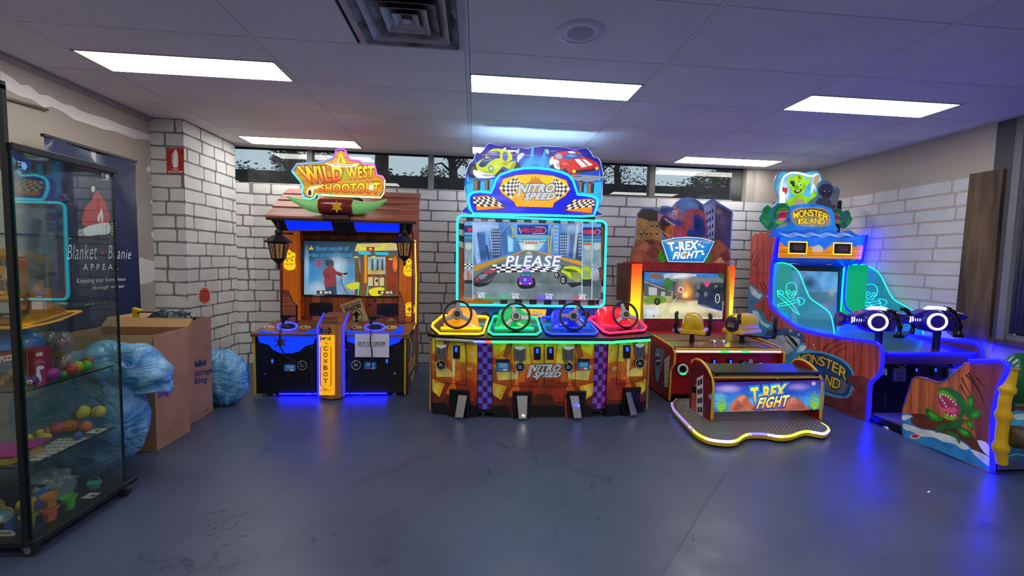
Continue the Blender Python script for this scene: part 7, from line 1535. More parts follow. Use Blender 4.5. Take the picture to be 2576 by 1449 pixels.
# ---- base and seat of the same machine
G().box((3.30, 2.30, .02), (4.10, 3.16, .075)).build('foot_platform', mat('platform_violet', '5a5890', .45), mi, bevel=.004)
G().box((3.28, 2.32, .015), (3.30, 3.12, .06)).build('platform_edge', plastic_bk, mi)
for px_, py_ in ((2135, 1047), (2150, 1054), (2230, 1085), (2333, 1133), (2430, 1178)):
    p = PX(3.29, -1).at(px_, py_); g = G(); g.lathe((3.30, p.y, 0), (0, 0, 1), [(.035, 0), (.033, .008), (.015, .02), (.010, .028), (.010, .05)], 16); g.build('levelling_foot', steel, mi, smooth=40)
seat_side = [(2275, 1108), (2268, 1060), (2271, 1025), (2285, 985), (2294, 955), (2301, 948), (2312, 947), (2340, 955), (2362, 962), (2378, 957), (2400, 935), (2430, 912), (2450, 906), (2490, 908), (2520, 909), (2532, 916), (2535, 930), (2520, 965), (2506, 1010), (2499, 1060), (2497, 1120), (2497, 1190), (2480, 1186), (2400, 1150), (2330, 1122)]
for x in (LX, RX-.02):
    g = G(); g.prism([Vector((x, p.y, max(p.z, .03))) for p in [spl.at(*q) for q in seat_side]], (.02, 0, 0)); g.build('seat_side', wood_red, mi)
a = Art(spl, off=.001); a.poly(seat_side, 'b0603c', 'wood')
a.many([[(x-.7, y0), (x+.6, y0), (x+.3, y1), (x-1, y1)] for x, y0, y1 in ((2292, 960, 1040), (2315, 948, 1050), (2338, 955, 1050), (2362, 962, 1060), (2388, 946, 1070), (2412, 925, 1080), (2444, 908, 1090), (2472, 908, 1110), (2500, 910, 1010))], '5a2214')
a.poly(sm([(2440, 908), (2532, 912), (2520, 965), (2500, 1030), (2497, 1120), (2455, 1100), (2450, 1000)], 2), '7c3c3c', 'wood')
for p in (((2420, 950), (2432, 975), (2448, 1000)), ((2416, 968), (2428, 990), (2440, 1012)), ((2430, 942), (2452, 968), (2478, 1010)), ((2436, 938), (2460, 975), (2480, 1030)), ((2455, 948), (2470, 965), (2484, 985))): a.line(sm(p, 3, False), 3.6, '24100e', w1=.8)
a.poly(sm([(2285, 1048), (2300, 1040), (2340, 1046), (2400, 1060), (2450, 1100), (2480, 1118), (2490, 1150), (2440, 1130), (2360, 1105), (2300, 1090), (2274, 1070)], 2), '5a2c1c', 'cloud')
a.poly(sm([(2269, 1045), (2285, 1042), (2298, 1048), (2290, 1056), (2298, 1068), (2320, 1078), (2345, 1082), (2370, 1090), (2400, 1098), (2430, 1115), (2450, 1132), (2480, 1145), (2496, 1160), (2497, 1188), (2400, 1150), (2330, 1122), (2277, 1108)], 3), '2c7cb4', 'cloud')
a.poly(sm([(2270, 1045), (2294, 1046), (2284, 1054), (2272, 1058)], 2), 'd0d8e0'); a.poly(sm([(2272, 1066), (2290, 1070), (2320, 1080), (2350, 1085), (2390, 1096), (2420, 1112), (2440, 1128), (2420, 1130), (2400, 1116), (2375, 1112), (2350, 1100), (2320, 1098), (2290, 1084), (2275, 1080)], 3), 'c8d4e0', 'cloud'); a.poly(sm([(2440, 1130), (2470, 1140), (2494, 1155), (2494, 1175), (2470, 1160)], 2), 'c8d4e0', 'cloud')
a.poly(sm([(2458, 1108), (2480, 1112), (2490, 1125), (2492, 1148), (2476, 1138)], 2), 'd0d4e0'); a.poly(ell(2303, 1098, 14, 7, 14), 'c0a0a8'); a.poly(ell(2303, 1097, 9, 4, 10), '903040')
# potted monster plant print
def N(x, y): return (2240+x/3.622, 840+y/3.622)
def NP(*c): return [N(c[i], c[i+1]) for i in range(0, len(c), 2)]
def nb_(c, *p, k='flat', n=3): a.poly(sm(NP(*p), n), c, k)
nb_('1c6830', 440, 520, 460, 490, 540, 490, 620, 530, 680, 600, 700, 680, 660, 760, 610, 790, 640, 700, 600, 620, 540, 560, 450, 545, k='cloud'); nb_('5ca020', 440, 530, 480, 510, 540, 540, 600, 600, 590, 610, 520, 565, 450, 550)
nb_('a03058', 440, 560, 500, 560, 580, 610, 630, 680, 620, 740, 540, 740, 470, 690, 440, 640); nb_('d05878', 440, 640, 480, 680, 560, 670, 610, 690, 580, 720, 500, 710, 450, 680); nb_('6cb020', 490, 720, 540, 750, 600, 740, 570, 785, 500, 770)
for x, y in ((455, 558), (478, 552), (505, 560), (530, 575), (552, 595), (575, 618), (596, 642), (460, 580), (478, 605), (495, 632), (510, 660), (525, 735), (560, 745), (590, 740)): a.poly(ell(*N(x, y), 2.4, 3, 8), 'f0ece0')
nb_('186028', 640, 700, 700, 680, 740, 560, 770, 600, 760, 670, 830, 700, 800, 760, 720, 770, 690, 740, k='cloud')
for p in ((700, 620, 720, 560, 750, 570, 765, 630, 740, 670, 710, 660), (720, 740, 780, 700, 830, 705, 810, 760, 740, 775), (690, 780, 740, 790, 770, 860, 740, 870, 695, 820), (320, 700, 335, 675, 400, 710, 470, 760, 470, 795, 390, 790, 330, 740), (620, 850, 680, 860, 750, 910, 720, 950, 650, 920, 615, 880)):
    nb_('1c7028', *p, k='cloud'); nb_('44a428', *[p[i]*.5+(sum(p[i % 2::2])/(len(p)/2))*.5 for i in range(len(p))])
nb_('1c5c2c', 450, 830, 560, 800, 640, 770, 680, 790, 600, 860, 500, 870, 430, 900, 410, 880, k='cloud'); nb_('20642c', 520, 880, 620, 920, 640, 990, 620, 990, 590, 940, 520, 910)
for x, y in ((640, 1018), (660, 1026), (770, 1072), (790, 1088)): a.poly(ell(*N(x, y), 3.4, 2.6, 8), 'd8d4cc')
a.build('seat_print', mi)
neon(spl, sm([(2440, 908), (2490, 907), (2520, 908), (2533, 916), (2536, 930), (2521, 965), (2507, 1010), (2500, 1060), (2498, 1120), (2498, 1188)], 3, False), .0125, 'seat_light_strip', blue_led, mi, False, .004)
neon(spl, [(2271, 1028), (2286, 985), (2296, 954), (2312, 947), (2362, 962), (2380, 957), (2430, 912)], .003, 'seat_edge', mat('edge_lilac', '6c6ab8', .4), mi, False, .003)
# seat bench and its carved back facing the viewer
G().box((LX+.02, 2.50, .075), (RX-.02, 2.82, .44)).build('seat', violet_body, mi, bevel=.005)
bp_ = [(LX+.02, 2.33, .04), (RX, 2.33, .04), (RX, 2.24, .62), (LX+.02, 2.24, .62)]
G().prism([(LX+.02, 2.36, .04), (LX+.02, 2.31, .30), (LX+.02, 2.33, .66), (LX+.02, 2.44, .68), (LX+.02, 2.44, .04)], (RX-LX-.04, 0, 0)).build('seat_back', mat('seat_back_red', '7c2c1c', .4), mi)
bkp = PY(2.305)
a = Art(bkp, off=.001); a.poly(sm([(2540, 1045), (2560, 1030), (2600, 1040), (2680, 1030), (2680, 1170), (2532, 1170), (2532, 1090)], 2), '3c8cc4', 'cloud'); a.poly(sm([(2545, 1044), (2580, 1040), (2600, 1052), (2560, 1056)], 2), 'a8d0e8'); a.poly(sm([(2532, 1130), (2600, 1120), (2680, 1130), (2680, 1172), (2532, 1168)], 2), '286890', 'cloud'); a.line(sm([(2535, 1148), (2560, 1142), (2590, 1150), (2640, 1142)], 3, False), 2, 'a0c8d8'); a.build('back_print', mi)
# yellow bamboo trim
by_ = mat('bamboo_yellow', 'd8ae14', .35, coat=.3)
bz = PY(2.27); P = [bz.at(x, y) for x, y in ((2545, 925), (2541, 950), (2533, 985), (2527, 1010), (2524, 1050), (2520, 1090), (2517, 1130), (2519, 1165))]
P = sm(P, 4, False); n = len(P); rr2 = [.030+(.010 if (i % 8) in (7, 0) else 0) for i in range(n)]; G().tube(P, rr2, 14).build('bamboo_trim', by_, mi, smooth=50)
# green shell dome and rope wound log on the seat's back
c = PY(2.26).at(2585, 960); G().ball((c.x, 2.30, c.z), .135, 28, (1.0, .55, 1.25)).build('shell_dome', mat('shell_green', '0e5a30', .25, coat=.5, bump=(40, .004)), mi, smooth=True)
c = PY(2.26).at(2545, 1096); G().lathe((c.x-.02, 2.24, c.z), (1, 0, 0), [(.035, -.012), (.062, 0), (.068, .02), (.066, .06)], 24).build('log_end', mat('log_brown', '5c4c34', .5, nz=((20, 20, 20), '3c3020')), mi, smooth=50)
G().lathe((c.x+.04, 2.24, c.z), (1, 0, 0), [(.040+(.004 if i % 2 else 0), i*.0075) for i in range(60)], 18).build('rope_winding', mat('rope_tan', 'a8905c', .7), mi, smooth=40)
G().cyl((c.x+.02, 2.30, c.z), (c.x+.02, 2.42, c.z), .02, 8).build('log_bracket', plastic_bk, mi)
G().tube([(RX-.6, 2.30, .10), (RX-.1, 2.30, .10)], .008, 6).build('green_glow', led('seat_green', '10d060', 6), mi)
# ================================================================ LEFT SIDE: BANNER, BOXES, BAGS
vinyl = mat('banner_navy', '1c2c54', .28, coat=.3)
BX = -2.80
g = G(); bpl = PX(BX, 1); y0, y1, zt, zb = 3.06, 3.80, 2.005, .56
k = len(g.v); ny, nz2 = 30, 40
for i in range(ny+1):
    for j in range(nz2+1):
        u, v = i/ny, j/nz2; y = y0+(y1-y0)*u; z = zt+(zb-zt)*v
        x = BX+.012*math.sin(u*9+v*3)*math.exp(-v*5)+.008*noise.noise(Vector((u*5, v*9, 0)))*(1-min(1, v*1.6))+.02*(abs(u-.5)*2)**6*(v*.5)
        g.v.append(V(x, y, z))
for i in range(ny):
    for j in range(nz2): a_ = k+i*(nz2+1)+j; g.face([a_, a_+nz2+1, a_+nz2+2, a_+1])
bo = root('banner', (BX, 3.43, .50), 'navy roll up banner with a red beanie logo standing by the left wall', 'banner')
g.build('vinyl_sheet', vinyl, bo, smooth=True)
G().box((BX-.012, y0-.01, zt-.008), (BX+.014, y1+.012, zt+.012)).build('top_rail', plastic_bk, bo, bevel=.003)
G().box((BX-.012, 3.41, .45), (BX-.008, 3.45, 2.0)).build('support_pole', steel, bo)
G().box((BX-.10, y0-.01, .0), (BX+.10, y1+.01, .08)).build('base_housing', steel, bo, bevel=.01); G().box((BX-.01, y0+.0, .07), (BX+.004, y1, .57)).build('lower_sheet', vinyl, bo)
a = Art(PX(BX+.022, 1), off=.0008); a.STEP = .0001; WH = 'e4e6ea'
def D(x, y): return (x/2.587, 340+y/2.587)
def DP(*c): return [D(c[i], c[i+1]) for i in range(0, len(c), 2)]
a.poly(sm(DP(545, 590, 540, 520, 555, 470, 590, 430, 610, 390, 630, 360, 655, 390, 680, 430, 700, 480, 706, 570), 3), 'b42c34'); a.poly(ell(*D(605, 350), 5, 7.5), WH); a.poly(sm(DP(636, 560, 634, 530, 650, 500, 658, 475, 668, 510, 670, 560, 658, 565, 656, 530, 648, 545, 646, 566), 2), WH)
a.poly(sm(DP(545, 605, 620, 580, 708, 570, 712, 640, 640, 648, 555, 655), 2), WH); a.line(DP(690, 572, 692, 645), 1, '1c2c54')
for k in range(5): a.line(DP(722, 575+k*17, 754, 573+k*18), 3, WH); 
for k in range(4): a.line(DP(506, 620+k*10, 548, 612+k*13), 2.4, WH)
a.text('Blanket', (D(436, 712), D(628, 702), D(632, 808), D(436, 812)), WH, -.01, .25); a.text('+', (*D(655, 750), *D(674, 776)), 'a03040', .04); a.text('Beanie', (D(700, 712), D(852, 745), D(852, 806), D(702, 806)), WH, -.01, .25)
a.text('A P P E A L', (D(540, 838), D(768, 838), D(768, 874), D(540, 878)), WH, .005); a.text('Keeping our homeless', (D(498, 932), D(815, 926), D(813, 952), D(500, 974)), WH, .004); a.text('through winter', (D(598, 982), D(810, 970), D(806, 1000), D(600, 1012)), WH, .004)
a.build('banner_print', bo)

card = mat('cardboard', 'ab8060', .75, nz=((6, 6, 6), '9c7454', 4)); card_in = mat('cardboard_inside', 'a8865c', .8)
def carton(x0, x1, y0, y1, h, lab, flaps):
    o = root('cardboard_box', ((x0+x1)/2, (y0+y1)/2, 0), lab, 'box'); t = .006
    for lo, hi, nm in (((x0, y0, .001), (x1, y0+t, h), 'side'), ((x0, y1-t, .001), (x1, y1, h), 'side'), ((x0, y0+t, .001), (x0+t, y1-t, h), 'side'), ((x1-t, y0+t, .001), (x1, y1-t, h), 'side'), ((x0+t, y0+t, .001), (x1-t, y1-t, .008), 'bottom')): G().box(lo, hi).build(nm, card, o)
    for q in flaps: g = G(); g.prism([Vector(p) for p in q], (0, 0, .006)) if False else g.hexa([Vector(p) for p in q], [Vector(p)+V(0, .001, .005) for p in q]); g.build('flap', card_in, o)
    return o
HB1 = .745
b1 = carton(-2.56, -2.0, 2.81, 3.13, HB1, 'large open cardboard box standing behind the blue plastic bag', [])
b2 = carton(-2.46, -2.08, 3.20, 3.53, .765, 'tall open cardboard box with dark plastic bags inside beside the brick pillar', [])
# upstanding/leaning flaps
def flap(o, q, lab=None):
    g = G(); P = [Vector(p) for p in q]; n = (P[1]-P[0]).cross(P[3]-P[0]).normalized()*.004; g.hexa(P, [p+n for p in P]); return g.build('flap', card_in, o)
flap(b1, [(-2.56, 2.81, HB1), (-2.0, 2.81, HB1), (-2.01, 2.765, HB1-.14), (-2.55, 2.765, HB1-.14)])
flap(b1, [(-2.56, 3.13, HB1), (-2.0, 3.13, HB1), (-2.0, 3.19, HB1+.05), (-2.56, 3.19, HB1+.06)])
flap(b2, [(-2.46, 3.20, .765), (-2.08, 3.20, .765), (-2.085, 3.165, .63), (-2.44, 3.165, .63)])
flap(b2, [(-2.46, 3.20, .765), (-2.46, 3.53, .765), (-2.56, 3.53, .80), (-2.56, 3.20, .80)])
def boxprint(o, X, dx, dz):
    a = Art(PX(X+.001, 1), off=.0005); NV = '2c2850'
    def sh(*c): return [(c[i]+dx, c[i+1]+dz) for i in range(0, len(c), 2)]
    a.poly(sh(490, 908, 497, 914, 503, 904, 510, 912, 518, 902, 519, 918, 491, 924), NV); a.poly(sh(492, 927, 518, 921, 518, 923, 493, 929), 'b86a50')
    a.text('storage', sh(491, 934, 532, 926, 532, 942, 491, 952), NV, .03); a.text('king', sh(491, 950, 521, 946, 521, 964, 491, 972), NV, .03)
    a.line(sh(492, 1050, 497, 1043, 502, 1044), 1, '4c3a30'); a.line(sh(506, 1040, 526, 1029), 1.5, '4c3a30'); a.build('box_print', o)
boxprint(b2, -2.08, 0, 0)
a = Art(PX(-1.999, 1), off=.0005); a.text('storage', [(398, 960), (430, 950), (430, 966), (398, 980)], '2c2850', .03); a.text('king', [(398, 985), (424, 978), (424, 996), (398, 1006)], '2c2850', .03); a.build('box_print', b1); a = Art(PX(-1.999, 1), off=.0005); a.line([(402, 1103), (408, 1096), (413, 1094)], 1, '4c3a30'); a.line([(418, 1088), (434, 1075)], 1.5, '4c3a30'); a.build('box_print', b1)
a = Art(PY(2.808), off=.0006); a.bars(300, 854, 358, 860, '3c3020', 9)
for k in range(3): a.rect(338, 866+k*11, 356, 869+k*11, '4a3a28')
a.build('box_print', b1)
# thin dark panel along the front of the tall box
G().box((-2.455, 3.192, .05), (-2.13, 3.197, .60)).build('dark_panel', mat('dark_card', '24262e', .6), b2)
def bagmat(name, c1, c2, al):
    m = bpy.data.materials.new(name); m.use_nodes = True; nt = m.node_tree; b = nt.nodes['Principled BSDF']; tc = nt.nodes.new('ShaderNodeTexCoord')
    n = nt.nodes.new('ShaderNodeTexNoise'); n.inputs['Scale'].default_value = 5; n.inputs['Detail'].default_value = 5; n.inputs['Distortion'].default_value = 1.2
    cr = nt.nodes.new('ShaderNodeValToRGB'); cr.color_ramp.elements[0].position = .35; cr.color_ramp.elements[1].position = .66; cr.color_ramp.elements[0].color = S(c1); cr.color_ramp.elements[1].color = S(c2)
    mp = nt.nodes.new('ShaderNodeMapping'); mp.inputs['Scale'].default_value = (7, 7, 10); n2 = nt.nodes.new('ShaderNodeTexNoise'); n2.inputs['Scale'].default_value = 1; n2.inputs['Detail'].default_value = 6; n2.inputs['Distortion'].default_value = 2.6
    bp = nt.nodes.new('ShaderNodeBump'); bp.inputs['Distance'].default_value = .035; bp.inputs['Strength'].default_value = .9
    nt.links.new(tc.outputs['Object'], n.inputs[0]); nt.links.new(n.outputs[0], cr.inputs[0]); nt.links.new(cr.outputs[0], b.inputs['Base Color']); nt.links.new(tc.outputs['Object'], mp.inputs[0]); nt.links.new(mp.outputs[0], n2.inputs[0]); nt.links.new(n2.outputs[0], bp.inputs['Height']); nt.links.new(bp.outputs[0], b.inputs['Normal'])
    b.inputs['Roughness'].default_value = .26; b.inputs['Alpha'].default_value = al; b.inputs['Coat Weight'].default_value = .4; b.inputs['Coat Roughness'].default_value = .15; MATS[name] = m; return m
bag_m = bagmat('blue_bag', '2a84cc', '8cccf2', .93)
def crumple(seed, amp, fr=3.0, fold=.05):
    def f(d):
        q = d*fr+Vector((seed, seed*2, 0)); r = 1+amp*noise.noise(q)+amp*.5*noise.noise(q*2.3); r += fold*(abs(noise.noise(Vector((math.atan2(d.y, d.x)*3.2, d.z*1.2, seed))))-.2)+.02*noise.noise(q*6)
        return r
    return f
def bag(name, c, rad, lab, seed, m, ear=None, flatz=True):
    g = G(); f = crumple(seed, .07, 2.0, .09); g.ball(c, 1, 96, rad, f)
    for i, v in enumerate(g.v):
        if v.z < .004: g.v[i] = V(v.x, v.y, .002)
    o = g.build(name, m, org=(c[0], c[1], .002), smooth=True); ORG[o.name] = V(c[0], c[1], .002)
    tag(o, lab, 'bag'); return o
bg = bag('plastic_bag', (-2.20, 2.545, .325), (.335, .185, .335), 'large crumpled blue plastic bag standing in front of the cardboard boxes', 3.1, bag_m)
# gathered neck flopping over to one side
P = [V(-2.22, 2.56, .52), V(-2.08, 2.55, .60), V(-1.98, 2.56, .625), V(-1.90, 2.58, .59), V(-1.86, 2.60, .53), V(-1.865, 2.60, .47)]
P = sm(P, 6, False); g = G(); n = len(P); g.tube(P, [.17-(.085)*(i/(n-1))+.012*math.sin(i*.9) for i in range(n)], 36)
for i, v in enumerate(g.v): g.v[i] = v+Vector((noise.noise(v*11), noise.noise(v*11+V(5, 0, 0)), noise.noise(v*11+V(0, 9, 0))))*.022
g.build('gathered_neck', bag_m, bg, smooth=True)
b2g = bag('plastic_bag', (-2.08, 3.69, .225), (.19, .135, .235), 'small blue plastic bag on the floor between the tall box and the cowboy machine', 8.3, bag_m)
g = G(); P = sm([V(-2.16, 3.64, .38), V(-2.20, 3.62, .46), V(-2.17, 3.62, .50)], 5, False); n = len(P); g.tube(P, [.09-.05*i/(n-1) for i in range(n)], 24)
for i, v in enumerate(g.v): g.v[i] = v+Vector((noise.noise(v*14), noise.noise(v*14+V(5, 0, 0)), noise.noise(v*14+V(0, 9, 0))))*.02
g.build('gathered_neck', bag_m, b2g, smooth=True)
dk = bagmat('dark_bag', '0c2c34', '1c4850', 1.0)
g = G(); g.ball((-2.27, 3.37, .72), 1, 64, (.155, .13, .10), crumple(5.5, .3, 3, .2)); o = g.build('plastic_bag', dk, org=(-2.27, 3.37, .65), smooth=True); tag(o, 'dark teal plastic bag bulging out of the tall cardboard box', 'bag')
G().box((-2.27, 3.30, .01), (-2.25, 3.32, .64)).build('bag_fill', dk, o) if False else None
o = root('tape_roll', (-2.40, 3.28, .74), 'yellow tape gun lying on top of the tall cardboard box', 'tape'); yt = mat('tape_yellow', 'd8c018', .4)
G().obox((-2.43, 3.26, .81), (.035, .03, .085)).build('handle', yt, o, bevel=.006); G().obox((-2.415, 3.255, .848), (.06, .028, .022), Matrix.Rotation(.3, 3, 'Y')).build('blade_guard', yt, o, bevel=.004)
G().tube(sm([V(-2.44, 3.27, .80), V(-2.40, 3.25, .83), V(-2.33, 3.24, .835), V(-2.27, 3.25, .83)], 4, False), .005, 6).build('strap', plastic_bk, o, smooth=True)

# ================================================================ GLASS PRIZE CABINET
CX0, CX1, CY0_, CY1_ = -2.46, -1.80, 1.845, 2.31
cb = root('display_cabinet', (-2.13, 2.08, 0), 'tall glass prize cabinet with black frame on casters, full of toys', 'cabinet')
blk = mat('frame_black', '121414', .4); cgl = glass('cabinet_glass', 'f2f8f6', .006, 0, 1.66); sgl = glass('shelf_glass', 'd8ece4', .06, .02)
G().box((CX0-.01, CY0_-.02, .045), (CX1+.02, CY1_+.05, .0695)).build('base_board', blk, cb, bevel=.003)
G().box((CX0, CY0_-.004, 1.655), (CX1+.005, CY1_+.02, 1.682)).build('top_frame', blk, cb, bevel=.002)
G().box((CX1-.03, CY0_-.016, .07), (CX1-.012, CY0_-.001, 1.895)).build('corner_post', blk, cb)
G().box((CX0, CY0_-.016, .07), (CX0+.02, CY0_, 1.895)).build('corner_post', blk, cb)
G().box((CX0, CY0_-.016, 1.88), (CX1-.012, CY0_-.002, 1.91)).build('header_rail', blk, cb)
for nm, lo, hi in (('side_pane', (CX1-.012, CY0_+.002, .07), (CX1-.006, CY1_, 1.655)), ('front_pane', (CX0+.02, CY0_-.004, .07), (CX1-.03, CY0_+.001, 1.655)), ('back_pane', (CX0, CY1_, .07), (CX1-.008, CY1_+.005, 1.655)), ('side_pane', (CX0, CY0_+.002, .07), (CX0+.005, CY1_, 1.655))): G().box(lo, hi).build(nm, cgl, cb)
edge = mat('glass_edge', '0a2420', .2)
for x, y in ((CX1-.012, CY0_-.002), (CX1-.012, CY1_+.001)): G().box((x-.003, y-.002, .07), (x+.007, y+.004, 1.655)).build('glass_edge', edge, cb)
SH = [.373, .690, 1.008, 1.33]
for z in SH:
    G().box((CX0+.01, CY0_+.01, z-.006), (CX1-.02, CY1_-.012, z)).build('glass_shelf', sgl, cb)
    G().box((CX1-.022, CY0_+.01, z-.0062), (CX1-.018, CY1_-.03, z+.0005)).build('shelf_edge', edge, cb); G().box((CX0+.01, CY0_+.008, z-.0062), (CX1-.02, CY0_+.011, z+.0005)).build('shelf_edge', edge, cb)
    for y in (CY0_+.03,): G().box((CX1-.10, y, z-.016), (CX1-.06, y+.02, z-.006)).build('shelf_clip', chrome, cb)
for x, y, z in ((CX1-.022, CY0_+.03, 1.60), (CX1-.022, CY1_-.05, 1.632)):
    G().box((x-.006, y-.014, z-.018), (x+.018, y+.022, z+.016)).build('hinge', chrome, cb, bevel=.003); G().cyl((x+.018, y+.004, z), (x+.026, y+.004, z), .012, 14).build('lock', chrome, cb, smooth=30)
for x, y in ((CX1+.006, CY1_-.02), (CX1-.015, CY0_+.0), (CX0+.05, CY0_+.03), (CX0+.05, CY1_-.05)):
    o = G().cyl((x, y-.012, .027), (x, y+.012, .027), .0265, 20).build('caster', rubber, cb, smooth=30); G().cyl((x, y-.014, .027), (x, y+.014, .027), .014, 12).build('caster_hub', chrome, o, smooth=30); G().box((x-.014, y-.018, .040), (x+.014, y+.018, .0455)).build('caster_bracket', steel, o)
# ---- goods. z heights of the levels
def on(x, y, z): return PZ(z).at(x, y)
def clampc(p, r): return V(min(max(p.x, CX0+.02+r), CX1-.026-r), min(max(p.y, CY0_+.014+r), CY1_-.016-r), p.z)
def simple(name, g, m, org, lab, cat, group=None, **k):
    o = g.build(name, m, org=org, **k); ORG[o.name] = Vector(org); return tag(o, lab, cat, group)
def ballthing(px_, py_, z, r, col, lab, two=None):
    """placed by where its underside meets the shelf"""
    p = clampc(on(px_, py_, z), r); c = V(p.x, p.y, z+r+.0005); m = mat('ball_'+col, col, .35, coat=.2)
    g = G(); g.ball(c, r, 22)
    if two: g.m = [1 if (sum((g.v[i] for i in f), V(0, 0, 0))/len(f)-c).x > .0 else 0 for f in g.f]; return simple('toy_ball', g, [m, mat('ball_'+two, two, .4)], (c.x, c.y, z), lab, 'ball', 'toy balls in the cabinet', smooth=True), c
    return simple('toy_ball', g, m, (c.x, c.y, z), lab, 'ball', 'toy balls in the cabinet', smooth=True), c
z2 = .690
def eyeball(c, r, o):
    d = (CAM_V-c); d.z *= .2; d.normalize()
    G().lathe(c+d*(r*.93), d, [(r*.34, 0), (r*.30, r*.08), (0, r*.10)], 16, caps=False).build('eye', mat('eye_white', 'e0e0e4', .4), o, smooth=True); G().lathe(c+d*(r*1.02), d, [(r*.14, 0), (0, r*.03)], 12, caps=False).build('pupil', plastic_bk, o)
o, c = ballthing(140, 974, z2, .026, '4a1c80', 'dark purple toy ball with an eye beside the small red box'); eyeball(c, .026, o)
ballthing(166, 958, z2, .030, 'a82498', 'magenta toy ball beside the purple eye ball'); ballthing(206, 945, z2, .026, 'b83424', 'red orange toy ball near the shelf edge')
o, c = ballthing(186, 952, z2, .018, '3c8c30', 'small green toy frog with eyes between the magenta and red balls'); eyeball(c+V(0, 0, .006), .014, o)
ballthing(226, 934, z2, .026, '3cb81c', 'bright green toy ball nearest the back pane'); ballthing(192, 938, z2, .028, 'd8b018', 'large yellow toy ball behind the red ball'); ballthing(208, 930, z2, .020, 'e0b81c', 'small yellow toy ball behind the red ball'); ballthing(220, 922, z2, .024, 'b8482c', 'orange red toy ball at the back beyond the green ball')
ballthing(172, 938, z2, .024, '58b828', 'light green toy ball behind the magenta ball'); ballthing(146, 938, z2, .024, 'b04434', 'red toy ball behind the purple eye ball')
# puzzle boxes
def printed_box(name, lo, hi, m, lab, cat='box'):
    c = ((lo[0]+hi[0])/2, (lo[1]+hi[1])/2, lo[2]); g = G(); g.box(lo, hi); o = simple(name, g, m, c, lab, cat, bevel=.0015); return o
pb1 = printed_box('puzzle_box', (-2.14, 1.90, z2+.001), (-1.878, 1.935, z2+.155), mat('puzzle_red', '7c2420', .4), 'red and dark puzzle box with white lettering at the front of the shelf')
a = Art(PY(1.899), off=.0006); a.grad([(-126, 917), (48, 910), (48, 975), (-126, 985)], ['4c6488', '3c4450', '4c4028', '6c4c34'], 'cloud'); a.poly([(-126, 896), (48, 886), (48, 910), (-126, 917)], '8a2420'); a.text('PUZZLE', [(2, 897), (44, 891), (44, 903), (2, 910)], 'e4e0dc', .05)
for cx, cy, c in ((14, 950, '7c5c40'), (34, 958, '3c3024'), (30, 935, '8a7440'), (0, 962, '9c6c58'), (10, 930, '48586c')): a.poly(ell(cx, cy, 12, 9, 10), c, 'cloud')
a.build('box_print', pb1)
pb2 = printed_box('puzzle_box', (-1.885, 1.945, z2+.001), (-1.848, 2.008, z2+.16), mat('puzzle_crimson', '94243c', .4), 'small crimson box with a white cartoon animal and number 48')
a = Art(PX(-1.848, 1), off=.0006); a.poly([(86, 880), (112, 876), (113, 900), (87, 903)], '9c2430'); a.text('48', [(90, 888), (106, 886), (106, 895), (90, 897)], 'f0e8e8', .05); a.poly([(87, 904), (113, 901), (116, 968), (90, 974)], 'a02858'); a.line(sm([(88, 914), (100, 909), (112, 912)], 3, False), 1.2, 'e8d8e0')
a.poly(sm([(92, 924), (100, 920), (110, 922), (108, 928), (100, 930), (100, 938), (104, 950), (100, 960), (96, 948), (93, 962), (90, 955), (91, 936)], 2), 'd8d0d4'); a.line([(96, 968), (108, 952)], 1.2, 'd8d0d4'); a.build('box_print', pb2)
# blue dome (hard hat) on the boxes
g = G(); c = V(-2.0, 1.985, z2+.157); prof = [(.112, 0), (.110, .02), (.098, .045), (.072, .065), (.04, .074), (0, .077)]; g.lathe(c, (0, 0, 1), prof, 28, caps=False)
simple('toy_helmet', g, mat('toy_blue', '1868b8', .3, coat=.3), c, 'smooth blue dome shaped toy lying on top of the puzzle box', 'toy', smooth=True)
G().lathe((-2.03, 1.99, z2+.001), (0, 0, 1), [(.03, .02), (.03, .165)], 8).build('hidden_stand', card, bpy.data.objects['puzzle_box']) if False else None
# yellow scoop tray hanging from the upper shelf
yt2 = mat('toy_orange', 'e09c10', .3, coat=.2)
def ztray():
    P = [PX(-1.84, 1).at(x, y) for x, y in ((50, 828), (92, 818), (148, 788), (138, 782))]
    o = root('toy_tray', V(-1.93, 1.98, .885), 'bright yellow orange plastic toy tray packed under the upper shelf', 'toy')
    z0 = .962; q = [V(-2.16, 1.87, z0-.02), V(-1.852, 1.87, z0-.022), V(-1.85, 2.09, z0+.01), V(-2.10, 2.12, z0+.02)]
    G().hexa(q, [p+V(0, 0, .008) for p in q]).build('tray_floor', yt2, o); g = G(); g.tube([p+V(0, 0, .008) for p in q], .008, 8, True); g.build('tray_rim', yt2, o, smooth=True)
    G().obox((-1.92, 1.93, z0+.012), (.09, .07, .036), Matrix.Rotation(.2, 3, 'Z')).build('cab', yt2, o, bevel=.012); return o
ztray()
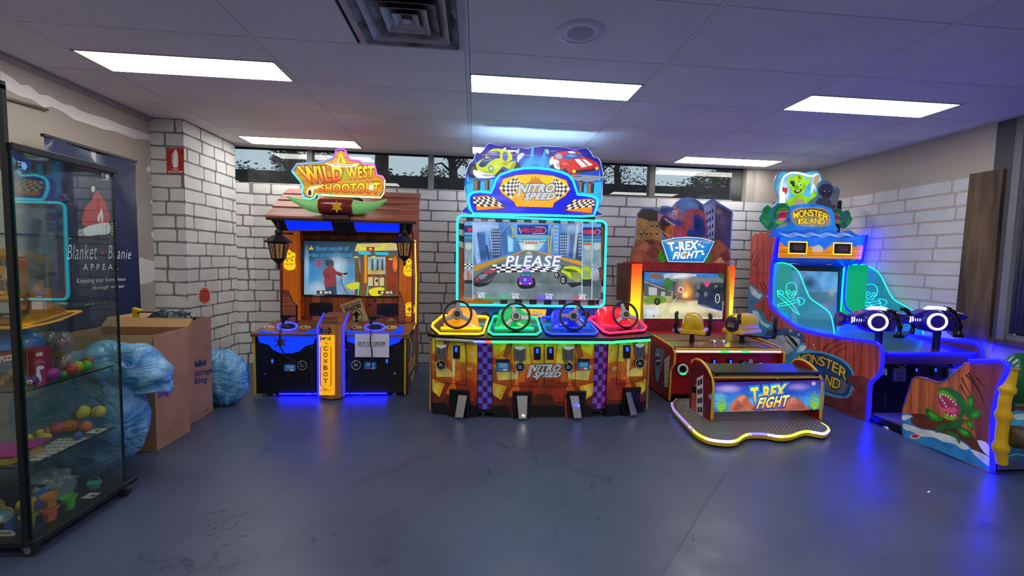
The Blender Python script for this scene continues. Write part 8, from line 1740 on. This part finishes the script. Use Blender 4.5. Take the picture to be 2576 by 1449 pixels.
# wrapped figure sets
clear = glass('clear_plastic', 'f0e8e4', .16, .08, 1.9)
for i, (px_, py_, h, c1, c2) in enumerate(((95, 905, .19, '4c5c38', '8a8480'), (128, 895, .20, '7c5430', 'a08c80'), (158, 885, .205, '8c5c58', 'b89898'))):
    p = V(*[(-2.06, 2.17), (-1.97, 2.13), (-1.885, 2.10)][i], z2); o = root('wrapped_toy', V(p.x, p.y, z2+.001), ('clear domed pack with a green figure beside the blue dome', 'clear domed pack with a brown figure between two others', 'clear domed pack with a pink figure farthest from the front glass')[i], 'toy', 'domed toy packs')
    G().lathe((p.x, p.y, z2+.001), (0, 0, 1), [(.026, 0), (.030, .04), (.022, .09), (.030, .12), (.028, .14), (.012, h-.02)], 14).build('figure', mat('fig_'+c1, c1, .6, nz=((30, 30, 30), c2, 2)), o, smooth=True)
    G().lathe((p.x, p.y, z2+.001), (0, 0, 1), [(.034, 0), (.036, .09), (.028, .10), (.038, .135), (.040, .14), (.036, .165), (.022, h-.006), (0, h)], 20, caps=False).build('bubble_pack', clear, o, smooth=40)
    G().obox((p.x, p.y-.036, z2+.105), (.06, .003, .022)).build('label_band', mat('band_yellow', 'a89840', .5), o)
# upper shelf goods z=1.008
z3 = 1.008
ob = printed_box('toy_box', (-2.12, 1.92, z3+.001), (-1.885, 1.965, z3+.235), mat('box_orange', 'c87820', .45), 'large orange toy box with a windowed front on the upper shelf')
a = Art(PY(1.919), off=.0006); a.poly([(-110, 660), (36, 652), (38, 745), (-110, 760)], '5c4430', 'cloud'); a.poly([(-30, 630), (28, 622), (28, 640), (-30, 648)], 'd88420'); a.rect(6, 672, 26, 700, '9c9488', 'cloud'); a.line(sm([(8, 655), (14, 680), (13, 710), (15, 735)], 3, False), 2, '78a890'); a.rect(-10, 700, 26, 704, 'a87c30'); a.poly(ell(22, 715, 8, 8), '2c2c30'); a.poly(ell(5, 680, 8, 12), 'b88430', 'cloud'); a.build('box_print', ob)
o = root('toy_truck', V(-1.99, 1.895, z3), 'yellow toy truck in front of the large orange toy box', 'toy'); G().box((-2.10, 1.872, z3+.045), (-1.875, 1.915, z3+.07)).build('body', mat('truck_yellow', 'c8901c', .35), o, bevel=.01); G().lathe((-1.92, 1.893, z3+.07), (0, 0, 1), [(.02, 0), (.018, .012), (.008, .018)], 14).build('beacon', MATS['truck_yellow'], o, smooth=True); G().box((-2.10, 1.872, z3+.001), (-1.87, 1.915, z3+.044)).build('base_card', mat('white_card', 'b0aca4', .6), o)
oc = printed_box('toy_box', (-1.875, 1.955, z3+.001), (-1.848, 2.02, z3+.092), mat('box_tan', 'b07040', .5), 'small orange hanging carton with a white and lilac label'); G().prism([(-1.86, 1.958, z3+.09), (-1.86, 2.0, z3+.09), (-1.86, 2.0, z3+.122), (-1.86, 1.958, z3+.122)], (-.002, 0, 0)).build('hang_tab', MATS['box_tan'], oc)
a = Art(PX(-1.848, 1), off=.0006); a.rect(88, 733, 116, 741, '9070b0'); a.bars(92, 744, 106, 748, 'e0d8e0', 4); a.rect(80, 757, 108, 778, 'c0b4b0'); a.rect(110, 757, 117, 778, '9880a8'); a.build('box_print', oc)
g = G(); g.obox((-2.02, 2.10, z3+.03), (.08, .05, .058)); simple('toy_box', g, mat('box_teal', '2c5c80', .5), (-2.02, 2.10, z3), 'small teal block between the orange box and the orange carton', 'box', bevel=.004)
p = clampc(on(146, 772, z3), .03); g = G(); g.ball((p.x, p.y, z3+.012), .011, 16, (3.2, 2.2, 1), crumple(2, .3, 3, .2)); simple('wrapped_toy', g, mat('pale_wrap', '9ca8a4', .2, coat=.6), (p.x, p.y, z3), 'flat shiny wrapped toy at the upper shelf edge', 'toy', smooth=True)
# lower shelf z=.373
z1 = .373; fo = [(146, 1094, .032, 'a84c48', None, 'red foam ball next to the orange face ball'), (178, 1088, .033, 'c8702c', None, 'orange foam ball with a smiling face'), (216, 1085, .026, 'c8682c', None, 'small orange foam ball near the price card'), (196, 1106, .018, '4060a0', None, 'blue foam ball in front of the orange balls'), (118, 1100, .024, '9a6050', None, 'dull brown foam ball beside the red one')]
cs = {}
for x, y, r, c1, c2, lab in fo:
    o, c = ballthing(x, y, z1, r, c1, lab, c2); cs[lab] = c
    if 'smiling' in lab:
        d = (CAM_V-c).normalized(); q, w_ = basis(d); o2 = G(); o2.tube([c+d*r*.97+q*.011*math.cos(t)+w_*.011*math.sin(t) for t in [PI*i/8-PI for i in range(9)]], .0012, 5)
        for s_ in (-1, 1): o2.ball(c+d*r*.98+q*.008*s_+w_*.006, .0022, 6)
        o2.build('face', plastic_bk, o)
c = cs['orange foam ball with a smiling face']
for dx, dz, r, c1, c2, lab in ((.030, .058, .034, '8c4870', 'c8b840', 'purple and yellow two tone foam ball stacked on top'), (.075, .045, .030, 'c8bc48', None, 'yellow foam ball with a dark seam stacked on top')):
    cc = V(min(c.x+dx, CX1-.03-r), c.y+dx*.9, c.z+dz); g = G(); g.ball(cc, r, 22); m = mat('ball_'+c1, c1, .45)
    if c2: g.m = [1 if (sum((g.v[i] for i in f), V(0, 0, 0))/len(f)-cc).x > .006 else 0 for f in g.f]; m = [m, mat('ball_'+c2, c2, .45)]
    o = simple('toy_ball', g, m, (cc.x, cc.y, cc.z-r), lab, 'ball', 'toy balls in the cabinet', smooth=True)
    if not c2: G().tube([cc+V(r*1.0*math.cos(t)*.3, -r*1.0*math.cos(t), r*math.sin(t)) .__mul__(1) if False else cc+V(r*.2, -r*.99*math.cos(t), r*.99*math.sin(t)) for t in [-1.2+i*.24 for i in range(11)]], .0012, 4).build('seam', plastic_bk, o)
pkm = mat('pack_pink', 'b02c88', .4)
for k, (y_, lab) in enumerate(((1.97, 'pink and yellow wand pack lying behind'), (1.885, 'pink and yellow wand pack lying in front'))):
    o = root('toy_pack', V(-2.02, y_, z1+.001), lab+' on the lower glass shelf', 'toy', 'pink packs')
    q = [V(-2.2, y_-.02, z1+.03), V(-1.88, y_-.02, z1+.045), V(-1.87, y_+.05, z1+.06), V(-2.2, y_+.05, z1+.03)]
    G().hexa([p-V(0, 0, .008) for p in q], q).build('card', pkm, o, bevel=.003)
    G().hexa([V(-2.18, y_-.018, z1+.001), V(-1.90, y_-.018, z1+.001), V(-1.90, y_+.03, z1+.001), V(-2.18, y_+.03, z1+.001)], [V(-2.18, y_-.018, z1+.020), V(-1.90, y_-.018, z1+.030), V(-1.90, y_+.03, z1+.030), V(-2.18, y_+.03, z1+.02)]).build('tray', mat('pack_yellow', 'c09838', .45), o, bevel=.004)
yd = mat('duck_yellow', 'c8bc28', .35)
for i, (x, y, lab) in enumerate(((84, 1122, 'yellow rubber duck toy by the post of the cabinet'), (112, 1108, 'yellow rubber duck toy nearer the foam balls'))):
    p = clampc(on(x, y, z1), .046); o = root('toy_duck', V(p.x, p.y, z1+.0005), lab, 'toy', 'rubber ducks'); G().ball((p.x, p.y, z1+.018), .018, 16, (1.7, 1.1, 1)).build('body', yd, o, smooth=True); G().ball((p.x-.018, p.y, z1+.040), .014, 14).build('head', yd, o, smooth=True); G().cyl((p.x-.030, p.y-.006, z1+.039), (p.x-.040, p.y-.010, z1+.038), .005, 8, .002).build('beak', mat('beak_orange', 'c87020', .4), o, smooth=True)
def sheet(name, pts, z, lab, letter=None, rows=0, tint='c4c0b8'):
    P = [on(x, y, z+.0012) for x, y in pts]; P = [V(min(p.x, CX1-.026), max(p.y, CY0_+.012), p.z) for p in P]; g = G(); g.prism(P, (0, 0, .0008)); c = sum(P, V(0, 0, 0))/4
    o = simple(name, g, mat('paper_'+tint, tint, .7), c, lab, 'card'); a = Art(PZ(z+.0020), off=.0004)
    if letter: a.text(letter, [tuple(Vector(pts[0]).lerp(Vector(pts[2]), .35)+Vector((3, 0))), tuple(Vector(pts[0]).lerp(Vector(pts[2]), .35)+Vector((14, 0))), tuple(Vector(pts[0]).lerp(Vector(pts[2]), .65)+Vector((6, 0))), tuple(Vector(pts[0]).lerp(Vector(pts[2]), .65)+Vector((-5, 0)))], '202024', .05)
    TL, TR, BR, BL = [Vector(p) for p in pts]
    for i in range(rows):
        for j in range(6):
            u, v = (j+.5)/6.5, (i+.6)/(rows+.4); p = (TL*(1-u)+TR*u)*(1-v)+(BL*(1-u)+BR*u)*v; a.poly([(p.x-5, p.y+1), (p.x+2, p.y-2), (p.x+6, p.y-1), (p.x-1, p.y+2)], ('8c4c40', '5c5860', '887860')[(i+j) % 3])
    if letter or rows: a.build('sheet_print', o)
sheet('price_card', [(236, 1078), (272, 1078), (250, 1090), (213, 1090)], z1, 'white price card with the letter D on the lower shelf', 'D')
sheet('paper_sheet', [(146, 1104), (228, 1100), (124, 1158), (48, 1160)], z1, 'printed sticker sheet lying along the lower shelf edge', None, 6)
zb_ = .070
sheet('price_card', [(226, 1240), (260, 1240), (234, 1254), (202, 1254)], zb_, 'white price card with the letter E on the cabinet floor', 'E')
# cups on the cabinet floor
def cup(px_, py_, z, col, lab, h=.058, r=.026, lid=None):
    p = clampc(on(px_, py_, z) if not isinstance(px_, Vector) else px_, r); m = mat('cup_'+col, col, .35)
    g = G(); g.lathe((p.x, p.y, z+.0005), (0, 0, 1), [(r*.70, 0), (r*.92, h*.82), (r*1.15, h*.86), (r*1.15, h), (r*1.0, h), (r*.85, h*.8), (r*.64, .004), (0, .004)], 24, caps=False)
    o = simple('plastic_cup', g, m, (p.x, p.y, z), lab, 'cup', 'bright dough pots', smooth=40)
    q = (V(0, CY0_, 0)-V(0, p.y, 0)).normalized(); G().obox((p.x+.0, p.y-r*.86, z+h*.42), (.022, .003, h*.42)).build('label', mat('cup_label', '6a3c1c', .5), o); return p
p = cup(V(-1.860, 2.065, 0), 0, zb_, '58b81c', 'single lime green pot apart from the others')
p = cup(V(-1.902, 1.930, 0), 0, zb_, '98a818', 'lime pot at the bottom of the yellow stack'); cup(V(p.x-.002, p.y, 0), 0, zb_+.059, 'c8a418', 'yellow pot stacked on the lime pot')
p = cup(V(-1.860, 1.978, 0), 0, zb_, 'd86820', 'orange pot at the bottom of the second stack'); cup(V(p.x, p.y, 0), 0, zb_+.059, 'd08418', 'amber pot stacked on the orange pot')
# clear bag of toys, blue box, loose bits
p = clampc(on(150, 1262, zb_), .0); g = G(); g.ball((-2.0, 2.13, zb_+.07), 1, 48, (.085, .085, .078), crumple(9, .3, 3, .25)); 
for i, v in enumerate(g.v):
    if v.z < zb_+.002: v.z = zb_+.002
o = simple('wrapped_toy', g, glass('clear_bag', 'c8dcd8', .25, .12, 1.7), (-2.0, 2.13, zb_), 'big crinkled clear bag of small toys on the cabinet floor', 'toy', smooth=True)
r_ = random.Random(12)
for i in range(14):
    q = V(-2.0+r_.uniform(-.05, .05), 2.13+r_.uniform(-.05, .05), zb_+.02+r_.uniform(0, .07)); G().ball(q, .012, 8, (1.3, 1, .8)).build('toy_inside', mat('bit_%d' % (i % 4), ('2c6c58', '5c4c70', '3c7c80', '806c4c')[i % 4], .5), o, smooth=True)
g = G(); o = root('toy_box', V(-2.03, 1.94, zb_), 'open blue edged tray of round sunglasses on the cabinet floor', 'box'); bm_ = mat('tray_blue', '3c68b0', .4)
G().box((-2.22, 1.885, zb_+.001), (-1.95, 2.06, zb_+.008)).build('tray_bottom', bm_, o); G().hexa([V(-2.22, 1.88, zb_+.001), V(-1.945, 1.88, zb_+.001), V(-1.945, 1.885, zb_+.001), V(-2.22, 1.885, zb_+.001)], [V(-2.22, 1.875, zb_+.05), V(-1.945, 1.875, zb_+.05), V(-1.945, 1.88, zb_+.05), V(-2.22, 1.88, zb_+.05)]).build('front_wall', mat('tray_dark', '14161c', .5), o)
g = G(); g.prism([(-1.945, 1.88, zb_+.001), (-1.945, 2.06, zb_+.001), (-1.945, 2.06, zb_+.12), (-1.945, 1.88, zb_+.05)], (.003, 0, 0)); g.build('side_wall', bm_, o)
G().box((-2.22, 2.056, zb_+.001), (-1.945, 2.06, zb_+.12)).build('back_wall', mat('tray_dark2', '14161c', .5), o)
for i, (x, y) in enumerate(((-2.0, 1.93), (-2.06, 1.96), (-1.985, 2.01), (-2.11, 2.0))):
    nn = V(.55, -.6, .5).normalized(); q, w_ = basis(nn); c = V(x, y, zb_+.055); G().tube([c+q*.028*math.cos(t)+w_*.028*math.sin(t) for t in [2*PI*k/20 for k in range(20)]], .006, 8, True).build('lens_ring', mat('ring_gold', 'a07c30', .4), o, smooth=True); G().lathe(c, nn, [(.026, 0), (.0, .004)], 16, caps=False).build('lens', mat('lens_blue', '5088a0', .15, coat=.5), o)
a = Art(PY(1.872), off=.001); a.poly(ell(14, 1342, 26, 10), 'b0a49c'); a.bars(0, 1339, 30, 1343, '3c302c', 6); a.build('tray_print', o)
for x, y, z, c1, lab in ((48, 1226, zb_+.0, 'b05840', 'small red toy block at the back of the cabinet floor'), (232, 1232, zb_, 'c87038', 'tiny orange ball near the letter E card')):
    ballthing(x, y, z, .010, c1, lab)
p = clampc(on(238, 1228, zb_), .03); g = G(); g.tube([V(p.x+.03*math.cos(t), p.y+.02*math.sin(t), zb_+.03) for t in [2*PI*i/20 for i in range(20)]], .003, 6, True); g.tube([V(p.x+.03*math.cos(t), p.y, zb_+.03+.03*math.sin(t)) for t in [PI*i/12 for i in range(13)]], .002, 6); g.lathe((p.x, p.y, zb_+.001), (0, 0, 1), [(.02, 0), (.028, .028)], 16); simple('toy_basket', g, mat('basket_teal', '3c9c90', .4), (p.x, p.y, zb_), 'tiny teal toy basket with a hoop handle on the cabinet floor', 'toy', smooth=40)
